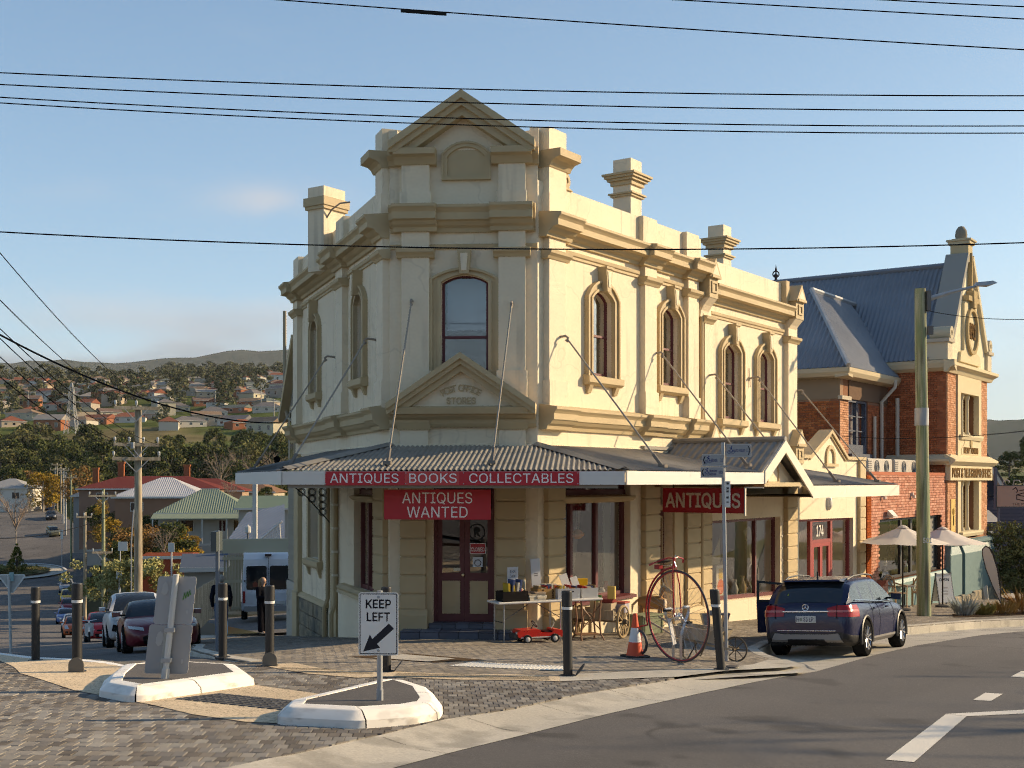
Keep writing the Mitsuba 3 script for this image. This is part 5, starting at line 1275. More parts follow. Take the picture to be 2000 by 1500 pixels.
# gable front
um = 32.0
gpoly = sg.Polygon([(28.95, 7.74), (35.05, 7.74), (35.05, 8.55), (34.75, 8.55), (32.45, 12.2), (31.55, 12.2), (29.25, 8.55), (28.95, 8.55)])
put(FR(slab(gpoly, -.62, .02)), 'matte', 'gable', O_, color=(.66, .60, .44))
for s_ in (-1, 1):
 rk = [(um + s_ * 2.92, 8.5), (um + s_ * .45, 12.35), (um + s_ * .30, 12.2), (um + s_ * 2.62, 8.5)]
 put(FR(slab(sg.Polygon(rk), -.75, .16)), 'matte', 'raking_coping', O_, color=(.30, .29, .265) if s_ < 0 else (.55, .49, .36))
 kn_ = put(FR.box(um + s_ * 3.1 - .32, um + s_ * 3.1 + .32, -.8, .14, 7.74, 8.42), 'matte', 'kneeler', O_, color=(.56, .50, .38))
 put(FR.box(um + s_ * 3.1 - .42, um + s_ * 3.1 + .42, -.85, .22, 8.42, 8.56), 'matte', 'cap', kn_, color=(.45, .40, .32))
 put(FR(mv(slab(sg.Point(um + s_ * 3.05, 8.8).buffer(.26).difference(sg.Point(um + s_ * 3.05, 8.8).buffer(.1)), -.6, .2))), 'matte', 'scroll', kn_, color=(.50, .44, .32))
put(FR(slab(sg.Polygon([(um - 1.6, 7.8), (um + 1.6, 7.8), (um + 1.45, 8.2), (um + 1.0, 8.3), (um + .95, 10.2), (um + .55, 10.6), (um - .55, 10.6), (um - .95, 10.2), (um - 1.0, 8.3), (um - 1.45, 8.2)]), .02, .14)), 'matte', 'panel', O_, color=(.60, .52, .35))
ov = lambda rx, rz: sg.Polygon([(um + rx * math.cos(t), 9.15 + rz * math.sin(t)) for t in np.linspace(0, 6.2, 30)])
put(FR(slab(ov(.88, .98).difference(ov(.72, .82)), .14, .26)), 'matte', 'oval_moulding', O_, color=(.42, .33, .19))
put(FR(mv(uz(fit_text('1891', .62, 1.15, .05, True)), um, .141, 8.85)), 'matte', 'date', O_, color=(.16, .10, .05))
put(FR(slab(sg.box(um - .85, 10.35, um + .85, 10.55), .02, .28)), 'matte', 'moulding', O_, color=(.42, .33, .19))
put(FR(slab(sg.Polygon([(um - .2, 10.1), (um + .2, 10.1), (um + .3, 10.8), (um - .3, 10.8)]), .02, .34)), 'matte', 'keystone', O_, color=(.42, .33, .19))
put(FR(slab(sg.Polygon([(um - .1, 10.8), (um + .1, 10.8), (um + .03, 12.4), (um - .03, 12.4)]), .02, .2)), 'matte', 'rib', O_, color=(.38, .29, .16))
fin = put(FR.box(um - .33, um + .33, -.6, .12, 12.0, 12.75), 'matte', 'finial', O_, color=(.48, .40, .25))
put(FR(cat([box(um - .41, um + .41, -.68, .2, 12.75, 12.88), box(um - .47, um + .47, -.74, .26, 12.88, 12.95), box(um - .3, um + .3, -.55, .1, 12.95, 13.0)])), 'matte', 'cap', fin, color=(.50, .43, .29))
put(FR(tr(lathe([(.22, 0), (.25, .16), (.22, .36), (.12, .52), (0, .56)], 12), Tm(um, -.25, 13.0))), 'matte', 'knob', fin, color=(.25, .22, .17), smooth=50)
# main roof (ridge runs back from the gable) and the hipped wing
up = np.array([0, 0, 1.0])
CPK = dict(pitch=.19, amp=.028)
def fp_(u, d, z): return FR.pt(u, d, z)
put(corr_poly([fp_(28.5, -.6, 7.74), fp_(28.5, -9, 7.74), fp_(um, -9, 11.95), fp_(um, -.6, 11.95)], [*(-Rn), 0], up, **CPK), 'slateroof', 'roof', O_, smooth=True)
put(corr_poly([fp_(35.5, -.6, 7.74), fp_(um, -.6, 11.95), fp_(um, -9, 11.95), fp_(35.5, -9, 7.74)], [*(-Rn), 0], up, **CPK), 'slateroof', 'roof', O_, smooth=True)
put(tube([fp_(um, -.6, 11.98), fp_(um, -9, 11.98)], .12, 8), 'slateroof', 'ridge_cap', O_)
rf = put(tr(lathe([(.12, 0), (.05, .15), (.10, .3), (.03, .4), (.05, .55), (0, .8)], 8), Tm(*fp_(um, -8.4, 12.0))), 'matte', 'roof_finial', O_, color=(.06, .05, .05))
put(tr(torus(.14, .03, 14, 5), Tm(*fp_(um, -8.4, 12.35)) @ Rx(math.pi / 2)), 'matte', 'ring', rf, color=(.06, .05, .05))
# wing: front plane 2.34 m behind the street front
FW = Frame(FR.pt(0, -2.34, 0)[:2], Rd, Rn)
wa, wb = 23.45, 28.9
FWL = Frame(FW.pt(wa, 0, 0)[:2], -Rn, -Rd)
put(FW(slab(sg.box(wa, -2.6, wb, 7.0).difference(sg.box(wa + .95, 4.0, wa + 3.1, 6.05)), -.35, -.01)), 'matte', 'wing_wall', O_, color=(.24, .13, .085))
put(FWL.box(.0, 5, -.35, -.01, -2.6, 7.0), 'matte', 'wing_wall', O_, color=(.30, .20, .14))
bricks(FWL, sg.box(.02, 2.5, 4.8, 5.95), O_, 0, cols=((.36, .12, .045), (.31, .10, .04), (.40, .15, .06), (.25, .085, .04)), seed=31)
bricks(FW, sg.box(wa, 2.5, wa + .9, 5.95), O_, .004, cols=BR2, seed=32)
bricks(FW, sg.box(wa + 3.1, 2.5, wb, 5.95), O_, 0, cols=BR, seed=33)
bricks(FW, sg.box(wa + .95, 2.5, wa + 3.1, 3.9), O_, 0, cols=BR, seed=34)
put(FW.box(wa + .93, wb, -.02, .03, 6.05, 6.75), 'matte', 'frieze', O_, color=(.16, .11, .08))
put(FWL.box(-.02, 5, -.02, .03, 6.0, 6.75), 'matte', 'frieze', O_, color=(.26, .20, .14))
put(FW(cat([box(wa - .05, wa + .95, -.05, .12, 5.98, 6.12)])), 'matte', 'cap', O_, color=(.5, .44, .34))
for q in (FW(prism([(0, 6.75), (.45, 6.80), (.55, 6.95), (.55, 7.1), (0, 7.1)], wa - .5, wb)), FWL(prism([(0, 6.75), (.45, 6.80), (.55, 6.95), (.55, 7.1), (0, 7.1)], -.5, 5.2))):
 put(q, 'matte', 'eave', O_, color=(.52, .44, .30))
w = put(FW(slab(sg.box(wa + .95, 4.0, wa + 3.1, 6.05).difference(sg.box(wa + 1.1, 4.35, wa + 1.95, 5.95)).difference(sg.box(wa + 2.1, 4.35, wa + 2.95, 5.95)), -.2, -.05)), 'satin', 'window', O_, color=(.035, .05, .085))
put(FW.box(wa + 1.05, wa + 3.0, -.14, -.135, 4.3, 6.0), 'pane', 'pane', w)
put(FW.box(wa + 1.05, wa + 3.0, -.34, -.3, 4.3, 6.0), 'matte', 'curtain', w, color=(.40, .40, .42))
for z in (4.85, 5.4):
 put(FW.box(wa + 1.1, wa + 2.95, -.15, -.08, z, z + .045), 'satin', 'glazing_bar', w, color=(.035, .05, .085))
put(FW(prism([(-.1, 3.82), (.15, 3.82), (.15, 4.0), (-.1, 4.0)], wa + .9, wa + 3.2)), 'satin', 'sill', w, color=(.04, .055, .09))
zr_, ze_ = 10.45, 7.12
e0, e1 = FW.pt(wa - .5, .5, ze_), FW.pt(wa - .5, -4.6, ze_)
ra, rb = FW.pt(wa + 2.4, -2.0, zr_), FW.pt(wa + 7.6, -2.0, zr_)
put(corr_poly([e0, FW.pt(wb + .3, .5, ze_), FW.pt(wa + 6.9, -2.0, zr_), ra], [*Rd, 0], up, **CPK), 'slateroof', 'wing_roof', O_, smooth=True)
put(corr_poly([e0, ra, e1], [*(-Rn), 0], up, **CPK), 'slateroof', 'wing_roof', O_, smooth=True)
put(corr_poly([e1, ra, rb, FW.pt(wb + 2, -4.6, ze_)], [*Rd, 0], up), 'slateroof', 'wing_roof', O_, smooth=True)
put(tube([e0 + [0, 0, .05], ra + [0, 0, .05]], .10, 6), 'galv', 'hip_cap', O_)
put(tube([ra + [0, 0, .05], rb + [0, 0, .05]], .10, 6), 'galv', 'hip_cap', O_)
# pipes
for (f, pts, r_) in ((FW, [(wb - .7, .55, 7.0), (wb - .7, .55, 6.7), (wb - 1.0, .10, 6.1), (wb - 1.0, .10, 2.6)], .075), (FPL, [(1.9, .09, 6.3), (1.9, .09, 3.1)], .08), (FW, [(wa + 3.6, .1, 5.5), (wa + 3.6, .1, 3.4), (wa + 4.1, .1, 2.9)], .07)):
 put(f(tube(pts, r_, 8)), 'matte', 'downpipe', O_, color=(.50, .47, .41), smooth=40)
put(FR.box(29.35, 29.95, .03, .06, .95, 1.75 + .5), 'matte', 'plaque', O_, color=(.58, .43, .17))
put(FR(cat([slab(sg.Point(29.65, 1.75).buffer(.13), .06, .075), tube([(29.65, .07, 1.2), (29.65, .07, 1.6)], .02, 5)])), 'matte', 'emblem', O_ + '__plaque', color=(.22, .14, .04))
# ---------------------------------------------------------------- navy shop beyond with its hoarding
NV = thing('navy_shop', 'dark navy weatherboard shop with grey gable beyond the post office', 'building')
FN = Frame((22.9, 61.5), (.93, .37), (.37, -.93))
put(FN.box(0, 9, -8, 0, -3, 2.6), 'matte', 'wall', NV, color=(.035, .04, .065))
for i in range(26):
 put(FN(prism([(0, 0), (.035, 0), (.015, .17), (0, .17)], 0.02, 8.9).__class__((lambda m: (m[0] + np.array([0, .002, -2.3 + i * .18]), m[1], m[2]))(prism([(0, 0), (.035, 0), (.015, .17), (0, .17)], 0.02, 8.9)))), 'matte', 'weatherboard', NV, color=(.04, .045, .075))
FG = Frame((22.3, 60.8), (.93, .37), (.37, -.93))
put(FG(slab(sg.Polygon([(-.3, 2.2), (3.2, 2.2), (1.35, 4.7)]), -4, -.2)), 'matte', 'gable', NV, color=(.03, .035, .05))
for a, b in (((-.5, 2.1), (1.35, 4.75)), ((1.35, 4.75), (3.4, 2.1))):
 q = sg.LineString([a, b]).buffer(.14, cap_style=2)
 put(FG(slab(q, -.22, .06)), 'matte', 'bargeboard', NV, color=(.42, .43, .42))
 q = sg.LineString([(a[0], a[1] + .2), (b[0], b[1] + .2)]).buffer(.05, cap_style=2)
 put(FG(slab(q, -4.2, .1)), 'matte', 'roof', NV, color=(.05, .055, .07))
put(FG.box(.0, .6, -.2, .05, -2.5, 2.3), 'matte', 'post', NV, color=(.26, .27, .28))
wn = put(FN(slab(sg.box(.3, -1.5, 1.9, .4).difference(sg.box(.42, -1.4, 1.78, .3)), 0, .05)), 'matte', 'window', NV, color=(.5, .5, .48))
put(FN.box(.4, 1.8, .03, .035, -1.4, .3), 'pane', 'pane', wn)
put(FN(hull([(-.2, .0, 1.4), (1.6, 0, 1.4), (-.2, .9, .9), (1.6, .9, .9), (-.2, 0, 1.5), (1.6, 0, 1.5)])), 'matte', 'awning', NV, color=(.36, .36, .36))
SG_ = thing('hoarding_sign', 'dusty pink shop hoarding with a parcel drawing lettered the parcel', 'sign')
FH = Frame((23.1, 57.8), (.985, .17), (.17, -.985))
put(FH.box(0, 2.9, -.1, 0, 1.72, 2.75), 'satin', 'board', SG_, color=(.40, .235, .17))
put(FH(slab(sg.box(-.02, 1.70, 2.92, 2.77).difference(sg.box(.02, 1.74, 2.88, 2.73)), -.11, .015)), 'satin', 'frame', SG_, color=(.06, .05, .05))
put(FH(mv(uz(fit_text('THE PARCEL', .11, 1.25, .006)), 1.45, .001, 1.80)), 'matte', 'lettering', SG_, color=(.10, .06, .05))
for pts in ([(1.05, 2.1), (1.5, 2.0), (1.9, 2.12), (1.9, 2.32), (1.5, 2.22), (1.05, 2.3), (1.05, 2.1)], [(1.05, 2.3), (1.45, 2.4), (1.9, 2.32)], [(1.5, 2.0), (1.5, 2.22)], [(.85, 2.55), (1.0, 2.66), (1.1, 2.5), (1.05, 2.4)], [(1.2, 2.5), (1.5, 2.55), (1.75, 2.48)]):
 put(FH(slab(sg.LineString(pts).buffer(.022), .001, .006)), 'matte', 'drawing', SG_, color=(.05, .03, .03))
put(FH(cat([box(.1, .18, -.1, -.02, -2.6, 1.72), box(-.05, .05, -.15, -.02, 1.6, 3.6)])), 'matte', 'post', SG_, color=(.14, .15, .19))
for i in range(4):
 put(FH(tube([(.3 + i * .55, .0, 2.76), (.3 + i * .55, .12, 3.0), (.45 + i * .55, .28, 3.0), (.5 + i * .55, .3, 2.9)], .02, 5)), 'matte', 'lamp_arm', SG_, color=(.5, .5, .5))
# ---------------------------------------------------------------- telegraph pole by the cafe
TP = thing('utility_pole', 'thick green stained timber pole with street lamp arm beside the cafe', 'utility pole')
tx_, ty_ = 12.23, 35.97; tz_ = float(G(tx_, ty_))
zs_ = np.linspace(tz_ - .3, 8.68, 22)
n_ = 20; a_ = np.arange(n_) * 2 * math.pi / n_
V = np.vstack([np.stack([tx_ + (.205 - .0045 * (z - tz_)) * (1 + .035 * np.sin(a_ * 3 + z * .7) + .02 * np.sin(a_ * 7 + z * 2)) * np.cos(a_) - .012 * (z - tz_), ty_ + (.205 - .0045 * (z - tz_)) * (1 + .035 * np.sin(a_ * 3 + z * .7)) * np.sin(a_), a_ * 0 + z], 1) for z in zs_] + [[[tx_ - .115, ty_, 8.70]]])
F_ = [[i * n_ + j, i * n_ + (j + 1) % n_, (i + 1) * n_ + (j + 1) % n_, (i + 1) * n_ + j] for i in range(21) for j in range(n_)]
Fm = M(V, F_); Fm = (Fm[0], np.vstack([Fm[1], [[21 * n_ + j, 21 * n_ + (j + 1) % n_, 22 * n_] for j in range(n_)]]), None)
put(Fm, 'poletimber', 'shaft', TP, smooth=50)
put(mv(lathe([(.205, 0), (.205, .52)], 18), tx_ - .075, ty_, 4.62), 'galv', 'metal_band', TP, smooth=40)
put(tube([(tx_ + .05, ty_ - .1, 8.35), (tx_ + .8, ty_ - .1, 8.58), (tx_ + 1.5, ty_ - .1, 8.74)], [.075, .05, .035], 8), 'galv', 'arm', TP, smooth=40)
put(tr(hull([(-.05, -.08, -.03), (.30, -.11, -.06), (.62, -.05, -.02), (-.05, .08, -.03), (.30, .11, -.06), (.62, .05, -.02), (0, -.05, .07), (.5, -.05, .06), (0, .05, .07), (.5, .05, .06), (.3, 0, -.10)]), Tm(tx_ + 1.5, ty_ - .1, 8.78) @ Ry(-.12)), 'galv', 'lamp_head', TP)
put(cat([box(tx_ + .03, tx_ + .14, ty_ - .2, ty_ - .05, 8.0, 8.6), box(tx_ + .05, tx_ + .2, ty_ - .22, ty_ - .1, 7.3, 7.55)]), 'matte', 'bracket', TP, color=(.14, .14, .14))
put(mv(uz(fit_text('501', .15, .26, .01, True)), 0, 0, 0).__class__((lambda m: (m[0] * np.array([1, -1, 1]) + np.array([tx_ + .02, ty_ - .215, 1.15]), m[1][:, ::-1], None))(uz(fit_text('501', .15, .26, .01, True)))), 'matte', 'number', TP, color=(.6, .6, .6))
# ---------------------------------------------------------------- cafe furniture
def umbrella(u, d, label, zt=1.55, R_=1.25):
 x, y = FR.pt(u, d, 0)[:2]; z = float(G(x, y)); k = thing('market_umbrella', label, 'umbrella', 'cream umbrellas outside the cafe')
 put(cyl((x, y, z), (x, y, zt + .05), .025, n=8), 'matte', 'pole', k, color=(.05, .045, .04))
 n = 8; V = [[x, y, zt + .02]]; F = []
 for r_, dz in ((.12, -.02), (R_ * .55, -.32), (R_, -.50)):
  for j in range(n * 3):
   a = j * 2 * math.pi / (n * 3); sag = .06 * r_ / R_ * abs(math.sin(a * n / 2))
   rr = r_ * (1 - .05 * abs(math.sin(a * n / 2)))
   V.append([x + rr * math.cos(a + .3), y + rr * math.sin(a + .3), zt + dz - sag * .6])
 m = n * 3
 F += [[0, 1 + j, 1 + (j + 1) % m] for j in range(m)]
 for q in range(2):
  for j in range(m):
   a, b = 1 + q * m + j, 1 + q * m + (j + 1) % m
   F += [[a, a + m, b + m], [a, b + m, b]]
 put((np.array(V), np.array(F), None), 'matte', 'canopy', k, color=(.66, .60, .53), smooth=25)
 put(mv(lathe([(.20, .0), (.10, .06), (0, .09)], 10), x, y, zt - .03), 'matte', 'vent', k, color=(.62, .56, .49))
 for j in range(n):
  a = j * 2 * math.pi / n + .3
  put(tube([(x, y, zt - .1), (x + R_ * .95 * math.cos(a), y + R_ * .95 * math.sin(a), zt - .53)], .01, 4), 'matte', 'rib', k, color=(.2, .17, .13))
 put(mv(lathe([(.25, 0), (.25, .06), (.05, .1)], 12), x, y, z), 'matte', 'base', k, color=(.08, .08, .08))
umbrella(19.3, 1.25, 'cream market umbrella shading the wicker chairs, nearer the 174 shop', 1.50, 1.45)
umbrella(23.3, 1.4, 'cream market umbrella partly behind the timber pole', 1.33, 1.5)
def wicker(x, y, rz, label):
 k = thing('wicker_chair', label, 'chair', 'wicker chairs outside the cafe'); m = Tm(x, y, float(G(x, y))) @ Rz(rz) @ S(1.12)
 W_ = (.46, .28, .13)
 for sx_ in (-.24, .24):
  put(tr(tube([(sx_, -.22, 0), (sx_, -.22, .45), (sx_ * 1.05, -.22, .66)], .02, 6), m), 'satin', 'leg', k, color=W_)
  put(tr(tube([(sx_, .22, 0), (sx_, .22, .45), (sx_ * .95, .3, .9)], .02, 6), m), 'satin', 'leg', k, color=W_)
  put(tr(tube([(sx_ * 1.05, -.22, .66), (sx_ * 1.12, 0, .67), (sx_ * 1.0, .27, .72)], .022, 6), m), 'satin', 'arm', k, color=W_)
 put(tr(cbox(-.25, .25, -.24, .24, .42, .46, .015), m), 'satin', 'seat', k, color=(.25, .17, .10))
 a = np.linspace(0, math.pi, 12)
 bk = [tube(np.stack([-.24 * np.cos(a), .27 + .03 * np.sin(a), .55 + .42 * np.sin(a)], 1), .022, 6)]
 put(tr(bk[0], m), 'satin', 'back_frame', k, color=W_)
 lt = []
 for i in range(-4, 5):
  for s_ in (-1, 1):
   p0, p1 = np.array([i * .055, .27, .48]), np.array([i * .055 + s_ * .22, .30, .93])
   t = np.linspace(0, 1, 6); q = p0 + (p1 - p0) * t[:, None]
   ok = (np.abs(q[:, 0]) < .23) & (q[:, 2] < .55 + .42 * np.sqrt(np.maximum(0, 1 - (q[:, 0] / .24) ** 2)))
   if ok.sum() > 1: lt.append(tube(q[ok], .009, 4))
 put(tr(cat(lt), m), 'satin', 'lattice', k, color=W_, kind='stuff')
wicker(13.1, 41.4, .5, 'wicker chair with lattice back nearest the parked car')
wicker(14.35, 42.6, 2.9, 'wicker chair tucked against the timber pole')
wicker(14.0, 43.9, 2.2, 'wicker chair behind the small cafe table')
CT = thing('cafe_table', 'small round cafe table among the wicker chairs', 'table')
m = Tm(13.7, 42.3, float(G(13.7, 42.3)))
put(tr(lathe([(0, .74), (.36, .74), (.36, .70), (0, .70)], 18), m), 'satin', 'top', CT, color=(.40, .34, .26))
put(tr(cyl((0, 0, 0), (0, 0, .7), .03), m), 'satin', 'stem', CT, color=(.06, .06, .06))
put(tr(lathe([(.24, 0), (.22, .03), (.03, .05)], 12), m), 'satin', 'foot', CT, color=(.06, .06, .06))
BC = thing('metal_chair', 'dark metal chair with hooped back between the car and the wicker chairs', 'chair')
m = Tm(12.2, 41.6, float(G(12.2, 41.6))) @ Rz(.4)
a = np.linspace(0, math.pi, 12)
put(tr(tube(np.stack([-.22 * np.cos(a), a * 0 + .2, .46 + .48 * np.sin(a)], 1), .014, 6), m), 'satin', 'back', BC, color=(.04, .045, .05))
for x in (-.1, 0, .1): put(tr(tube([(x, .2, .46), (x * 1.2, .2, .9)], .009, 4), m), 'satin', 'spindle', BC, color=(.04, .045, .05))
put(tr(lathe([(0, .46), (.22, .46), (.22, .43), (0, .43)], 14), m), 'satin', 'seat', BC, color=(.04, .045, .05))
for x, y in ((-.17, -.17), (.17, -.17), (-.17, .17), (.17, .17)): put(tr(cyl((x, y, 0), (x * .9, y * .9, .44), .014), m), 'satin', 'leg', BC, color=(.04, .045, .05))
AF = thing('a_frame_sign', 'white folding pavement sign standing beside the timber pole', 'sign')
m = Tm(15.75, 44.3, float(G(15.75, 44.3))) @ Rz(.25)
for s_ in (-1, 1):
 q = np.eye(4); q[:3, 2] = (s_ * -.0, -s_ * .24, 1); q[1, 3] = s_ * .26
 p_ = put(tr(slab(sg.box(-.31, .12, .31, 1.15), -.02, .0), m @ q), 'satin', 'board', AF, color=(.68, .66, .62))
 put(tr(cat([box(-.33, -.29, -.02, .02, 0, 1.18), box(.29, .33, -.02, .02, 0, 1.18)]), m @ q), 'satin', 'frame', p_, color=(.10, .09, .09))
 if s_ < 0:
  for z, w__, t_ in ((.88, .4, 'OPEN'),):
   put(tr((lambda mm: (mm[0] * np.array([1, -1, 1]) + np.array([0, -.022, z]), mm[1][:, ::-1], None))(uz(fit_text(t_, .10, w__, .004, True))), m @ q), 'matte', 'lettering', AF, color=(.06, .06, .06))
  for z in (.62, .50, .40):
   put(tr(box(-.12, .05 + z * .1, -.026, -.0205, z, z + .035), m @ q), 'matte', 'scribble', AF, color=(.4, .38, .36))
FB = thing('feather_flag', 'white teardrop feather flag on a black pole by the flower bed', 'flag')
fx, fy = 15.55, 38.6; fz = float(G(fx, fy))
zz = np.linspace(0, 1, 14)
edge = np.stack([-.02 - .62 * zz ** 1.1 * .62, zz * 1.75], 1)
fl = sg.Polygon([(0.02, .35), (-.02, .8), (-.12, 1.4), (-.28, 1.85), (-.40, 2.05), (-.52, 2.10), (-.62, 2.0), (-.62, 1.85), (-.50, 1.4), (-.25, .85)])
FQ = Tm(fx, fy, fz) @ Rz(-.95)
put(tr(slab(fl.buffer(.0), -.008, .008), FQ), 'matte', 'sail', FB, color=(.62, .59, .54))
put(tr(slab(fl.buffer(.03).difference(fl), -.012, .012), FQ), 'matte', 'hem', FB, color=(.06, .06, .06))
put(tr(tube([(.03, 0, 0), (.03, 0, .5), (-.06, 0, 1.3), (-.25, 0, 1.9), (-.4, 0, 2.1)], .014, 6), FQ), 'matte', 'pole', FB, color=(.03, .03, .03))
# ---------------------------------------------------------------- vehicles
import manifold3d as mf
scene['carglass'] = two({'type': 'principled', 'base_color': rgb((.012, .015, .018)), 'roughness': .05, 'specular': .8})
def man(m):
 t = trimesh.Trimesh(m[0], m[1], process=False); t.merge_vertices()
 if t.volume < 0: t.invert()
 return mf.Manifold(mf.Mesh(np.asarray(t.vertices, np.float32), np.asarray(t.faces, np.uint32)))
def unman(a):
 m = a.to_mesh()
 return (np.array(m.vert_properties[:, :3], float), np.array(m.tri_verts, int), None)
def pc(x, pts):
 from scipy.interpolate import PchipInterpolator
 p = np.array(pts, float)
 return PchipInterpolator(p[:, 0], p[:, 1])(np.clip(x, p[0, 0], p[-1, 0]))
def wheel_mesh(R, W, spokes=5):
 t = .30 * R
 tyre = tr(lathe([(R * .66, -W / 2), (R * .93, -W / 2), (R * .985, -W * .42), (R, -W * .3), (R, W * .3), (R * .985, W * .42), (R * .93, W / 2), (R * .66, W / 2), (R * .62, W * .3), (R * .62, -W * .3), (R * .66, -W / 2)], 32), Rx(-math.pi / 2))
 rim = [tr(lathe([(R * .70, W * .47), (R * .66, W * .50), (R * .63, W * .40), (R * .62, -W * .3)], 28), Rx(-math.pi / 2)), tr(lathe([(0, W * .38), (R * .16, W * .40), (R * .18, W * .28)], 14), Rx(-math.pi / 2))]
 for i in range(spokes):
  for da in (-.14, .14):
   a = i * 2 * math.pi / spokes + da; b = a + da * .9
   p0 = np.array([R * .12 * math.cos(a), W * .40, R * .12 * math.sin(a)]); p1 = np.array([R * .65 * math.cos(b), W * .46, R * .65 * math.sin(b)])
   rim.append(tube([p0, (p0 + p1) / 2 + [0, -W * .02, 0], p1], [R * .06, R * .05, R * .055], 5))
 back = tr(lathe([(0, W * .05), (R * .62, W * .05)], 20), Rx(-math.pi / 2))
 return tyre, cat(rim), back
CARS = {
 'suv': dict(L=4.42, ra=-1.32, fa=1.38, R=.345, wid=.9, z0=.22,
    top=[(-2.21, .62), (-2.19, .84), (-2.12, 1.0), (-1.9, 1.05), (-1, 1.02), (0, .98), (.95, .97), (1.6, .91), (2.0, .80), (2.15, .70), (2.21, .58)],
    roof=[(-2.10, 1.02), (-1.98, 1.13), (-1.66, 1.38), (-1.35, 1.45), (-.5, 1.49), (.15, 1.475), (.5, 1.38), (1.12, .97)],
    w=[(-2.21, .70), (-2.15, .79), (-1.95, .86), (-1.5, .895), (0, .89), (1.3, .895), (1.8, .85), (2.1, .74), (2.21, .60)], rear=(-1.66, -1.35), front=(.2, 1.12), pil=(-.35, -1.22)),
 'bigsuv': dict(L=4.6, ra=-1.34, fa=1.35, R=.36, wid=.93, z0=.24,
                   top=[(-2.3, .66), (-2.27, .9), (-2.18, 1.06), (-1.9, 1.12), (-1, 1.12), (0, 1.1), (.9, 1.10), (1.6, 1.05), (2.05, .96), (2.24, .80), (2.3, .62)],
                   roof=[(-2.18, 1.1), (-2.08, 1.2), (-1.8, 1.5), (-1.5, 1.62), (-.5, 1.70), (.1, 1.68), (.45, 1.58), (1.08, 1.12)],
                   w=[(-2.3, .74), (-2.2, .84), (-1.9, .91), (0, .92), (1.4, .925), (1.95, .88), (2.2, .78), (2.3, .64)], rear=(-1.8, -1.5), front=(.2, 1.08), pil=(-.4, -1.3)),
 'hatch': dict(L=3.85, ra=-1.15, fa=1.25, R=.30, wid=.845, z0=.19,
                  top=[(-1.92, .60), (-1.9, .85), (-1.82, .98), (-1.4, 1.02), (0, .98), (.8, .97), (1.35, .92), (1.7, .80), (1.86, .66), (1.92, .52)],
                  roof=[(-1.82, .99), (-1.72, 1.12), (-1.5, 1.36), (-1.2, 1.46), (-.4, 1.50), (.1, 1.47), (.45, 1.36), (1.0, .97)],
                  w=[(-1.92, .66), (-1.84, .76), (-1.5, .83), (0, .84), (1.1, .84), (1.6, .78), (1.84, .66), (1.92, .54)], rear=(-1.5, -1.2), front=(.15, 1.0), pil=(-.4, -1.1)),
 'roadster': dict(L=3.92, ra=-1.15, fa=1.16, R=.31, wid=.865, z0=.15,
                     top=[(-1.96, .58), (-1.92, .78), (-1.7, .86), (-1.1, .88), (0, .82), (.5, .83), (1.0, .80), (1.5, .70), (1.84, .58), (1.96, .42)],
                     roof=[(-1.15, .87), (-.95, 1.02), (-.7, 1.15), (-.4, 1.22), (-.1, 1.23), (.08, 1.19), (.62, .83)],
                     w=[(-1.96, .62), (-1.85, .74), (-1.4, .85), (0, .84), (1.1, .86), (1.6, .80), (1.88, .66), (1.96, .52)], rear=(-.95, -.7), front=(0, .62), pil=(-.55, -.9)),
 'sedan': dict(L=4.5, ra=-1.3, fa=1.4, R=.315, wid=.88, z0=.18,
                  top=[(-2.25, .60), (-2.22, .88), (-2.1, .97), (-1.7, .99), (-1, .96), (0, .92), (.9, .92), (1.6, .86), (2.0, .76), (2.19, .62), (2.25, .48)],
                  roof=[(-1.75, .98), (-1.5, 1.12), (-1.05, 1.36), (-.7, 1.42), (-.2, 1.44), (.15, 1.40), (.45, 1.30), (1.08, .92)],
                  w=[(-2.25, .68), (-2.15, .78), (-1.8, .86), (0, .875), (1.4, .87), (1.95, .80), (2.18, .66), (2.25, .54)], rear=(-1.5, -1.05), front=(.15, 1.08), pil=(-.35, -1.0)),
}
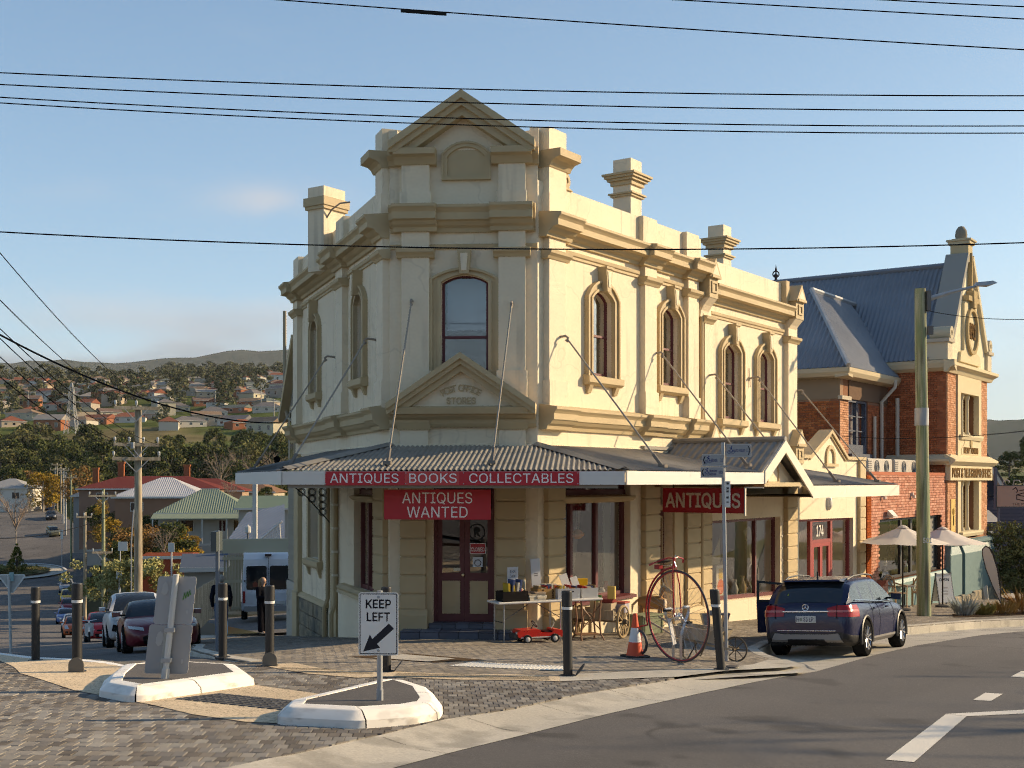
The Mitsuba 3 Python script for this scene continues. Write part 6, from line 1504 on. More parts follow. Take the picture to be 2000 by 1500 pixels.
def car(key, kind, x, y, head, color, off=0.0, detail=1, G_=None, k_scale=1.0, roofcol=None):
 """head: radians clockwise from +y. Returns (transform, function adding a region of the body skin)."""
 c = CARS[kind]; h = c['L'] / 2
 f = np.array([math.sin(head), math.cos(head)]); l = np.array([-math.cos(head), math.sin(head)])
 gz_ = G_ or (lambda px, py: float(G(px, py)) + off)
 P_ = np.array([x, y])
 z = [gz_(*(P_ + f * a + l * b)) for a, b in ((c['fa'], .75), (c['fa'], -.75), (c['ra'], .75), (c['ra'], -.75))]
 pitch = ((z[0] + z[1]) - (z[2] + z[3])) / 2 / (c['fa'] - c['ra']); roll = ((z[0] + z[2]) - (z[1] + z[3])) / 2 / 1.5
 m = np.eye(4)
 m[:3, 0] = [f[0], f[1], pitch]; m[:3, 1] = [l[0], l[1], roll]
 m[:3, 0] /= np.linalg.norm(m[:3, 0]); m[:3, 1] -= m[:3, 0] * (m[:3, 0] @ m[:3, 1]); m[:3, 1] /= np.linalg.norm(m[:3, 1]); m[:3, 2] = np.cross(m[:3, 0], m[:3, 1])
 m[:3, 3] = [x, y, np.mean(z) - pitch * (c['fa'] + c['ra']) / 2]
 m = m @ S(k_scale)
 n = 36 if detail else 18
 xs = -h + (1 - np.cos(np.linspace(0, math.pi, n))) * h
 zt, w = pc(xs, c['top']), pc(xs, c['w'])
 e = np.abs(xs) / h
 zb = c['z0'] + .12 * np.clip((e - .86) / .14, 0, 1) ** 2
 secs = []
 for i in range(n):
  b, t, ww = zb[i], zt[i], w[i]; hh = t - b
  half = [(0, b), (ww * .86, b), (ww * .955, b + hh * .10), (ww * .975, b + hh * .28), (ww, b + hh * .55), (ww * .985, b + hh * .78), (ww * .93, b + hh * .93), (ww * .83, t - .005 * 0), (ww * .4, t + .018), (0, t + .022)]
  secs.append(half + [(-a, q) for a, q in half[-2:0:-1]])
 k = len(secs[0])
 V = np.array([[xs[i], a, q] for i in range(n) for a, q in secs[i]])
 F_ = [[i * k + j, (i + 1) * k + j, (i + 1) * k + (j + 1) % k, i * k + (j + 1) % k] for i in range(n - 1) for j in range(k)]
 V = np.vstack([V, [[xs[0] - .0, 0, (zb[0] + zt[0]) / 2], [xs[-1], 0, (zb[-1] + zt[-1]) / 2]]])
 F_ = M(V, F_)[1]
 cap = [[j, (j + 1) % k, n * k] for j in range(k)] + [[(n - 1) * k + (j + 1) % k, (n - 1) * k + j, n * k + 1] for j in range(k)]
 solid = man((V, np.vstack([F_, cap]), None))
 R_ = c['R']
 arch = [mf.Manifold.cylinder(.5, R_ * 1.16, R_ * 1.16, 32).rotate([90, 0, 0]).translate([ax, s * c['wid'] + .25, R_ * 1.02]) for ax in (c['ra'], c['fa']) for s in (-1, 1)]
 body = solid
 for a_ in arch: body = body - a_
 put(tr(unman(body), m), 'paint', 'body', key, color=color, smooth=32)
 skin = solid.scale([1.004, 1.006, 1.004])
 for a_ in arch: skin = skin - a_
 def region(poly, axis, a0, a1, mat, name, col_, grow=1.0, parent=None, smooth=32):
  """part of the body skin inside a prism: axis 'x' -> polygon in (y,z) between x=a0..a1; 'y' -> (x,z); 'z' -> (x,y)"""
  e_ = extr(sg.Polygon(poly), 1.0); v = e_[0]
  if axis == 'x': p = np.stack([a0 + (a1 - a0) * v[:, 2], v[:, 0], v[:, 1]], 1)
  elif axis == 'y': p = np.stack([v[:, 0], a0 + (a1 - a0) * v[:, 2], v[:, 1]], 1)
  else: p = np.stack([v[:, 0], v[:, 1], a0 + (a1 - a0) * v[:, 2]], 1)
  s_ = skin if grow == 1.0 else solid.scale([grow, grow, grow])
  q = s_ ^ man((p, e_[1], None))
  u_ = unman(q)
  if len(u_[1]): return put(tr(u_, m), mat, name, parent or key, color=col_, smooth=smooth)
 rf = c['roof']; x0, x1 = rf[0][0], rf[-1][0]
 gn = 30 if detail else 14
 gx = np.unique(np.concatenate([np.linspace(x0, x1, gn), [c['rear'][0], c['rear'][1], c['front'][0], c['pil'][0] - .04, c['pil'][0] + .04, c['pil'][1] - .06, c['pil'][1] + .06]]))
 zr, zl, gw = pc(gx, rf), pc(gx, c['top']), pc(gx, c['w'])
 hgt = np.maximum(zr - zl, .0)
 G2 = []
 for i in range(len(gx)):
  wb_ = gw[i] * .90; wt = gw[i] * (.90 - .17 * min(1, hgt[i] / .45))
  z_b, z_r = zl[i] - .02, max(zr[i], zl[i] + .005)
  G2.append([(wb_, z_b), (wb_ + (wt - wb_) * .82, z_b + (z_r - z_b) * .80), (wt, z_b + (z_r - z_b) * .90), (wt * .86, z_r - .012), (wt * .45, z_r + .012), (0, z_r + .018)])
 G2 = np.array(G2); G2 = np.concatenate([G2, (G2 * [-1, 1])[:, -2::-1]], 1)
 kk = G2.shape[1]
 V = np.array([[gx[i], a, q] for i in range(len(gx)) for a, q in G2[i]])
 fc = {'roof': [], 'side_window': [], 'side_window_': [], 'windscreen': [], 'rear_window': []}
 for i in range(len(gx) - 1):
  xm = (gx[i] + gx[i + 1]) / 2
  for j in range(kk - 1):
   q = [i * kk + j, i * kk + j + 1, (i + 1) * kk + j + 1, (i + 1) * kk + j]
   side = j in (0, kk - 2); edge = j in (1, kk - 3)
   if side:
    pill = abs(xm - c['pil'][0]) < .04 or abs(xm - c['pil'][1]) < .06 or xm > c['front'][1] - .22 or xm < x0 + .22
    fc['roof' if pill else ('side_window' if j == 0 else 'side_window_')].append(q)
   elif edge or j in (2, kk - 4): fc['roof'].append(q)
   elif xm < c['rear'][1] - .05: fc['rear_window'].append(q)
   elif xm > c['front'][0]: fc['windscreen'].append(q)
   else: fc['roof'].append(q)
 for nm, q in fc.items():
  if q:
   q = np.array(q); u_, inv = np.unique(q.ravel(), return_inverse=True)
   put(tr(M(V[u_], inv.reshape(q.shape)), m), 'paint' if nm == 'roof' else 'carglass', nm.rstrip('_'), key, color=(roofcol or color) if nm == 'roof' else None, smooth=True)
 ty, ri, bk = wheel_mesh(R_, .235)
 for ax in (c['fa'], c['ra']):
  for s in (-1, 1):
   wm = m @ Tm(ax, s * (c['wid'] - .115), R_) @ (np.eye(4) if s > 0 else S(1, -1, 1))
   wk = put(tr(ty, wm), 'matte', 'wheel', key, color=(.018, .018, .018), smooth=40)
   put(tr(ri, wm), 'metal', 'rim', wk, color=(.42, .42, .43))
   put(tr(bk, wm), 'matte', 'hub_back', wk, color=(.02, .02, .02))
 put(tr(box(c['ra'] - .2, c['fa'] + .2, -c['wid'] + .32, c['wid'] - .32, c['z0'] + .02, .6), m), 'matte', 'underbody', key, color=(.01, .01, .01))
 for s in (-1, 1):
  xm = c['front'][1] - .38; zm = float(pc(np.array([xm]), c['top'])[0]) + .07
  mr = put(tr(hull(np.array([[xm + dx, s * (c['wid'] * .97 + dy), zm + dz] for dx, dy, dz in ((-.05, .0, -.03), (-.05, .19, -.05), (-.05, .20, .08), (-.05, .0, .08), (.08, .03, -.03), (.06, .17, -.03), (.06, .18, .06), (.08, .03, .06))])), m), 'paint', 'mirror', key, color=color, smooth=50)
  put(tr(box(xm - .02, xm + .03, *(sorted((s * c['wid'] * .80, s * c['wid'] * 1.0))), zm - .03, zm + .01), m), 'matte', 'stem', mr, color=(.02, .02, .02))
 return m, region, c
def front_face(key, m, region, c, lights, grille, plate=None, dark=(.015, .015, .016), badge=None):
 h = c['L'] / 2
 for s in (-1, 1):
  region([(s * a, b) for a, b in lights][::s], 'x', h * .55, h + .1, 'gloss', 'headlight', (.45, .46, .46), 1.006)
 for g_ in grille:
  region(g_, 'x', h * .6, h + .1, 'matte', 'grille', dark, 1.007)
 if plate is not None:
  put(tr(box(h + .0, h + .025, -.19, .19, plate - .06, plate + .06), m), 'satin', 'number_plate', key, color=(.62, .62, .58))
 if badge:
  put(tr(mv(tr(lathe([(.06, 0), (.05, .012), (0, .012)], 12), Ry(math.pi / 2)), h * badge[0], 0, badge[1]), m), 'chrome', 'badge', key)
# --- the navy car in the parking bay (seen from behind)
H_ = thing('parked_car', 'dark navy hatchback suv in the parking bay seen from behind with one door open', 'car')
bay_g = lambda px, py: float(G(px, py)) + float(bay_off(px, py))
hx, hy, hh = 6.62, 24.40, math.radians(31)
NVY = (.007, .010, .045)
m, region, c = car(H_, 'suv', hx, hy, hh, NVY, G_=bay_g)
hw = c['L'] / 2
DK = (.016, .016, .017)
# bumper cladding, sills, lamps and trim
region([(-.9, .18), (.9, .18), (.9, .40), (.62, .50), (.45, .47), (-.45, .47), (-.62, .50), (-.9, .40)], 'x', -hw - .1, -hw * .60, 'satin', 'bumper', DK, 1.006)
region([(-.68, .30), (.68, .30), (.60, .47), (.42, .45), (-.42, .45), (-.60, .47)], 'x', -hw - .1, -hw * .86, 'satin', 'bumper_insert', (.22, .21, .20), 1.012)
region([(-.40, .20), (.40, .20), (.34, .36), (-.34, .36)], 'x', -hw - .1, -hw * .86, 'matte', 'diffuser', (.03, .03, .03), 1.016)
for s in (-1, 1):
 lp = region([(s * .42, .78), (s * .95, .76), (s * .95, .98), (s * .60, .985), (s * .40, .93)][::s], 'x', -hw - .1, -hw * .79, 'gloss', 'tail_light', (.32, .006, .010), 1.007)
 region([(s * .44, .855), (s * .93, .855), (s * .93, .895), (s * .44, .895)][::s], 'x', -hw - .1, -hw * .81, 'gloss', 'lens', (.50, .14, .13), 1.011, lp)
 region([(s * .578, .74), (s * .586, .74), (s * .586, 1.0), (s * .578, 1.0)][::s], 'x', -hw - .1, -hw * .9, 'matte', 'seam', DK, 1.0125, lp)
 region([(c['ra'] + .40, .16), (c['fa'] - .40, .16), (c['fa'] - .40, .34), (c['ra'] + .40, .34)], 'y', s * .7, s * 1.0, 'satin', 'sill_trim', (.20, .19, .18), 1.012)
 for xd in (-.82, -.30, .78):
  region([(xd - .005, .34), (xd + .005, .34), (xd + .005, 1.06), (xd - .005, 1.06)], 'y', s * .6, s * 1.0, 'matte', 'door_seam', (.004, .004, .006), 1.0045)
 for xd in (-.72, .18):
  put(tr(cbox(xd - .09, xd + .09, *sorted((s * .885, s * .925)), .865, .90, .01), m), 'paint', 'door_handle', H_, color=NVY, smooth=40)
 put(tr(tube([(-1.5, s * .60, 1.44), (-1.2, s * .63, 1.50), (-.5, s * .65, 1.535), (.1, s * .63, 1.51), (.3, s * .62, 1.45)], .018, 6), m), 'satin', 'roof_rail', H_, color=(.03, .03, .03), smooth=40)
 put(tr(tube([(-1.75, s * .80, 1.06), (-1, s * .822, 1.035), (0, s * .825, 1.0), (.85, s * .80, .985)], .010, 5), m), 'chrome', 'window_trim', H_)
 for ax in (c['ra'], c['fa']):
  a = np.linspace(-.25, math.pi + .25, 20)
  put(tr(tube(np.stack([ax + .405 * np.cos(a), a * 0 + s * .888, .345 + .405 * np.sin(a)], 1), .030, 6), m), 'satin', 'wheel_arch', H_, color=(.030, .030, .031), smooth=40)
put(tr(cbox(-hw - .022, -hw + .05, -.44, .44, .855, .885, .008), m), 'chrome', 'chrome_strip', H_)
put(tr(cbox(-hw - .012, -hw + .06, -.56, .56, .505, .522, .006), m), 'chrome', 'lower_strip', H_)
pl = put(tr(cbox(-hw - .016, -hw + .05, -.19, .19, .66, .79, .008), m), 'satin', 'number_plate', H_, color=(.55, .55, .52))
pt_ = lambda mm, x, y, z: tr((np.stack([mm[0][:, 1] * 0 + x - mm[0][:, 2], y - mm[0][:, 0], z + mm[0][:, 1]], 1), mm[1], None), m)
put(pt_(fit_text('H', .072, .045, .003, True), -hw - .0165, .15, .69), 'matte', 'lettering', pl, color=(.03, .04, .10))
put(pt_(fit_text('53 LP', .072, .19, .003, True), -hw - .0165, -.055, .69), 'matte', 'lettering', pl, color=(.03, .04, .10))
put(tr(mv(box(-.004, 0, -.02, .02, -.03, .03), -hw - .0165, .085, .725), m), 'matte', 'emblem', pl, color=(.25, .28, .22))
bd_ = put(tr(mv(tr(torus(.058, .007, 20, 5), Ry(math.pi / 2)), -hw - .0, 0, .945), m), 'chrome', 'badge', H_)
for i in range(3):
 a = math.pi / 2 + i * 2 * math.pi / 3
 put(tr(tube([(-hw - .0, 0, .945), (-hw - .0, .056 * math.cos(a), .945 + .056 * math.sin(a))], [.010, .003], 5), m), 'chrome', 'spoke', bd_)
put(tr(mv(box(0, .01, .30, .56, .93, .955), -hw + .03, 0, 0), m), 'chrome', 'model_letters', H_) if False else None
put(tr(hull([(-1.58, y_, 1.40) for y_ in (-.58, .58)] + [(-1.78, y_, 1.42) for y_ in (-.54, .54)] + [(-1.2, y_, 1.475) for y_ in (-.56, .56)] + [(-1.76, y_, 1.45) for y_ in (-.54, .54)]), m), 'paint', 'spoiler', H_, color=NVY)
put(tr(tube([(-1.9, 0, 1.14), (-1.87, -.25, 1.165), (-1.85, -.5, 1.17)], .010, 5), m), 'matte', 'wiper', H_, color=(.01, .01, .01))
yw = put(tr(hull([(-1.985, .46, 1.10), (-1.985, .34, 1.10), (-1.93, .40, 1.20), (-1.98, .40, 1.09)]), m), 'matte', 'window_sticker', H_, color=(.42, .44, .03))
put(tr(mv(tr(lathe([(.045, 0), (0, .004)], 10), Ry(-1.0)), -2.02, .08, 1.075), m), 'matte', 'window_sticker', H_, color=(.5, .5, .5))
put(tr(mv(lathe([(.02, 0), (.012, .14), (0, .15)], 6), -1.35, 0, 1.46), m), 'satin', 'aerial', H_, color=DK)
# open door on the kerb side
dm = m @ Tm(.80, .88, 0) @ Rz(-math.radians(62)) @ Tm(-.80, -.88, 0)
do = put(tr(box(-.28, .80, .83, .90, .34, .98), dm), 'paint', 'open_door', H_, color=NVY)
fr_ = sg.Polygon([(-.28, .98), (.78, .96), (.42, 1.36), (-.26, 1.44)])
put(tr(slab(fr_.difference(fr_.buffer(-.05)), .84, .88), dm), 'satin', 'window_frame', do, color=DK)
put(tr(slab(fr_.buffer(-.045), .858, .862), dm), 'pane', 'pane', do)
# ---------------------------------------------------------------- goods on the footpath
def gput(x, y): return Tm(x, y, float(G(x, y)))
A0, A1 = np.array([-.25, 22.78]), np.array([1.78, 23.70])
td = (A1 - A0) / np.linalg.norm(A1 - A0); tn = np.array([-td[1], td[0]])
FT = Frame(A0, td, -tn)          # u along the table, d towards the viewer
TL, TZ = 2.23, .70
TB = thing('trestle_table', 'white folding trestle table of books standing outside the corner shop', 'table')
put(FT(cbox(0, TL, -.58, 0, TZ - .045, TZ, .015)), 'satin', 'top', TB, color=(.58, .57, .55))
for u in (.14, .24, TL - .9, TL - .8):
 for d in (-.06, -.52):
  if u in (.14, TL - .9):
   p_ = FT.pt(u, d, 0); put(tube([(p_[0], p_[1], float(G(p_[0], p_[1]))), (p_[0], p_[1], TZ - .05)], .014, 8), 'metal', 'leg', TB, color=(.38, .39, .41))
for (a, b) in (((.14, -.06, .35), (.75, -.2, TZ - .05)), ((TL - .9, -.06, .35), (.85, -.2, TZ - .05)), ((.14, -.06, .3), (.14, -.52, .3))):
 put(FT(tube([a, b], .009, 6)), 'metal', 'brace', TB, color=(.10, .10, .10))
def tbox(name, label, u, d, w, h, dp, color, rz=0, z=None, mat='matte', cat_='box', open_=True, fill=None, lid=None, group=None, fr=None, parts=True):
 k = thing(name, label, cat_, group); m = (fr or FT).m @ Tm(u, d, (TZ if z is None else z) + .002) @ Rz(rz)
 t = .012
 shell = cat([box(-w / 2, w / 2, -dp / 2, -dp / 2 + t, 0, h), box(-w / 2, w / 2, dp / 2 - t, dp / 2, 0, h), box(-w / 2, -w / 2 + t, -dp / 2 + t, dp / 2 - t, 0, h), box(w / 2 - t, w / 2, -dp / 2 + t, dp / 2 - t, 0, h), box(-w / 2 + t, w / 2 - t, -dp / 2 + t, dp / 2 - t, 0, t)]) if open_ else cbox(-w / 2, w / 2, -dp / 2, dp / 2, 0, h, .006)
 put(tr(shell, m), mat, 'body', k, color=color)
 if lid: put(tr(cbox(-w / 2 - .012, w / 2 + .012, -dp / 2 - .012, dp / 2 + .012, h, h + .03, .006), m), mat, 'lid', k, color=lid)
 return k, m
def books_in(k, m, w, dp, h, n, z0=.02, tilt=.25, name='book'):
 for i in range(n):
  bw = w / n * .8; c_ = [(.45, .40, .32), (.35, .05, .04), (.55, .52, .46), (.08, .10, .20), (.30, .22, .12), (.5, .36, .05)][int(rng.integers(0, 6))]
  hh_ = h * (.75 + .4 * rng.random())
  put(tr(cbox(-bw / 2, bw / 2, -dp * .42, dp * .42, 0, hh_, .003), m @ Tm(-w / 2 + (i + .6) * w / (n + .3), 0, z0) @ Ry(tilt * (rng.random() - .3))), 'matte', name, k, color=c_)
k, m = tbox('magazine_box', 'black box of magazines and toys at the step end of the table', .37, -.22, .52, .19, .36, (.025, .022, .02))
books_in(k, m, .26, .3, .34, 5)
for i in range(5):
 put(tr(trimesh_s := (lambda s_: (s_.vertices * .045, s_.faces, None))(trimesh.creation.icosphere(subdivisions=1)), m @ Tm(.02 + .05 * i, .1 * (rng.random() - .5), .19)), 'matte', 'toy', k, color=[(.5, .2, .05), (.45, .32, .2), (.6, .35, .02), (.3, .06, .05), (.5, .4, .3)][i])
for i, (u, lbl) in enumerate(((.76, 'low stack of old paperbacks beside the black magazine box'), (.92, 'stack of worn books just in front of the tan suitcase'))):
 k = thing('book_stack', lbl, 'books')
 for j in range(4 + i):
  put(tr(cbox(-.11, .11, -.15, .15, 0, .03, .003), FT.m @ Tm(u, -.22, TZ + .002 + .031 * j) @ Rz(.4 * (rng.random() - .5))), 'matte', 'book', k, color=[(.48, .44, .36), (.42, .38, .30), (.55, .52, .45), (.30, .26, .2), (.45, .35, .25)][j % 5])
k, m = tbox('suitcase', 'open tan suitcase full of records on the table', 1.12, -.34, .44, .20, .32, (.36, .22, .09), cat_='suitcase')
books_in(k, m, .40, .28, .23, 11, tilt=.1, name='record')
put(tr(cat([box(-.12, -.09, .161, .166, .02, .19), box(.09, .12, .161, .166, .02, .19)]), m), 'matte', 'strap', k, color=(.08, .05, .03))
k, m = tbox('paper_box', 'small white box of papers on the wall side of the table', 1.28, -.48, .26, .27, .22, (.52, .49, .42), open_=False)
k, m = tbox('plastic_tub', 'clear plastic tub of discs in the middle of the table', 1.52, -.24, .48, .20, .34, (.42, .43, .45), mat='gloss')
books_in(k, m, .42, .28, .21, 12, tilt=.05, name='disc_case')
put(tr(box(-.1, .1, .171, .18, .13, .15), m), 'matte', 'handle', k, color=(.05, .05, .06))
k, m = tbox('plastic_tub', 'pale plastic tub of discs at the window end of the table', 2.0, -.26, .36, .19, .30, (.45, .45, .44), mat='gloss')
books_in(k, m, .32, .26, .2, 9, tilt=.05, name='disc_case')
for i, (u, w, h, lbl) in enumerate(((1.62, .17, .26, 'white price card leaning among the tubs, the taller one'), (1.83, .15, .20, 'white price card leaning among the tubs, the shorter one'))):
 put(FT(tr(box(-w / 2, w / 2, -.004, .004, 0, h), Tm(u, -.36, TZ + .21) @ Ry(-.25) @ Rx(.25))), 'matte', 'price_card', color=(.66, .65, .62), label=lbl, cat_='card')
k, m = tbox('yellow_box', 'small yellow box behind the price cards', 2.0, -.48, .24, .16, .1, (.50, .30, .02), open_=False, z=TZ + .19)
for i, (u, d, z0, z1, w, lb_) in enumerate(((.53, -.53, TZ + .05, TZ + .62, .23, 'tall white notice board propped by the shop step'), (1.16, -.66, TZ + .22, TZ + .76, .20, 'white notice sheet hung above the tan suitcase'))):
 k = thing('notice_board', lb_, 'notice board')
 mm = FT.m @ Tm(u, d, 0) @ Ry(-.06 * i)
 put(tr(box(-w / 2, w / 2, -.012, 0, z0, z1), mm), 'matte', 'panel', k, color=(.56, .57, .60))
 if i == 0:
  for t_, z_, h_, w__ in (('Book', z1 - .11, .055, .12), ('Sale', z1 - .20, .055, .10), ('open daily', z1 - .30, .025, .10)):
   put(tr(mv(uz(fit_text(t_, h_, w__, .003)), 0, .0, z_), mm), 'matte', 'lettering', k, color=(.10, .10, .12))
 else:
  for z_ in (z1 - .30, z1 - .34):
   put(tr(box(-.04, .04, .0, .003, z_, z_ + .02), mm), 'matte', 'scribble', k, color=(.2, .2, .22))
put(FT(tube([(.83, -.62, TZ - .0), (.83, -.62, 1.05), (.80, -.6, 1.06), (.80, -.6, 1.02)], .010, 6)), 'satin', 'wall_hook', color=(.6, .57, .5), label='bent white metal hook on the pier behind the table', cat_='hook')
# red pedal car under the table
PC_ = thing('pedal_car', 'red toy pedal car with black steering wheel parked under the table', 'toy car')
pm = gput(.47, 23.12) @ Rz(math.atan2(td[1], td[0]) + math.pi - .02)
prof = [(-.46, .10), (.40, .10), (.46, .14), (.47, .22), (.40, .255), (.06, .265), (.0, .255), (-.02, .19), (-.26, .19), (-.30, .255), (-.46, .23), (-.48, .16)]
put(tr(slab(sg.Polygon(prof).buffer(-.01).buffer(.01), -.17, .17), pm), 'gloss', 'body', PC_, color=(.50, .022, .015))
put(tr(slab(sg.box(-.42, .105, .40, .125), -.175, .175), pm), 'satin', 'trim', PC_, color=(.55, .52, .48))
put(tr(cbox(.40, .52, -.15, .15, .09, .20, .02), pm), 'satin', 'grille', PC_, color=(.035, .035, .035))
for s in (-1, 1):
 put(tr(tr(lathe([(0, .03), (.03, .025), (.034, 0)], 10), Ry(math.pi / 2)), pm @ Tm(.46, s * .12, .20)), 'chrome', 'headlight', PC_)
 put(tr(slab(sg.Point(.27, .09).buffer(.085).difference(sg.box(-1, -1, 1, .095)), s * .17, s * .18), pm), 'satin', 'wheel_arch', PC_, color=(.48, .1, .08))
 for ax in (.27, -.30):
  w_ = put(tr(tr(lathe([(.05, -.025), (.075, -.025), (.085, -.015), (.085, .015), (.075, .025), (.05, .025)], 18), Rx(math.pi / 2)), pm @ Tm(ax, s * .185, .085)), 'matte', 'wheel', PC_, color=(.03, .03, .03), smooth=40)
  put(tr(tr(lathe([(0, .032), (.02, .03), (.05, .02), (.052, -.02), (.02, -.03), (0, -.032)], 12), Rx(math.pi / 2)), pm @ Tm(ax, s * .185, .085)), 'satin', 'hub', w_, color=(.5, .48, .44))
put(tr(tr(torus(.072, .011, 18, 6), Ry(-.9)), pm @ Tm(.05, 0, .35)), 'satin', 'steering_wheel', PC_, color=(.02, .02, .02), smooth=50)
put(tr(tube([(.14, 0, .24), (.05, 0, .35)], .01, 6), pm), 'satin', 'column', PC_, color=(.02, .02, .02))
put(tr(cbox(-.30, -.10, -.12, .12, .19, .215, .01), pm), 'matte', 'seat', PC_, color=(.05, .02, .02))
put(tr(tube([(-.26, .1, .26), (-.32, .1, .36), (-.30, .1, .40)], .008, 5), pm), 'satin', 'windscreen_stay', PC_, color=(.5, .46, .4))
# old cart with spoked wooden wheels
CA = thing('wooden_cart', 'old wooden hand cart with two spoked wheels against the shop window', 'cart')
axd = np.array([-.89, .45]); ca0 = np.array([2.24, 24.48])
cang = math.atan2(axd[1], axd[0])
WD = (.34, .26, .155)
def cart_wheel(p, R_, key, ang, col_=WD, hubc=(.12, .10, .08), nsp=12, rimr=.028):
 z = float(G(*p)) + R_; m_ = Tm(p[0], p[1], z) @ Rz(ang) @ Ry(math.pi / 2)
 w = put(tr(torus(R_ - rimr, rimr, 32, 6), m_), 'matte', 'wheel', key, color=col_, smooth=50)
 for i in range(nsp):
  a = i * 2 * math.pi / nsp
  put(tr(tube([(.05 * math.cos(a), .05 * math.sin(a), 0), ((R_ - rimr) * math.cos(a), (R_ - rimr) * math.sin(a), 0)], [.02, .014], 5), m_), 'matte', 'spoke', w, color=np.array(col_) * 1.05)
 put(tr(lathe([(0, -.09), (.045, -.09), (.06, -.03), (.06, .03), (.045, .09), (0, .09)], 12), m_), 'matte', 'hub', w, color=hubc)
 return z
zc = cart_wheel(ca0, .34, CA, cang)
cart_wheel(ca0 + axd * 1.0, .34, CA, cang)
fc_ = Frame(ca0 + axd * .12, axd, np.array([-axd[1], axd[0]]))
put(tube([np.array([*ca0, zc]), np.array([*(ca0 + axd * 1.0), zc])], .03, 6), 'timber', 'axle', CA)
for d in (-.32, -.02, .28):
 put(fc_.box(-.05, .82, d - .03, d + .03, zc + .06, zc + .13), 'timber', 'bearer', CA)
for i in range(5):
 put(fc_(cbox(-.06, .84, -.36 + i * .15, -.36 + i * .15 + .14, zc + .132, zc + .16, .004)), 'timber', 'plank', CA)
for s in (0, .76):
 put(fc_(slab(sg.Polygon([(s - .04, zc - .34), (s + .04, zc - .34), (s + .03, zc + .07), (s - .03, zc + .07)]), -.40, -.36)), 'timber', 'leg', CA)
put(fc_.box(-.08, .88, .37, .41, zc + .06, zc + .26), 'timber', 'side_board', CA)
put(fc_.box(-.08, .88, -.40, -.365, zc + .10, zc + .22), 'timber', 'side_board', CA)
FCt = Frame(ca0 + axd * .12, axd, np.array([-axd[1], axd[0]])); ztop = zc + .162
for i, (u, lbl) in enumerate(((.30, 'cream archive box on the cart, the one beside the grey tub'), (.55, 'cream archive box on the cart, the one nearer the table'))):
 k, m = tbox('archive_box', lbl, u, -.2, .2, .22, .22, (.58, .51, .38), z=ztop, fr=FCt, open_=False, group='cream archive boxes on the cart')
 put(tr(tr(lathe([(.016, 0), (.016, .004), (0, .004)], 10), Rx(math.pi / 2)), m @ Tm(0, -.111, .11)), 'matte', 'finger_hole', k, color=(.1, .08, .06))
k, m = tbox('lidded_tub', 'lilac grey tub with dark clips on the end of the cart', .02, -.2, .30, .19, .26, (.38, .36, .42), z=ztop, fr=FCt, open_=False, lid=(.40, .12, .10))
put(tr(cat([tube([(-.1 + .07 * i, -.14, .05), (-.07 + .07 * i, -.14, .13), (-.04 + .07 * i, -.14, .05)], .008, 5) for i in range(3)]), m), 'matte', 'clip', k, color=(.04, .04, .05))
put(FCt(tr(box(-.09, .09, -.004, .004, 0, .15), Tm(.42, -.02, ztop + .22) @ Rx(-.4))), 'matte', 'price_card', color=(.20, .42, .16), label='green card standing on the cart boxes', cat_='card')
put(FCt(cbox(.02, .30, .02, .22, ztop + .22, ztop + .29, .008)), 'matte', 'red_book', color=(.20, .05, .045), label='thick dark red book lying on the cart', cat_='book')
put(FCt(box(.02, .32, .0, .3, ztop, ztop + .22)), 'matte', 'carton', color=(.40, .33, .24), label='plain carton under the dark red book', cat_='box')
put(FCt(cbox(-.02, .14, .12, .2, ztop + .30, ztop + .56, .006)), 'matte', 'yellow_tin', color=(.52, .40, .14), label='cream and yellow tin standing below the window', cat_='tin')
# treadle frame under the table end
SW = thing('treadle_base', 'brown turned timber stand under the window end of the table', 'stand')
sm = gput(1.50, 23.90) @ Rz(math.atan2(td[1], td[0]))
for x, y in ((-.22, -.12), (.22, -.12), (-.22, .12), (.22, .12)):
 put(tr(tube([(x * 1.15, y * 1.8, 0), (x, y, .12), (x * .85, y, .4), (x, y, .78)], [.018, .016, .02, .016], 6), sm), 'satin', 'leg', SW, color=(.20, .10, .05))
put(tr(cat([box(-.24, .24, -.13, -.1, .1, .13), box(-.24, .24, .1, .13, .1, .13), box(-.23, .23, -.1, .1, .105, .12)]), sm), 'satin', 'shelf', SW, color=(.22, .12, .06))
put(tr(cat([tr(torus(.11, .012, 20, 5), Tm(0, 0, .42) @ Rx(math.pi / 2))] + [tube([(-.22, -.1, .7), (0, -.1, .45), (.22, -.1, .7)], .014, 5), tube([(-.22, -.1, .2), (0, -.1, .42), (.22, -.1, .2)], .012, 5)]), sm), 'satin', 'fretwork', SW, color=(.17, .085, .04))
# green chest and toy horse
GB = thing('green_chest', 'pale green timber chest behind the orange cone', 'chest')
gm = gput(2.85, 25.75) @ Rz(math.atan2(Rd[1], Rd[0]) - .2)
put(tr(cbox(-.34, .34, -.2, .2, .03, .40, .01), gm), 'matte', 'body', GB, color=(.23, .255, .17))
put(tr(cbox(-.36, .36, -.22, .22, .40, .44, .01), gm), 'matte', 'lid', GB, color=(.25, .27, .18))
put(tr(cat([box(-.3, -.26, -.215, -.2, .05, .40), box(.26, .3, -.215, -.2, .05, .40)]), gm), 'matte', 'batten', GB, color=(.18, .20, .13))
HO = thing('toy_horse', 'wooden toy horse on legs standing by the residents door', 'toy horse')
hm = gput(3.05, 26.55) @ Rz(-.35) @ S(1.25)
put(tr(hull(np.vstack([np.array([[x, r * math.cos(a), .52 + r * math.sin(a)] for a in np.linspace(0, 6, 10)]) for x, r in ((-.22, .09), (-.1, .12), (.1, .12), (.2, .10), (.25, .06))])), hm), 'satin', 'body', HO, color=(.36, .19, .07), smooth=50)
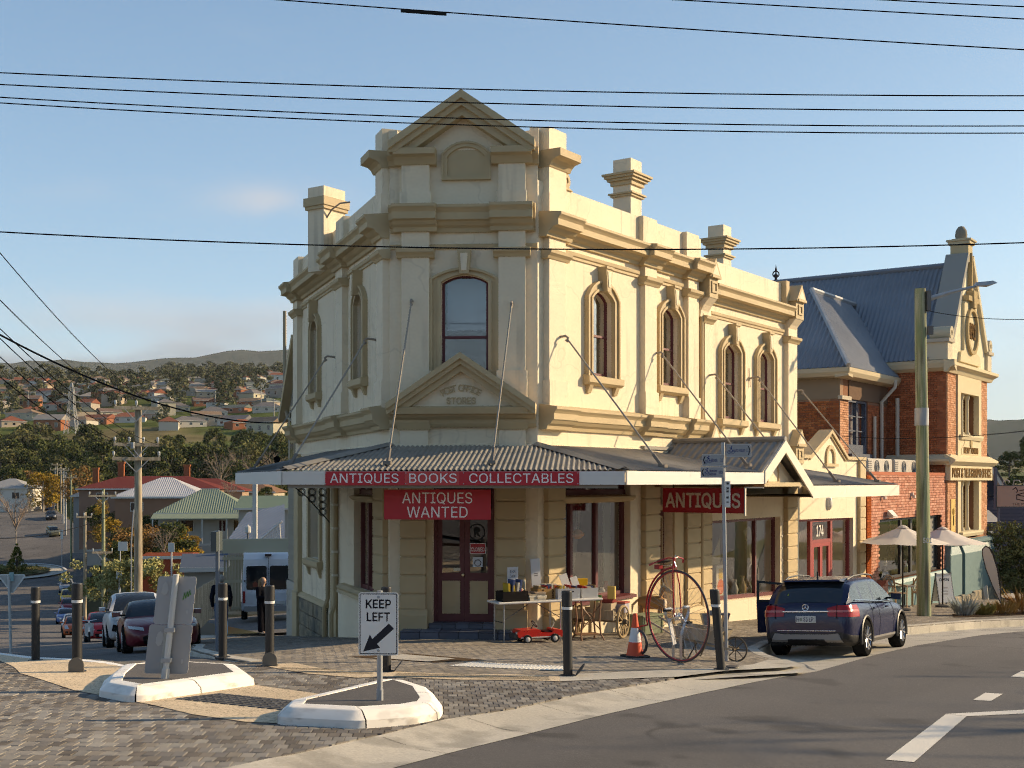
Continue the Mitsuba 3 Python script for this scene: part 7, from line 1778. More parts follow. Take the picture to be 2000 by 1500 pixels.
put(tr(hull([(.15, -.04, .55), (.15, .04, .55), (.27, -.035, .78), (.27, .035, .78), (.2, -.03, .8), (.2, .03, .8)]), hm), 'satin', 'neck', HO, color=(.36, .19, .07))
put(tr(hull([(.2, -.035, .76), (.2, .035, .76), (.22, 0, .84), (.40, -.025, .72), (.40, .025, .72), (.36, 0, .68), (.28, 0, .70)]), hm), 'satin', 'head', HO, color=(.46, .34, .2))
put(tr(tube([(.16, 0, .62), (.17, 0, .74), (.22, 0, .86)], [.02, .03, .015], 5), hm), 'matte', 'mane', HO, color=(.5, .42, .3))
for x, y in ((-.18, -.08), (-.18, .08), (.16, -.08), (.16, .08)):
 put(tr(tube([(x, y * .8, .47), (x - .01, y, .25), (x + .01, y, .0)], [.035, .02, .022], 6), hm), 'satin', 'leg', HO, color=(.30, .15, .06))
put(tr(tube([(-.24, 0, .56), (-.34, 0, .46), (-.35, 0, .3)], [.02, .025, .008], 5), hm), 'matte', 'tail', HO, color=(.5, .42, .3))
put(tr(lathe([(0, .02), (.09, .0), (.10, -.02)], 12), hm @ Tm(.26, 0, .5) @ Ry(math.pi / 2)), 'satin', 'chest_disc', HO, color=(.5, .38, .26))
# traffic cone
CO = thing('traffic_cone', 'orange traffic cone with white reflective collar on the footpath', 'traffic cone')
cm = gput(2.06, 20.30) @ S(1.03)
put(tr(cbox(-.18, .18, -.18, .18, 0, .035, .012), cm @ Rz(.5)), 'satin', 'base', CO, color=(.02, .02, .02))
put(tr(lathe([(.145, .035), (.135, .07), (.102, .25)], 24), cm), 'satin', 'lower_cone', CO, color=(.62, .075, .02), smooth=50)
put(tr(lathe([(.104, .25), (.066, .48)], 24), cm), 'satin', 'reflective_collar', CO, color=(.62, .62, .63), smooth=50)
put(tr(lathe([(.064, .48), (.035, .70), (.02, .71), (.0, .705)], 24), cm), 'satin', 'upper_cone', CO, color=(.62, .075, .02), smooth=50)
# penny farthing
PF = thing('penny_farthing', 'red penny farthing bicycle chained to a steel stand by the kerb', 'bicycle')
b0 = np.array([2.66, 19.46]); bdir = np.array([.56, -.828])       # forward direction (towards the viewer's right)
BA = math.atan2(bdir[1], bdir[0]); Rb = .745; gzb = float(G(*b0))
bm = Tm(b0[0], b0[1], gzb + Rb) @ Rz(BA) @ Rx(.03)
wl_ = lambda R_, r_: tr(torus(R_ - r_, r_, 64, 8), Rx(math.pi / 2))
FRD = (.34, .018, .022)
w_ = put(tr(wl_(Rb, .016), bm), 'satin', 'front_wheel', PF, color=(.05, .04, .04), smooth=60)
put(tr(wl_(Rb - .02, .013), bm), 'gloss', 'rim', w_, color=FRD, smooth=60)
for i in range(44):
 a = i * 2 * math.pi / 44
 s = (i % 2) * 2 - 1
 put(tr(tube([(.04 * math.cos(a + 1.2 * s), .045 * s, .04 * math.sin(a + 1.2 * s)), ((Rb - .03) * math.cos(a), 0, (Rb - .03) * math.sin(a))], .0028, 4), bm), 'metal', 'spoke', w_, color=(.40, .38, .36))
put(tr(tr(lathe([(0, -.07), (.022, -.07), (.022, -.05), (.055, -.05), (.055, -.04), (.022, -.035), (.022, .035), (.055, .04), (.055, .05), (.022, .05), (.022, .07), (0, .07)], 14), Rx(math.pi / 2)), bm), 'chrome', 'hub', w_)
for s in (-1, 1):
 put(tr(tube([(0, s * .075, 0), (-.02, s * .07, .5), (-.06, s * .03, .80)], .011, 7), bm), 'gloss', 'fork_leg', PF, color=FRD, smooth=50)
 ck = put(tr(tube([(0, s * .08, 0), (s * .10, s * .085, -.10)], .010, 6), bm), 'chrome', 'crank', PF)
 put(tr(box(s * .10 - .04, s * .10 + .04, s * .09, s * .09 + s * .10, -.12, -.09) if s > 0 else box(-.14, -.06, -.19, -.09, .08, .11), bm), 'matte', 'pedal', ck, color=(.03, .03, .03))
 put(tr(tube([(-.06, 0, .92), (-.08, s * .10, .94), (-.12, s * .25, .90), (-.20, s * .33, .86)], .011, 7), bm), 'gloss', 'handlebar', PF, color=FRD, smooth=50)
 put(tr(tube([(-.19, s * .32, .865), (-.25, s * .36, .83)], .017, 7), bm), 'satin', 'grip', PF, color=(.40, .05, .05))
put(tr(tube([(-.06, 0, .77), (-.06, 0, .94)], .02, 8), bm), 'gloss', 'steering_head', PF, color=FRD)
put(tr(cat([tube([(-.02, -.03, .88), (.02, -.03, .80), (.0, -.03, .77)], .006, 5), tube([(-.06, .0, .93), (-.02, .0, .97)], .012, 6)]), bm), 'chrome', 'brake_lever', PF)
a = np.linspace(math.radians(97), math.radians(196), 22)
Rs = Rb + .035
back = np.stack([Rs * np.cos(a), a * 0, Rs * np.sin(a)], 1)
hubs = np.array([-.98, 0, -(Rb - .22)])
back = np.vstack([[(-.06, 0, .84)], back, [hubs + [0.02, 0, .26]]])
put(tr(tube(back, np.linspace(.019, .013, len(back)), 8), bm), 'gloss', 'backbone', PF, color=FRD, smooth=60)
for s in (-1, 1):
 put(tr(tube([hubs + [0.02, 0, .26], hubs + [0, s * .05, .12], hubs + [0, s * .05, 0]], .009, 6), bm), 'gloss', 'rear_fork', PF, color=FRD, smooth=50)
rm = bm @ Tm(*hubs)
w2 = put(tr(wl_(.22, .024), rm), 'satin', 'rear_wheel', PF, color=(.045, .04, .04), smooth=60)
put(tr(wl_(.195, .010), rm), 'gloss', 'rim', w2, color=FRD, smooth=60)
for i in range(18):
 a = i * 2 * math.pi / 18
 put(tr(tube([(.02 * math.cos(a), .03 * (i % 2 * 2 - 1), .02 * math.sin(a)), (.19 * math.cos(a), 0, .19 * math.sin(a))], .0025, 4), rm), 'metal', 'spoke', w2, color=(.40, .38, .36))
put(tr(hull([(-.44, -.03, .80), (-.44, .03, .80), (-.40, -.09, .855), (-.40, .09, .855), (-.14, -.025, .87), (-.14, .025, .87), (-.42, 0, .88), (-.3, -.05, .82), (-.3, .05, .82)]), bm @ Tm(.02, 0, .02)), 'satin', 'saddle', PF, color=(.03, .025, .022), smooth=50)
put(tr(tube([(-.40, 0, .80), (-.25, 0, .80), (-.12, 0, .82)], .010, 5), bm), 'chrome', 'saddle_spring', PF)
put(tr(cbox(-.50, -.38, -.05, .05, .73, .80, .01), bm), 'gloss', 'tool_bag', PF, color=(.30, .03, .03))
ST = thing('bike_stand', 'polished steel stand with notice holding up the penny farthing', 'stand')
sm = Tm(b0[0] + .02, b0[1] + .22, float(G(b0[0], b0[1] + .22))) @ Rz(BA + 1.75)
for s in (-1, 1):
 put(tr(tube([(s * .10, 0, 0), (s * .10, .0, .42), (s * .30, 0, .78), (s * .30, .0, .86), (s * .16, 0, .86)], .028, 4), sm), 'metal', 'bar', ST, color=(.55, .54, .52))
put(tr(box(-.3, .3, -.012, .012, .845, .87), sm), 'metal', 'cross_bar', ST, color=(.5, .49, .47))
put(tr(slab(sg.Polygon([(-.30, .72), (-.22, .72), (-.08, .30), (-.16, .28)]), -.05, -.035), sm), 'matte', 'notice', ST, color=(.62, .62, .63))
put(tr(cat([tube([(.02 * i - .08, -.03, .66 + .02 * (i % 3)), (.02 * i - .05, -.035, .74), (.02 * i - .02, -.03, .67)], .008, 5) for i in range(6)]), sm), 'chrome', 'chain', ST)
# wooden wheelbarrow with iron wheel
WB = thing('wheelbarrow', 'old timber wheelbarrow with spoked iron wheel behind the leaning bollard', 'wheelbarrow')
wm_ = gput(3.22, 20.25) @ Rz(-.62)
IR = (.12, .10, .075)
tray = [(-.40, .36), (.30, .30), (.42, .50), (-.46, .55)]
for s in (-1, 1):
 put(tr(slab(sg.Polygon(tray), s * .22, s * .24), wm_), 'timber', 'side_board', WB)
 put(tr(tube([(-1.0, s * .24, .62), (-.45, s * .2, .36), (.2, s * .12, .24), (.52, s * .08, .21)], .018, 6), wm_), 'timber', 'shaft', WB)
 put(tr(tube([(-.30, s * .2, .33), (-.28, s * .24, .05), (-.20, s * .24, .0), (-.05, s * .2, .28)], .012, 6), wm_), 'matte', 'leg', WB, color=IR)
put(tr(M([(.30, -.22, .30), (.30, .22, .30), (.42, .24, .50), (.42, -.24, .50)], [[0, 1, 2, 3]]), wm_), 'timber', 'front_board', WB)
put(tr(M([(-.40, -.22, .36), (-.40, .22, .36), (.30, .22, .30), (.30, -.22, .30)], [[0, 1, 2, 3]]), wm_), 'timber', 'floor_board', WB)
wq = wm_ @ Tm(.56, 0, .205)
w3 = put(tr(wl_(.21, .014), wq), 'matte', 'wheel', WB, color=IR, smooth=60)
for i in range(8):
 a = i * math.pi / 4
 put(tr(tube([(0, 0, 0), (.2 * math.cos(a), 0, .2 * math.sin(a))], .008, 4), wq), 'matte', 'spoke', w3, color=IR)
put(tr(cyl((0, -.1, 0), (0, .1, 0), .02), wq), 'matte', 'axle', w3, color=IR)
RK = thing('steel_hopper', 'polished steel hopper frame standing by the second shop window', 'stand')
rm = gput(4.12, 24.6) @ Rz(.2)
for s in (-1, 1):
 put(tr(slab(sg.Polygon([(s * .08, .0), (s * .16, .0), (s * .30, .52), (s * .18, .52)][::s]), -.06, .06), rm), 'metal', 'leg', RK, color=(.5, .49, .47))
put(tr(cat([box(-.30, .30, -.07, .07, .50, .54), box(-.12, .12, -.03, .03, .54, .60)]), rm), 'metal', 'top_bar', RK, color=(.45, .44, .42))
# bicycle route sign post
BS = thing('cycle_route_sign', 'galvanised post with three grey cycle route blades and a white plate', 'sign')
bx, by = 3.50, 19.95; bz = float(G(bx, by))
put(cyl((bx + .03, by, bz), (bx - .03, by, 3.62), .032, n=14), 'galv', 'post', BS, smooth=40)
GS, BLU = (.30, .30, .30), (.03, .045, .16)
def blade(u0, u1, z0, z1, lines, right, fr):
 b = put(fr(cbox(u0, u1, -.012, .012, z0, z1, .004)), 'satin', 'blade', BS, color=GS)
 put(fr(cat([box(u0, u1, -.016, .016, z1 - .012, z1 + .004), box(u0, u1, -.016, .016, z0 - .004, z0 + .010)])), 'satin', 'edge', b, color=(.40, .39, .37))
 w = u1 - u0; zm = (z0 + z1) / 2; h = z1 - z0
 c0 = (u1 - .03) if right else (u0 + .03); s = 1 if right else -1
 put(fr(slab(sg.LineString([(c0 - s * .012, zm + h * .32), (c0 + s * .012, zm), (c0 - s * .012, zm - h * .32)]).buffer(.007), .0125, .015)), 'matte', 'chevron', b, color=(.02, .02, .025))
 ux = (u0 + .075) if right else (u0 + .095)
 ring = lambda x: sg.Point(x, zm - .025).buffer(.026).difference(sg.Point(x, zm - .025).buffer(.019))
 ic = unary_union([ring(ux - .03), ring(ux + .03), sg.LineString([(ux - .03, zm - .025), (ux - .005, zm + .02), (ux + .02, zm + .02), (ux + .03, zm - .025)]).buffer(.004), sg.LineString([(ux - .015, zm + .045), (ux + .012, zm + .03)]).buffer(.007), sg.Point(ux + .012, zm + .06).buffer(.011)])
 put(fr(slab(ic, .0125, .015)), 'matte', 'bicycle_symbol', b, color=BLU)
 for t_, ua, ub, z_, hh_ in lines:
  put(fr(mv(uz(fit_text(t_, hh_, (ub - ua) * w, .003)), u0 + w * (ua + ub) / 2, .0125, z0 + h * z_)), 'matte', 'lettering', b, color=BLU)
FB1 = Frame((bx, by - .035), (.985, -.17), (-.17, -.985)); FB2 = Frame((bx, by - .035), (1, 0), (0, -1))
blade(.02, .42, 3.385, 3.59, [('North Hobart', .30, .75, .38, .055), ('1.1', .80, .89, .38, .055)], True, FB1)
blade(-.375, -.02, 3.235, 3.425, [('Moonah', .42, .68, .36, .055), ('2.2', .84, .95, .36, .055)], False, FB2)
blade(-.40, -.02, 3.045, 3.215, [('Maypole Corner', .38, .70, .55, .04), ('Risdon Road', .38, .66, .22, .04), ('200 m', .78, .97, .36, .05)], False, FB2)
pw = put(FB2.box(-.005, .085, .0, .01, 2.56, 2.985), 'satin', 'plate', BS, color=(.64, .63, .60))
for z in (2.93, 2.85, 2.80, 2.70, 2.63):
 put(FB2.box(.02, .06, .0105, .013, z, z + .035 if z > 2.65 else z + .02), 'matte', 'mark', pw, color=(.04, .04, .04))
put(cat([box(bx - .05, bx + .04, by - .05, by + .04, z, z + .025) for z in (3.22,)]), 'galv', 'clamp', BS)
# things seen through the shop windows ------------------------------------
def lamp_in(fr, u, d, z, r_, c_, label):
 k = thing('hanging_lamp', label, 'lamp'); m_ = fr.m @ Tm(u, d, z)
 put(tr(lathe([(.02, r_ * .9), (r_ * .5, r_ * .75), (r_, .25 * r_), (r_ * .95, 0), (r_ * .4, -r_ * .45), (0, -r_ * .5)], 14), m_), 'satin', 'shade', k, color=c_, smooth=50)
 put(tr(cyl((0, 0, r_ * .9), (0, 0, 3.3 - z), .008, n=5), m_), 'matte', 'cord', k, color=(.05, .05, .05))
lamp_in(FR, 1.25, -.55, 1.78, .15, (.55, .48, .25), 'cream glass lamp hanging in the first shop window')
lamp_in(FR, 1.02, -.45, 1.85, .12, (.55, .53, .47), 'white glass lamp hanging beside the corner pier inside the window')
lamp_in(FR, 2.45, -.6, 1.80, .15, (.62, .28, .03), 'orange glass lamp hanging behind the window mullion')
lamp_in(FR, 1.95, -.9, 1.75, .10, (.5, .42, .2), 'small brass lamp hanging deeper in the first window')
for i, (u, z) in enumerate(((8.7, 1.55), (8.2, 1.05), (8.35, .55))):
 k = thing('globe_lamp', ['white globe lamp, highest in the second window', 'white globe lamp, middle of the three in the second window', 'white globe lamp, lowest of the three in the second window'][i], 'lamp')
 s_ = trimesh.creation.icosphere(subdivisions=3, radius=.22)
 put(FR(mv((s_.vertices, s_.faces, None), u, -.75, z)), 'satin', 'globe', k, color=(.50, .49, .44), smooth=True)
 put(FR(cyl((u, -.75, z + .2), (u, -.75, 3.2), .008, n=5)), 'matte', 'cord', k, color=(.05, .05, .05))
k = thing('display_shelf', 'long display shelf with curios inside the first shop window', 'shelf')
put(FR.box(.95, 3.68, -.75, -.28, .46, .52), 'matte', 'board', k, color=(.25, .2, .14))
for i in range(9):
 u = 1.05 + i * .29; hh_ = .10 + .22 * rng.random()
 put(FR(tr(lathe([(0, 0), (.05, 0), (.07, hh_ * .4), (.04, hh_ * .8), (.05, hh_), (0, hh_)], 10), Tm(u, -.35 - .2 * rng.random(), .52))), 'gloss', 'vase', k, color=[(.4, .35, .25), (.12, .16, .22), (.45, .42, .38), (.3, .1, .06), (.35, .3, .1)][i % 5], smooth=50)
for i, u in enumerate((1.75, 2.15)):
 put(FR.box(u, u + .04, -.6, -.56, .52, 1.45), 'matte', 'post', k, color=(.42, .34, .18))
k = thing('picture_frames', 'framed pictures and dark curtains on the wall inside the first window', 'pictures')
for i, (u, z, w, h, c_) in enumerate(((1.1, 1.5, .5, .6, (.10, .12, .10)), (1.8, 1.3, .4, .9, (.16, .10, .06)), (2.6, 1.2, .3, 1.3, (.09, .05, .06)), (3.1, 1.0, .55, 1.5, (.05, .08, .16)), (2.2, .8, .5, .5, (.2, .17, .12)))):
 put(FR(cbox(u, u + w, -1.62, -1.58, z, z + h, .01)), 'matte', 'frame', k, color=c_)
put(FR.box(3.35, 3.66, -.5, -.48, .6, 2.5), 'matte', 'blind', k, color=(.22, .25, .18))
put(FR(hull([(2.9, -.9, 2.3), (3.1, -.9, 2.4), (3.3, -1.2, 2.4), (2.6, -.9, .9), (2.9, -1.0, .8), (3.2, -1.2, .9)])), 'matte', 'draped_cloth', k, color=(.22, .20, .16))
k = thing('window_display', 'curtain, poster and bric a brac inside the second shop window', 'display')
put(FR.box(7.8, 12.2, -.9, -.26, -.6, -.08), 'matte', 'plinth', k, color=(.12, .10, .08))
put(FR.box(11.55, 12.2, -.5, -.48, -.05, 1.9), 'matte', 'blind', k, color=(.25, .27, .22))
put(FR.box(8.85, 9.35, -.36, -.35, -.02, .78), 'matte', 'poster', k, color=(.55, .50, .38))
put(FR(slab(sg.Point(9.1, .22).buffer(.2), -.349, -.345)), 'matte', 'poster_disc', k, color=(.55, .13, .03))
put(FR(slab(sg.box(8.98, .42, 9.22, .7), -.349, -.345)), 'matte', 'poster_figure', k, color=(.50, .33, .05))
put(FR(hull([(8.8, -.5, .78), (9.4, -.5, .78), (8.95, -.5, 1.02), (9.35, -.5, 1.05), (9.6, -.6, 1.5)])), 'matte', 'sail_model', k, color=(.36, .29, .15))
put(FR(cat([tr(torus(.36, .012, 26, 5), Tm(11.3, -.4, .38) @ Rx(math.pi / 2)), tr(torus(.3, .008, 26, 5), Tm(11.3, -.45, .38) @ Rx(math.pi / 2))] + [tube([(11.3, -.4, .38), (11.3 + .35 * math.cos(a), -.4, .38 + .35 * math.sin(a))], .005, 4) for a in np.arange(10) * .628])), 'matte', 'old_wheel', k, color=(.45, .43, .38))
put(FR(cat([tube([(11.1, -.42, .75), (11.0, -.42, 1.1), (11.05, -.45, 1.35)], [.09, .06, .10], 8), hull([(10.9, -.4, 1.35), (11.25, -.4, 1.3), (10.85, -.5, 1.6), (11.35, -.5, 1.65), (11.1, -.45, 1.75)])])), 'matte', 'dress_form', k, color=(.40, .37, .28))
for i in range(9):
 u = 9.5 + i * .28; hh_ = .15 + .35 * rng.random()
 put(FR(tr(lathe([(0, 0), (.08, 0), (.11, hh_ * .4), (.05, hh_ * .8), (.07, hh_), (0, hh_)], 10), Tm(u, -.4 - .3 * rng.random(), -.08))), 'gloss', 'vase', k, color=[(.2, .12, .07), (.10, .14, .08), (.4, .37, .3), (.16, .2, .12), (.3, .22, .1)][i % 5], smooth=50)
# ---------------------------------------------------------------- people
def blob(caps, edge=.05, it=6):
 """union of tapered capsules [(p0, r0, p1, r1)] smoothed into one surface"""
 out = None
 for p0, r0, p1, r1 in caps:
  a = mf.Manifold.sphere(r0, 14).translate(list(p0)); b = mf.Manifold.sphere(r1, 14).translate(list(p1))
  q = mf.Manifold.batch_hull([a, b])
  out = q if out is None else out + q
 out = out.refine_to_length(edge)
 m = unman(out)
 t = trimesh.Trimesh(m[0], m[1], process=False); t.merge_vertices()
 trimesh.smoothing.filter_taubin(t, lamb=.5, nu=.53, iterations=it)
 return (np.array(t.vertices), np.array(t.faces), None)
def person(key, m, H, J, skin, top, legs, shoes, hair, female=False):
 """J: joints, x = right of the person, y = forward, metres for a 1.75 m figure"""
 s = H / 1.75; mm = m @ S(s)
 g = lambda n: np.array(J[n], float)
 nk, pel, hd = g('neck'), g('pelvis'), g('head')
 caps = [(pel, .125, nk - [0, 0, .16], .13), (nk - [0, 0, .12], .06, hd - [0, 0, .06], .055), (hd - [0, 0, .04], .075, hd + [0, .01, .05], .092)]
 for sd in 'lr':
  sh, el, wr, hp, kn, an = (g(n + '_' + sd) for n in ('sh', 'el', 'wr', 'hip', 'kn', 'an'))
  caps += [(nk - [0, 0, .14], .08, sh, .062), (sh, .055, el, .04), (el, .04, wr, .028), (wr, .028, wr + (wr - el) / np.linalg.norm(wr - el) * .08, .034), (hp, .085, kn, .058), (kn, .055, an, .038), (an, .04, an + [0, .13, -.03], .032)]
 put(tr(blob(caps, .05), mm), 'satin', 'body', key, color=skin, smooth=True)
 face = [(hd + [0, .098, .0], .014, hd + [0, .112, -.025], .017), (hd + [.08, 0, 0], .016, hd + [.085, -.01, .03], .016), (hd + [-.08, 0, 0], .016, hd + [-.085, -.01, .03], .016)]
 put(tr(blob(face, .03, 2), mm), 'satin', 'face', key, color=skin, smooth=True)
 for x in (-.033, .033):
  put(tr(mv(tr(hull(np.random.default_rng(1).normal(size=(30, 3))), S(.006)), *(hd + [x, .088, .02])), mm), 'satin', 'eye', key, color=(.03, .02, .02))
 put(tr(mv(box(-.022, .022, 0, .004, -.004, .004), *(hd + [0, .094, -.055])), mm), 'satin', 'mouth', key, color=np.array(skin) * [.8, .5, .5])
 jc = [(pel + [0, 0, -.04], .165, nk - [0, 0, .20], .165), (nk - [0, 0, .18], .14, nk - [0, 0, .05], .085)]
 tc = [(pel, .15, pel - [0, 0, .06], .15)]
 for sd in 'lr':
  sh, el, wr, hp, kn, an = (g(n + '_' + sd) for n in ('sh', 'el', 'wr', 'hip', 'kn', 'an'))
  jc += [(nk - [0, 0, .13], .11, sh, .085), (sh, .08, el, .066), (el, .064, wr, .048)]
  tc += [(hp, .11, kn, .085 if not female else .095), (kn, .085 if not female else .095, an + [0, 0, .02], .07 if not female else .095)]
  put(tr(blob([(an - [0, .03, .035], .045, an + [0, .13, -.045], .038)], .03, 3), mm), 'satin', 'shoe', key, color=shoes, smooth=True)
  hand = wr + (wr - el) / np.linalg.norm(wr - el) * .06
  for i in range(5):
   dx = (i - 2) * .014; ln = (.035, .07, .078, .072, .055)[i]
   put(tr(tube([hand + [0, dx, 0], hand + [.0, dx * 1.2 + .01, -ln * .6], hand + [0, dx * 1.2 + .025, -ln]], [.011, .010, .008], 5), mm), 'satin', 'finger', key, color=skin, smooth=True)
 put(tr(blob(tc, .05), mm), 'matte', 'trousers', key, color=legs, smooth=True)
 put(tr(blob(jc, .05), mm), 'matte', 'jacket', key, color=top, smooth=True)
 hc = [(hd + [0, -.015, .055], .098, hd + [0, -.03, .01], .09)]
 if female:
  for x in (-.06, 0, .06): hc.append((hd + [x, -.06, .03], .06, hd + [x * 1.5, -.08, -.24], .05))
 put(tr(blob(hc, .04, 4), mm), 'matte', 'hair', key, color=hair, smooth=True)
Z1 = 35.7
MAN = thing('person', 'grey haired person in dark jumper and blue jeans seen from behind by the sign pole', 'person')
mx_ = (432 - 1000) / 2368 * Z1
person(MAN, Tm(mx_, Z1, 3 - 305 / 2368 * Z1) @ Rz(.15), 1.76, dict(neck=(0, 0, 1.52), pelvis=(0, 0, .95), head=(0, .02, 1.66), sh_l=(-.2, 0, 1.43), sh_r=(.2, 0, 1.43), el_l=(-.27, -.04, 1.15), el_r=(.27, -.02, 1.15), wr_l=(-.25, .04, .90), wr_r=(.25, .08, .90), hip_l=(-.09, 0, .92), hip_r=(.09, 0, .92), kn_l=(-.10, .04, .50), kn_r=(.11, .0, .50), an_l=(-.10, -.05, .08), an_r=(.12, .06, .08)), (.42, .26, .18), (.012, .014, .022), (.035, .075, .17), (.03, .03, .03), (.36, .34, .31))
Z2 = 37.0
WOM = thing('person', 'fair haired person in black with a brown shoulder bag standing beside the white van', 'person')
wx_ = (512 - 1000) / 2368 * Z2
wm2 = Tm(wx_, Z2, 3 - 299 / 2368 * Z2) @ Rz(-2.1)
person(WOM, wm2, 1.67, dict(neck=(0, 0, 1.52), pelvis=(0, 0, .95), head=(0, .04, 1.65), sh_l=(-.18, 0, 1.43), sh_r=(.18, 0, 1.43), el_l=(-.22, .05, 1.16), el_r=(.22, .04, 1.16), wr_l=(-.12, .26, 1.20), wr_r=(.14, .26, 1.18), hip_l=(-.09, 0, .92), hip_r=(.09, 0, .92), kn_l=(-.09, .03, .50), kn_r=(.09, .01, .50), an_l=(-.09, -.02, .08), an_r=(.11, .05, .08)), (.48, .31, .23), (.010, .011, .016), (.010, .010, .014), (.50, .47, .42), (.30, .20, .11), True)
BG = thing('shoulder_bag', 'brown leather shoulder bag carried by the person in black', 'bag')
put(tr(cbox(.20, .30, -.16, .12, .78, 1.02, .03), wm2 @ S(.96) @ Rz(2.4)), 'satin', 'body', BG, color=(.11, .045, .025))
put(tr(tube([(.24, .1, 1.0), (.12, .08, 1.30), (-.02, .0, 1.50), (.12, -.1, 1.25), (.24, -.14, 1.0)], .012, 5), wm2 @ S(.96) @ Rz(2.4)), 'satin', 'strap', BG, color=(.06, .03, .02))
# ---------------------------------------------------------------- cars of the side street
TOW = math.radians(159.2)
so_ = lambda x, y: float(G(x, y)) + float(side_off(np.array(x), np.array(y)))
def scar(px, Z, kind, color, label, head=TOW, det=1, plate=.45, **kw):
 k = thing('parked_car', label, 'car')
 x = (px - 1000) / 2368 * Z
 m, region, c = car(k, kind, x, Z, head, color, G_=so_, detail=det, **kw)
 if det:
  h = c['L'] / 2
  L_ = {'roadster': ([(.42, .50), (.74, .56), (.76, .63), (.44, .58)], [[(-.42, .20), (.42, .20), (.46, .36), (.30, .42), (-.30, .42), (-.46, .36)]]),
              'bigsuv': ([(.40, .80), (.80, .84), (.84, .94), (.42, .90)], [[(-.45, .40), (.45, .40), (.52, .62), (.36, .78), (-.36, .78), (-.52, .62)], [(.58, .45), (.80, .5), (.76, .70), (.62, .66)], [(-.58, .45), (-.62, .66), (-.76, .70), (-.80, .5)]]),
              'hatch': ([(.40, .62), (.68, .62), (.72, .82), (.56, .88)], [[(-.36, .28), (.36, .28), (.40, .44), (-.40, .44)], [(-.3, .56), (.3, .56), (.3, .63), (-.3, .63)], [(.46, .30), (.66, .34), (.64, .46), (.48, .46)], [(-.46, .30), (-.48, .46), (-.64, .46), (-.66, .34)]]),
              'suv': ([(.40, .70), (.76, .72), (.80, .84), (.42, .80)], [[(-.4, .4), (.4, .4), (.45, .64), (-.45, .64)]]),
              'sedan': ([(.40, .56), (.72, .58), (.76, .70), (.42, .66)], [[(-.4, .26), (.4, .26), (.42, .5), (-.42, .5)]])}[kind]
  front_face(k, m, region, c, *L_, plate=plate)
 return k, m, region, c
k, m, region, c = scar(307, 29.2, 'roadster', (.12, .006, .014), 'dark red low roadster with soft top facing up the side street', roofcol=(.012, .012, .014), plate=None)
h = c['L'] / 2
put(tr(cat([tube([(h * .86, -.05 * s, .63), (h * .84, -.11 * s, .66), (h * .84, -.16 * s, .635)], .011, 6) for s in (-1, 1)] + [mv(tr(torus(.06, .010, 18, 5), Ry(1.2)), h * .875, 0, .625)]), m), 'chrome', 'badge', k)
scar(264, 38.6, 'bigsuv', (.40, .42, .45), 'silver tall suv parked behind the dark red roadster')
scar(199, 61.5, 'hatch', (.40, .012, .014), 'bright red hatchback with big headlights parked downhill of the silver suv', plate=.36)
scar(146, 84, 'hatch', (.48, .09, .015), 'orange hatchback parked lower down the side street', plate=.4)
scar(140, 100, 'hatch', (.36, .40, .46), 'pale silver hatchback above the orange one', plate=None)
scar(128, 117, 'sedan', (.10, .15, .33), 'blue sedan in the row of parked cars on the side street', plate=None)
scar(133, 130, 'hatch', (.20, .012, .018), 'maroon hatchback in the row of parked cars on the side street', plate=None)
scar(132, 141, 'hatch', (.62, .36, .01), 'yellow hatchback in the row of parked cars on the side street', plate=None)
scar(130, 152, 'suv', (.20, .23, .28), 'grey blue suv at the far end of the row on the side street', plate=None)
scar(100, 222, 'suv', (.02, .022, .026), 'black suv climbing the far street beyond the roundabout', plate=None, head=math.radians(158))
scar(98, 240, 'sedan', (.03, .06, .16), 'dark blue car above the black suv on the far street', det=0, head=math.radians(158))
scar(104, 205, 'suv', (.10, .10, .06), 'olive utility vehicle parked below the black suv', det=0, head=math.radians(150))
scar(70, 262, 'sedan', (.45, .45, .44), 'white sedan at the top of the far street', det=0, head=math.radians(120))
# motorbike between the bollards
MB_ = thing('motor_scooter', 'white and chrome motor scooter parked in front of the bright red hatchback', 'scooter')
mb = Tm(-19.2, 55.0, so_(-19.2, 55.0)) @ Rz(-1.2) @ S(1.0)
for x in (-.55, .55):
 w_ = put(tr(tr(torus(.22, .055, 20, 6), Rx(math.pi / 2)), mb @ Tm(x, 0, .27)), 'matte', 'wheel', MB_, color=(.03, .03, .03))
 put(tr(tr(lathe([(0, .03), (.17, .02), (.17, -.02), (0, -.03)], 12), Rx(math.pi / 2)), mb @ Tm(x, 0, .27)), 'chrome', 'rim', w_)
put(tr(hull([(-.6, -.13, .45), (-.6, .13, .45), (.1, -.12, .35), (.1, .12, .35), (-.62, -.1, .72), (-.62, .1, .72), (.0, -.1, .78), (0, .1, .78)]), mb), 'gloss', 'body', MB_, color=(.6, .6, .58))
put(tr(hull([(.35, -.18, .35), (.35, .18, .35), (.45, -.2, .9), (.45, .2, .9), (.5, 0, .95), (.5, 0, .3)]), mb), 'gloss', 'leg_shield', MB_, color=(.6, .6, .58))
put(tr(cat([tube([(.55, 0, .3), (.42, 0, 1.0)], .035, 6), tube([(.38, -.33, 1.05), (.44, 0, 1.02), (.38, .33, 1.05)], .018, 6)]), mb), 'chrome', 'fork', MB_)
put(tr(cbox(-.6, .0, -.13, .13, .78, .86, .03), mb), 'matte', 'seat', MB_, color=(.03, .03, .03))
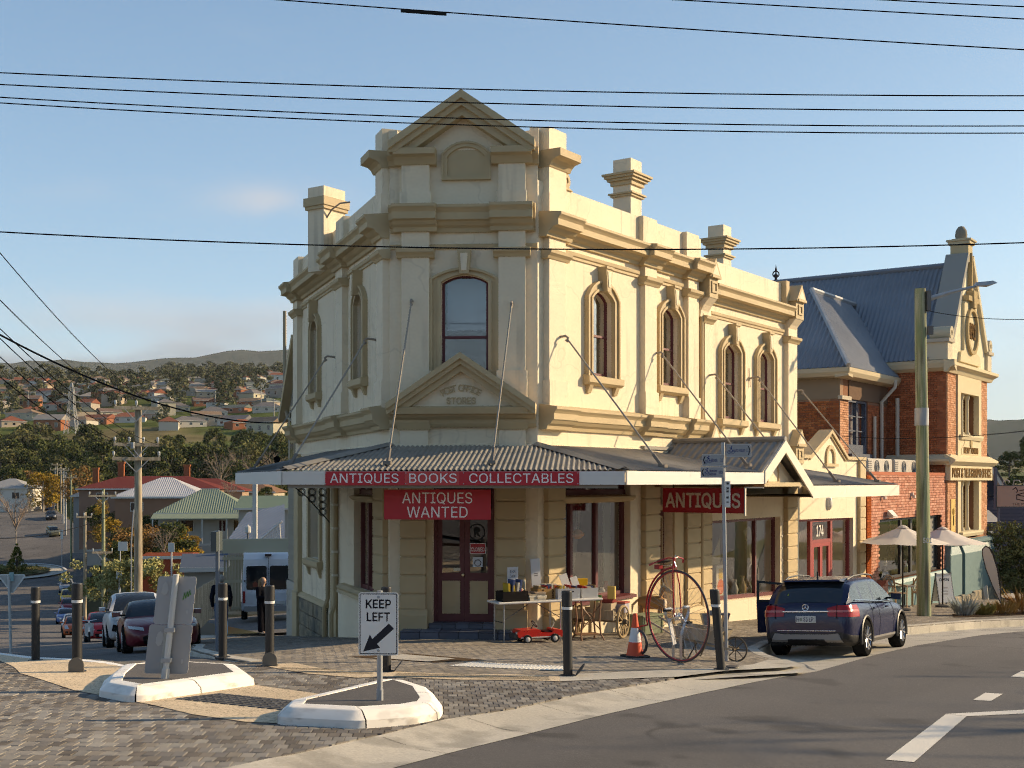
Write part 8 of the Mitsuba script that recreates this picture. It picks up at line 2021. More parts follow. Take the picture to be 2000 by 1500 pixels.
# ---------------------------------------------------------------- white van on the drive
VAN = thing('parked_van', 'white high roof van seen from behind at the end of the shop wall', 'van')
vz = 49.0; vx = (520 - 1000) / 2368 * vz
vm = Tm(vx, vz, 3 - 5.42) @ Rz(math.radians(90 - (-13)) ) @ S(1.0)
prof = [(-2.7, .45), (2.9, .40), (2.95, .9), (2.7, 1.15), (2.2, 1.3), (1.45, 2.25), (1.2, 2.5), (-2.55, 2.62), (-2.68, 2.4), (-2.75, 1.1)]
vb = extr(sg.Polygon(prof).buffer(-.06).buffer(.06), 1.0); v = vb[0]
taper = np.clip((v[:, 1] - 1.1) / 1.5, 0, 1) * .09
V = np.stack([v[:, 0], (v[:, 2] * 2 - 1) * (.99 - taper), v[:, 1]], 1)
put(tr((V, vb[1], None), vm), 'paint', 'body', VAN, color=(.66, .68, .72))
put(tr(box(-2.78, -2.70, -.9, .9, .42, .62), vm), 'satin', 'bumper', VAN, color=(.30, .30, .30))
for s in (-1, 1):
 put(tr(slab_x := (lambda m_: (np.stack([m_[0][:, 1], m_[0][:, 0], m_[0][:, 2]], 1), m_[1], None))(slab(sg.box(min(s * .06, s * .82), 1.25, max(s * .06, s * .82), 2.15).buffer(-.08).buffer(.08), -2.762, -2.72)), vm), 'carglass', 'rear_window', VAN, smooth=False)
 put(tr(box(-2.77, -2.7, min(s * .86, s * .95), max(s * .86, s * .95), .75, 1.2), vm), 'gloss', 'tail_light', VAN, color=(.30, .02, .02))
 for ax in (-1.7, 1.9):
  put(tr(tr(lathe([(0, -.12), (.33, -.12), (.36, -.06), (.36, .06), (.33, .12), (0, .12)], 20), Rx(math.pi / 2)), vm @ Tm(ax, s * .88, .36)), 'matte', 'wheel', VAN, color=(.02, .02, .02))
 put(tr(box(-2.775, -2.74, s * .88 - .03, s * .88 + .03, 1.55, 1.62), vm), 'satin', 'hinge', VAN, color=(.1, .1, .1))
put(tr(box(-2.772, -2.74, -.008, .008, .62, 2.5), vm), 'matte', 'door_seam', VAN, color=(.08, .08, .09))
put(tr(box(-2.785, -2.75, -.62, -.20, .68, .80), vm), 'satin', 'number_plate', VAN, color=(.58, .58, .54))
put(tr(box(-2.8, -2.62, -.12, .12, 2.52, 2.60), vm), 'satin', 'brake_light', VAN, color=(.05, .03, .03))
put(tr(hull([(-2.765, .40, 1.35), (-2.765, .58, 1.35), (-2.765, .40, 1.5), (-2.765, .58, 1.5), (-2.768, .49, 1.55)]), vm), 'matte', 'window_sticker', VAN, color=(.25, .08, .05))
# drive, slatted gate, paling fence, weatherboard annexe -------------------
put(M([(-13.5, 52, -3.0), (-7.4, 36.0, -1.55), (-6.0, 37.5, -1.65), (-7.5, 56, -2.9)], [[0, 1, 2, 3]]), 'asphalt', 'driveway', kind='structure', label='asphalt driveway rising to the van beside the shop')
AN = thing('weatherboard_annexe', 'grey weatherboard annexe behind the shaded side of the corner shop', 'building')
FA = Frame(FL.pt(9.92, -.12, 0)[:2], Ld, Ln)
put(FA(slab(sg.Polygon([(0, -3.4), (1.7, -3.4), (1.7, 5.0), (0, 6.9)]), -3, -.02)), 'matte', 'wall', AN, color=(.28, .25, .20))
for i in range(46):
 z = .15 + i * .145
 u1 = 1.72 if z < 4.85 else max(.1, 1.72 - (z - 4.85) * .84)
 put(FA(tr(prism([(0, 0), (.032, 0), (.010, .15), (0, .15)], .0, u1), Tm(0, -.018, z))), 'matte', 'weatherboard', AN, color=np.array((.34, .31, .25)) * (.93 + .14 * rng.random()))
put(FA.box(.0, 1.68, -.02, .06, -3.0, .12), 'concrete', 'base', AN)
put(FA(slab(sg.LineString([(-.1, 6.95), (1.95, 4.75)]).buffer(.09, cap_style=2), -3.1, .25)), 'ochre', 'bargeboard', AN)
w = put(FA.box(.55, 1.25, -.0, .05, 3.2, 5.1), 'ochre', 'window', AN)
put(FA.box(.65, 1.15, .045, .055, 3.3, 5.0), 'carglass', 'pane', w)
put(FA(prism([(0, 3.05), (.14, 3.05), (.14, 3.15), (0, 3.2)], .45, 1.4)), 'ochre', 'sill', w)
put(FA(tube([(1.75, .1, 7.9), (1.75, .1, 5.2), (1.5, .06, 4.8), (.35, .05, 4.6), (.35, .05, -1.6)], .05, 8)), 'matte', 'downpipe', AN, color=(.42, .36, .26), smooth=40)
for z in (2.7, 2.0, 1.1, .35, -.6):
 put(FA.box(.29, .41, .02, .1, z, z + .05), 'matte', 'clip', AN, color=(.3, .26, .2))
put(FA(cat([tr(lathe([(0, .12), (.08, .1), (.1, 0)], 10), Tm(1.55, .35, 3.62) @ Ry(2.2)), tr(lathe([(0, .12), (.08, .1), (.1, 0)], 10), Tm(1.65, .35, 3.28) @ Ry(2.2)), cyl((1.55, 0, 3.5), (1.6, .4, 3.5), .02)])), 'matte', 'floodlight', AN, color=(.02, .02, .02))
GT = thing('slatted_gate', 'beige vertical slatted gate with diagonal brace beside the white van', 'gate')
gz0 = 3 - 253 / 2368 * 47.5
FGt = Frame(((437 - 1000) / 2368 * 47.5, 47.5), (.97, .24), (.24, -.97))
for i in range(34):
 put(FGt.box(i * .115, i * .115 + .075, -.02, .0, gz0 - .1 + .02, gz0 + 2.15), 'matte', 'slat', GT, color=np.array((.34, .29, .19)) * (.9 + .2 * rng.random()))
for z in (gz0, gz0 + 1.05, gz0 + 1.95):
 put(FGt.box(-.05, 3.95, .0, .05, z, z + .12), 'matte', 'rail', GT, color=(.40, .35, .24))
put(FGt(tube([(1.6, .04, gz0 + .1), (3.4, .04, gz0 + 2.0)], .06, 4)), 'matte', 'brace', GT, color=(.12, .10, .07))
put(FGt.box(-.05, 3.95, -.5, -.1, gz0 + 2.2, gz0 + 2.75), 'matte', 'header', GT, color=(.42, .38, .27))
PFN = thing('paling_fence', 'weathered timber paling fence stepping down the side street', 'fence')
fa, fb = np.array([-10.55, 40.0]), np.array([-11.25, 46.0])
for i in range(12):
 t0, t1 = i / 12 + .004, (i + 1) / 12 - .004
 p0, p1 = fa + (fb - fa) * t0, fa + (fb - fa) * t1
 z0 = 3 - 284 / 2368 * 40 - .35 + (i / 12) * .1
 d_ = (p1 - p0); L_ = np.linalg.norm(d_); d_ = d_ / L_
 fr = Frame(p0, d_, np.array([-d_[1], d_[0]]))
 put(fr.box(0, L_ * 1.05, -.012, .012, z0, z0 + 1.45 + .05 * rng.random() - .012 * i), 'timber', 'paling', PFN)
# ---------------------------------------------------------------- houses
def house(label, px, Z, py, w, d, hw_, hr, rot, wall_c, roof_c, hip=True, wins=3, corr=False, name='house', over=.4, chim=0, gable_c=None, drop=6, pitch_mat='matte', group=None):
 """house with its front wall bottom centre seen at pixel column px, height py, distance Z"""
 k = thing(name, label, 'house', group)
 x, z = (px - 1000) / 2368 * Z, 3 - (py - 938) / 2368 * Z
 m = Tm(x, Z, z) @ Rz(rot)
 put(tr(box(-w / 2, w / 2, 0, d, -drop, hw_), m), 'matte', 'wall', k, color=wall_c)
 o = over; yr = d / 2; run = min(d / 2 + o, w / 2 - .2)
 e = [(-w / 2 - o, -o), (w / 2 + o, -o), (w / 2 + o, d + o), (-w / 2 - o, d + o)]
 E_ = [np.array([a, b, hw_]) for a, b in e]
 ins = run if hip else 0
 ra_, rb_ = np.array([-w / 2 - o + ins, yr, hw_ + hr]), np.array([w / 2 + o - ins, yr, hw_ + hr])
 if corr:
  f4 = [[E_[0], E_[1], rb_, ra_], [E_[1], E_[2], rb_], [E_[2], E_[3], ra_, rb_], [E_[3], E_[0], ra_]]
  for q in f4[:4] if hip else (f4[0], f4[2]):
   put(tr(col(corr_poly(q, q[1] - q[0], up, pitch=.24, amp=.03, per=4), roof_c), m), 'matte', 'roof', k, smooth=True)
 else:
  put(tr(hull(np.vstack([np.array(E_), [ra_, rb_], np.array(E_) - [0, 0, .12]])), m), pitch_mat, 'roof', k, color=roof_c)
 put(tr(cat([box(-w / 2 - o, w / 2 + o, -o - .04, -o, hw_ - .18, hw_ + .03)]), m), 'matte', 'gutter', k, color=(.5, .5, .47))
 for i in range(wins):
  u = -w / 2 + w * (i + .5) / wins
  ww, wh = min(1.5, w / wins * .45), hw_ * .42
  wk_ = put(tr(box(u - ww / 2, u + ww / 2, -.05, .02, hw_ * .32, hw_ * .32 + wh), m), 'matte', 'window', k, color=(.52, .51, .47))
  put(tr(box(u - ww / 2 + .08, u + ww / 2 - .08, -.07, -.04, hw_ * .32 + .08, hw_ * .32 + wh - .08), m), 'carglass', 'pane', wk_)
 for j in range(chim):
  xx = (-.25 + .5 * j) * w
  c_ = put(tr(box(xx - .4, xx + .4, yr - .35, yr + .35, hw_ + hr * .4, hw_ + hr + 1.7), m), 'matte', 'chimney', k, color=(.26, .09, .045))
  put(tr(box(xx - .5, xx + .5, yr - .45, yr + .45, hw_ + hr + 1.7, hw_ + hr + 1.95), m), 'matte', 'cap', c_, color=(.30, .11, .05))
 return k, m
k, m = house('white cottage with pale green iron roof and front verandah below the side street', 400, 128, 1052, 9.6, 8, 2.7, 2.5, .12, (.42, .41, .38), (.22, .26, .20), corr=True, wins=0)
put(tr(hull([(-5.2, -2.2, 2.2), (5.2, -2.2, 2.2), (-5.2, -.1, 2.75), (5.2, -.1, 2.75), (-5.2, -2.2, 2.1), (5.2, -2.2, 2.1)]), m), 'matte', 'verandah_roof', k, color=(.22, .26, .20))
for x in (-5, -2.5, 0, 2.5, 5):
 put(tr(box(x - .06, x + .06, -2.2, -2.08, -.5, 2.1), m), 'matte', 'verandah_post', k, color=(.5, .5, .48))
dr_ = put(tr(box(1.3, 2.3, -.06, .02, .1, 2.2), m), 'matte', 'door', k, color=(.45, .45, .42))
for x in (1.5, 1.9):
 put(tr(box(x, x + .22, -.09, -.05, .8, 1.9), m), 'matte', 'pane', dr_, color=(.06, .02, .02))
for x in (-1.8, 3.6):
 w = put(tr(box(x - .7, x + .7, -.06, .02, .7, 2.0), m), 'matte', 'window', k, color=(.5, .5, .47)); put(tr(box(x - .6, x + .6, -.08, -.05, .8, 1.9), m), 'carglass', 'pane', w)
house('house with wide pale grey iron roof behind the green roofed cottage', 310, 142, 1012, 10, 11, 2.5, 2.3, .12, (.26, .15, .10), (.42, .42, .44), corr=True, wins=2)
house('long low house with dark red iron roof and brick chimney', 290, 162, 985, 18, 9, 2.1, 1.7, .1, (.24, .15, .11), (.15, .045, .042), wins=3, chim=1)
house('red roofed wing with small gable right of the pale grey roof', 395, 170, 987, 11, 8, 2.1, 1.7, .1, (.30, .22, .16), (.16, .05, .045), wins=2, chim=1)
house('blue grey roofed house beside the street poles', 205, 178, 1000, 9, 8, 2.4, 2.2, .1, (.25, .25, .25), (.10, .125, .16), wins=1, chim=1)
house('cream house with brown tiled roof near the shop awning', 470, 185, 990, 10, 9, 2.3, 2.2, 0, (.38, .34, .27), (.20, .12, .08), wins=2)
house('green roofed shed behind the awning end', 515, 120, 1032, 5, 6, 2.0, 1.2, 0, (.3, .3, .28), (.17, .22, .17), wins=1, hip=False)
house('white building at the left edge beyond the autumn trees', 8, 235, 985, 9, 8, 3.2, 1.8, 0, (.55, .53, .48), (.3, .3, .3), wins=2)
house('red brick garage with low roof beside the yellow hedge', 322, 82, 1130, 3.0, 4, 1.5, .15, .1, (.27, .06, .03), (.2, .06, .035), wins=0, hip=False, over=.1)
k, m = house('small lean to with blue grey roof above the paling fence', 398, 54, 1168, 1.7, 3, 1.35, .55, .2, (.27, .255, .22), (.095, .12, .165), wins=0, hip=False, over=.18)
BGR = thing('blue_roof_house', 'house with large slate blue roof and white slatted verandah rail behind the gate', 'house')
bz = 62.0
ppt = lambda px, py, Z: np.array([(px - 1000) / 2368 * Z, Z, 3 - (py - 938) / 2368 * Z])
put(corr_poly([ppt(432, 1072, 60), ppt(556, 1072, 58), ppt(556, 985, 66), ppt(490, 1030, 66)], ppt(556, 1072, 58) - ppt(432, 1072, 60), up, pitch=.3, amp=.02), 'slateroof', 'roof', BGR, smooth=True)
put(hull([ppt(440, 1090, 61), ppt(560, 1090, 60), ppt(440, 1200, 61), ppt(560, 1200, 60), ppt(440, 1090, 66), ppt(560, 1090, 66), ppt(440, 1200, 66), ppt(560, 1200, 66)]), 'matte', 'wall', BGR, color=(.33, .30, .24))
for i in range(17):
 t = i / 16
 a, b = ppt(497 + 53 * t, 1076, 56), ppt(497 + 53 * t - 6, 1058 - 40 * t + 10 * (1 - t), 56)
 b[0] = a[0] - .1
 put(tube([a, b], .028, 4), 'matte', 'slat', BGR, color=(.55, .55, .53))
put(tube([ppt(490, 1070, 56), ppt(551, 1018, 56)], .05, 4), 'matte', 'rail', BGR, color=(.6, .6, .58))
put(tube([ppt(470, 1076, 55), ppt(556, 1078, 55)], .06, 4), 'matte', 'rail', BGR, color=(.6, .6, .58))
put(cat([box(*(sorted((ppt(494, 0, 54)[0], ppt(502, 0, 54)[0]))), 53.9, 54.1, ppt(0, 1085, 54)[2], ppt(0, 912, 54)[2])]), 'matte', 'verandah_post', BGR, color=(.55, .54, .51))
lp = thing('lamp_post', 'small white carriage lamp on a post in front of the slate blue roof', 'lamp')
q = ppt(484, 1040, 53)
put(cyl(q - [0, 0, 2], q, .04), 'matte', 'post', lp, color=(.15, .15, .15)); put(mv(lathe([(0, .35), (.12, .25), (.14, .0), (.05, -.05)], 10), *q), 'satin', 'lantern', lp, color=(.45, .45, .42))
WL = thing('garden_wall', 'pale rendered garden wall along the far side of the cottage garden', 'wall')
put(hull([ppt(170, 1105, 125), ppt(470, 1100, 118), ppt(170, 1078, 125), ppt(470, 1062, 118), ppt(170, 1105, 125.4), ppt(470, 1100, 118.4), ppt(170, 1078, 125.4), ppt(470, 1062, 118.4)]), 'matte', 'render', WL, color=(.30, .285, .26))
put(hull([ppt(165, 1078, 124.9), ppt(475, 1062, 117.9), ppt(165, 1074, 124.9), ppt(475, 1058, 117.9), ppt(165, 1078, 125.6), ppt(475, 1062, 118.6)]), 'matte', 'coping', WL, color=(.4, .38, .35))
RB = thing('roundabout', 'planted roundabout island with pale concrete apron in the valley', 'roundabout')
rc = np.array([-71.5, 171.0])
put(drape(sg.Point(*rc).buffer(8.2, 24), 2, .02), 'concrete', 'apron', RB, smooth=True)
put(drape(sg.Point(*rc).buffer(8.25, 32).difference(sg.Point(*rc).buffer(7.9, 32)), 2, .12), 'matte', 'kerb', RB, color=(.6, .6, .58))
put(drape(sg.Point(*rc).buffer(6.0, 24), 1.2, .25), 'terrain', 'planting', RB, smooth=True)
# ---------------------------------------------------------------- poles and signs of the side street
def pole(px, Z, ytop, r_, label, col_mat='timber', arms=(), name='utility_pole', x=None, group=None):
 k = thing(name, label, 'utility pole', group)
 X = (px - 1000) / 2368 * Z; zt = 3 - (ytop - 938) / 2368 * Z; z0 = so_(X, Z) - .4
 put(tube([(X, Z, z0), (X, Z, zt)], [r_, r_ * .72], 12), col_mat, 'shaft', k, smooth=40)
 ins = []
 for (dy, w, n, ins_h) in arms:
  za = zt - dy
  a_ = np.array([.93, .36, 0])
  put(tr(box(-w / 2, w / 2, -.06, .06, -.07, .07), Tm(X, Z - r_ - .05, za) @ Rz(.37)), 'timber', 'crossarm', k)
  for i in range(n):
   t = (i / (n - 1) - .5) * w * .94 if n > 1 else 0
   p_ = np.array([X, Z - r_ - .05, za]) + a_ * t
   put(mv(lathe([(.02, .05), (.02, .12), (.05, .14), (.06, .24), (.045, .30), (0, .32)], 8), *p_), 'gloss', 'insulator', k, color=(.42, .43, .42))
   ins.append(p_ + [0, 0, .3])
  if w > 1.2:
   for s in (-1, 1):
    put(tube([np.array([X, Z - r_ - .1, za - .55]), np.array([X, Z - r_ - .1, za]) + a_ * s * w * .28], .02, 5), 'galv', 'brace', k)
 return k, ins
BP, bins = pole(270, 50, 792, .19, 'tall weathered timber power pole with three crossarms beside the yellow hedge', arms=((.12, 1.75, 3, 0), (1.62, 1.8, 4, 0), (2.2, 1.9, 2, 0)))
put(cat([tr(cyl((0, 0, 0), (0, 0, .26), .09), Tm(-15.55, 49.7, 4.3)), tube([(-15.5, 49.7, 4.25), (-15.2, 49.6, 3.9), (-15.0, 49.6, 4.1)], .02, 5), tube([(-15.5, 49.7, 1.8), (-15.6, 49.7, 0.5), (-15.6, 49.7, -3)], .03, 5)]), 'galv', 'fittings', BP)
P1, i1 = pole(202, 88, 955, .15, 'green stained street pole with crossarm below the tall power pole', 'poletimber', arms=((.5, 1.9, 3, 0), (4.6, 1.4, 2, 0)))
P2, i2 = pole(166, 97, 1000, .15, 'brown street pole to the left of the green stained one', 'timber', arms=((.4, 1.2, 3, 0),))
P3_, i3 = pole(139, 183, 927, .17, 'leaning green pole beyond the roundabout', 'poletimber', arms=((.4, 1.6, 2, 0),))
for i, (px, Z, yt) in enumerate(((129, 205, 922), (119, 230, 912), (108, 255, 915), (112, 243, 905), (124, 217, 915))):
 pole(px, Z, yt, .16, ['slender pole just left of the leaning green pole', 'slender grey pole, tallest of the far cluster', 'far pole at the left end of the cluster of poles', 'brown pole in the middle of the far cluster', 'grey pole between the tallest and the leaning one'][i], 'timber' if i % 2 else 'galv', arms=((.3, 2.0, 3, 0),))
GW = thing('give_way_sign', 'back of a triangular give way sign on a white post at the left edge', 'sign')
gx_, gy_ = (22 - 1000) / 2368 * 30.0, 30.0
put(cyl((gx_, gy_, float(G(gx_, gy_)) - .3), (gx_ - .06, gy_, .62), .035), 'satin', 'post', GW, color=(.5, .5, .48))
put(mv(slab(sg.Polygon([(-.27, .62), (.27, .62), (0, .26)]).buffer(.05), -.012, 0), gx_, gy_ + .06, 0), 'satin', 'panel', GW, color=(.42, .42, .40))
put(mv(slab(sg.Polygon([(-.27, .62), (.27, .62), (0, .26)]).buffer(.055).difference(sg.Polygon([(-.27, .62), (.27, .62), (0, .26)]).buffer(.02)), -.018, -.012), gx_, gy_ + .06, 0), 'satin', 'rim', GW, color=(.6, .6, .57))
put(mv(box(-.05, .05, -.04, 0, .5, .72), gx_, gy_ + .04, 0), 'satin', 'clamp', GW, color=(.25, .4, .42))
NS = thing('street_sign_pole', 'slim blue grey sign pole with dark box on top beside the grey haired person', 'sign pole')
nx_, ny_ = (425 - 1000) / 2368 * 20.5, 20.5
put(cyl((nx_, ny_, float(G(nx_, ny_)) - .1), (nx_, ny_, 3 - 98 / 2368 * 20.5), .038), 'satin', 'post', NS, color=(.11, .135, .17))
put(box(nx_ - .06, nx_ + .03, ny_ - .22, ny_ + .22, 3 - 138 / 2368 * 20.5, 3 - 100 / 2368 * 20.5), 'satin', 'panel', NS, color=(.05, .065, .07))
for i, (px, Z, y0, y1, lb_) in enumerate(((335, 60, 1060, 1130, 'small white parking sign post above the grey sign backs'), (235, 92, 1058, 1150, 'white street name post with pale blade by the dark shrub'), (233, 66, 1115, 1200, 'short white sign post in front of the yellow hedge'), (121, 150, 1035, 1110, 'thin blue sign pole near the roundabout'))):
 k = thing('sign_post', lb_, 'sign'); X = (px - 1000) / 2368 * Z
 put(cyl((X, Z, 3 - (y1 + 60 - 938) / 2368 * Z), (X, Z, 3 - (y0 - 938) / 2368 * Z), .04, n=6), 'satin', 'post', k, color=(.45, .46, .46))
 put(box(X - .16, X + .16 + (.4 if i == 1 else 0), Z - .06, Z - .04, 3 - (y0 + 18 - 938) / 2368 * Z, 3 - (y0 - 938) / 2368 * Z), 'satin', 'plate', k, color=(.55, .55, .52))
# ---------------------------------------------------------------- wires
def wire(label, pts, r_=.012, sag=0.0, n=24, col_=(.02, .02, .022), group='overhead wires'):
 p = np.array(pts, float)
 if len(p) == 2:
  t = np.linspace(0, 1, n)[:, None]
  q = p[0] + (p[1] - p[0]) * t; q[:, 2] -= sag * 4 * t[:, 0] * (1 - t[:, 0])
 else:
  from scipy.interpolate import CubicSpline
  s = np.arange(len(p)); q = CubicSpline(s, p)(np.linspace(0, len(p) - 1, n))
 put(tube(q, r_, 6), 'matte', 'overhead_wire', color=col_, smooth=True, label=label, cat_='wire', group=group)
def span(label, pa, pb, Za, Zb, pm=None, r_=.012, over=True, group='overhead wires'):
 r_ *= .72
 a, b = ppt(*pa, Za), ppt(*pb, Zb)
 if pm is None:
  mid = (a + b) / 2
 else:
  rr = (pm[0] - 1000) / 2368; tq = (rr * a[1] - a[0]) / ((b[0] - a[0]) - rr * (b[1] - a[1]))
  mid = ppt(pm[0], pm[1], a[1] + (b[1] - a[1]) * tq)
 t = np.array([0, (mid[0] - a[0]) / (b[0] - a[0]), 1.0]); cf = np.polyfit(t, [a[2], mid[2], b[2]], 2)
 tt = np.linspace(-.7 if over else 0, 1.7 if over else 1, 40)
 q = np.stack([a[0] + (b[0] - a[0]) * tt, a[1] + (b[1] - a[1]) * tt, np.polyval(cf, tt)], 1)
 put(tube(q, r_, 6), 'matte', 'overhead_wire', color=(.02, .02, .022), smooth=True, label=label, cat_='wire', group=group)
span('topmost wire crossing the upper middle of the sky with a splice', (550, 0), (2000, 97), 17, 17, (1270, 52))
put(tube([ppt(783, 21.5, 16.98), ppt(872, 28, 16.98)], .02, 6), 'matte', 'splice', 'overhead_wire', color=(.02, .02, .02))
span('short wire in the top right corner, second from the top', (1330, 0), (2000, 37), 17.4, 17.4, (1665, 19))
span('short wire cutting the top right corner, highest of all', (1730, 0), (2000, 13), 18, 18, (1865, 7))
span('upper wire of the group of four above the pediment', (0, 142), (2000, 187), 17, 17, (1000, 176))
span('second wire of the group of four, touching the pediment tip', (0, 165), (2000, 216), 17.2, 17.2, (1000, 203))
span('third wire of the group of four across the pediment', (0, 190), (2000, 246), 17.4, 17.4, (1000, 234))
span('lowest wire of the group of four across the pediment', (0, 201), (2000, 260), 17.6, 17.6, (1000, 247))
span('single black cable crossing the first floor of the corner shop', (0, 453), (2000, 474), 19.5, 19.5, (1000, 486), r_=.016)
for i, (pa, pb, Zb, pm) in enumerate((((0, 494), (292, 786), 50, (152, 664)), ((0, 586), (236, 786), 50, (120, 700)), ((0, 642), (307, 868), 50, (150, 775)), ((0, 661), (283, 868), 50, (140, 785)), ((0, 697), (256, 869), 50, (125, 801)), ((0, 736), (232, 870), 50, (115, 822)))):
 span(['steep wire from the top crossarm of the tall power pole', 'second steep wire to the top crossarm of the tall pole', 'wire to the outer insulator of the second crossarm', 'wire to the inner insulator of the second crossarm', 'lower wire to the left insulator of the second crossarm', 'lowest wire running to the second crossarm of the tall pole'][i], pa, pb, 24, Zb, pm, r_=.015, over=False)
span('thick black service cable from the left edge to the annexe floodlights', (0, 654), (549, 826), 22, 33.5, (270, 775), r_=.025, over=False)
span('pale cable looping low across the far street', (0, 1052), (215, 1008), 80, 88, (110, 1040), r_=.03, over=False)
span('service cable from the timber pole across the post office gable', (1808, 606), (2000, 624), 35.8, 30, (1900, 620), r_=.014, over=False)
span('thin cable across the brick wall of the post office', (1645, 852), (2000, 842), 44, 34, (1830, 855), r_=.016, over=False)
span('wire drooping from the shop corner to the awning end', (500, 915), (556, 850), 27, 33, (530, 890), r_=.012, over=False)
# ---------------------------------------------------------------- trees
def leaf_cloud(n_cl, per, size, shape, seed, c0, c1, leaf=.16, flat=.5):
 """clumps of small leaf triangles; shape(u) -> clump centre and radius"""
 r = np.random.default_rng(seed)
 V, F, C = [], [], []
 o = 0
 for i in range(n_cl):
  c, rad = shape(r)
  tone = r.random()
  col_ = np.array(c0) * (1 - tone) + np.array(c1) * tone
  p = r.normal(size=(per, 3)); p /= np.linalg.norm(p, axis=1)[:, None]
  p = c + p * (rad * (.55 + .5 * r.random(per))[:, None]) * np.array([1, 1, .75])
  a = r.normal(size=(per, 3)); a /= np.linalg.norm(a, axis=1)[:, None]
  b = np.cross(a, r.normal(size=(per, 3))); b /= np.linalg.norm(b, axis=1)[:, None]
  s = leaf * size * (.6 + .8 * r.random(per))[:, None]
  v = np.stack([p - a * s - b * s * flat, p + a * s - b * s * flat * .3, p + b * s * flat * 1.5], 1).reshape(-1, 3)
  V.append(v); F.append(np.arange(len(v)).reshape(-1, 3) + o); o += len(v)
  C.append(np.repeat(col_ * (.75 + .5 * r.random(per))[:, None], 3, 0))
 return (np.vstack(V), np.vstack(F), np.vstack(C))
def crown_shape(h0, h1, rad, top=.5):
 def f(r):
  t = r.random() ** .8; a = r.random() * 6.283
  z = h0 + (h1 - h0) * t
  rr = rad * math.sin(math.pi * min(1, .18 + .82 * t * top + (1 - top) * .5 * t)) if top < 1 else rad * (1 - t * .92)
  q = rr * math.sqrt(.25 + .75 * r.random())
  return np.array([q * math.cos(a), q * math.sin(a), z]), rad * (.22 + .16 * r.random())
 return f
def trunk(h, r0, seed, spread=.35, nb=5, lean=.05):
 r = np.random.default_rng(seed)
 ms = [tube([(0, 0, -1.5), (lean * h * .2, 0, h * .3), (lean * h * .1, .02 * h, h * .8)], [r0, r0 * .75, r0 * .25], 7)]
 for i in range(nb):
  a = i * 6.283 / nb + r.random(); z = h * (.3 + .35 * r.random()); L_ = h * spread * (.7 + .6 * r.random())
  e = np.array([math.cos(a) * L_ * .7, math.sin(a) * L_ * .7, z + L_ * .8])
  ms.append(tube([(lean * h * .15, 0, z), (e[0] * .5, e[1] * .5, z + L_ * .3), e], [r0 * .4, r0 * .25, r0 * .08], 5))
 return cat(ms)
def twigs(h, seed, n1=9, n2=6, n3=5, col_=(.26, .20, .15), vase=.5):
 r = np.random.default_rng(seed); ms = []
 for i in range(n1):
  a = i * 6.283 / n1 + r.random() * .5
  b0 = np.array([0, 0, h * (.18 + .2 * r.random())])
  d = np.array([math.cos(a) * vase, math.sin(a) * vase, 1.0]); d /= np.linalg.norm(d)
  L_ = h * (.5 + .25 * r.random()); e = b0 + d * L_
  ms.append(tube([b0, b0 + d * L_ * .5 + r.normal(size=3) * h * .01, e], [h * .012, h * .007, h * .002], 5, False))
  for j in range(n2):
   t = .25 + .7 * r.random(); p = b0 + d * L_ * t
   d2 = d + r.normal(size=3) * .45; d2 /= np.linalg.norm(d2); l2 = h * .25 * (1.1 - t * .6)
   e2 = p + d2 * l2
   ms.append(tube([p, (p + e2) / 2 + r.normal(size=3) * h * .008, e2], [h * .005, h * .003, h * .001], 4, False))
   for q in range(n3):
    t3 = .3 + .7 * r.random(); p3 = p + d2 * l2 * t3; d3 = d2 + r.normal(size=3) * .6; d3 /= np.linalg.norm(d3)
    ms.append(tube([p3, p3 + d3 * h * .10], [h * .0022, h * .0008], 3, False))
 return cat(ms)
GUM0, GUM1 = (.075, .08, .03), (.20, .19, .085)
protos = {}
def proto(name, m, mat='leaf'):
 protos[name] = plyd(m, mat)
for s in range(4):
 proto(f'gum{s}', leaf_cloud(46, 52, 1, crown_shape(.30, .95, .36, .62), 40 + s, GUM0, GUM1, .030))
for s in range(3):
 proto(f'dark{s}', leaf_cloud(44, 52, 1, crown_shape(.18, .95, .34, .7), 60 + s, (.04, .052, .02), (.125, .135, .05), .030))
 proto(f'far{s}', leaf_cloud(16, 26, 1, crown_shape(.15, .95, .40, .62), 80 + s, (.065, .075, .04), (.15, .15, .08), .06))
 proto(f'autumn{s}', leaf_cloud(40, 46, 1, crown_shape(.25, .95, .40, .65), 90 + s, (.24, .15, .03), (.36, .24, .035), .026))
 proto(f'russet{s}', leaf_cloud(36, 40, 1, crown_shape(.2, .95, .42, .65), 95 + s, (.17, .10, .045), (.30, .17, .05), .026))
for s in range(3):
 proto(f'trunk{s}', trunk(1.0, .030, 20 + s), 'bark'); protos[f'trunk{s}'] = mikit.ply(trunk(1.0, .030, 20 + s)[:2], 'bark')
 protos[f'bare{s}'] = plyd(col(twigs(1.0, 30 + s), (.27, .21, .165)), 'matte')
def tree(name, label, x, y, h, crown, z=None, w=1.0, tk=True, group=None, cat_='tree', rz=None):
 k = thing(name, label, cat_, group)
 z = float(G(x, y)) if z is None else z
 m = Tm(x, y, z) @ Rz(rng.random() * 6.28 if rz is None else rz) @ S(h * w, h * w, h)
 putd(protos[crown], 'crown', k, m)
 if tk: putd(protos[f'trunk{int(rng.integers(0, 3))}'], 'trunk', k, m)
 return k
def pxt(px, Z): return (px - 1000) / 2368 * Z
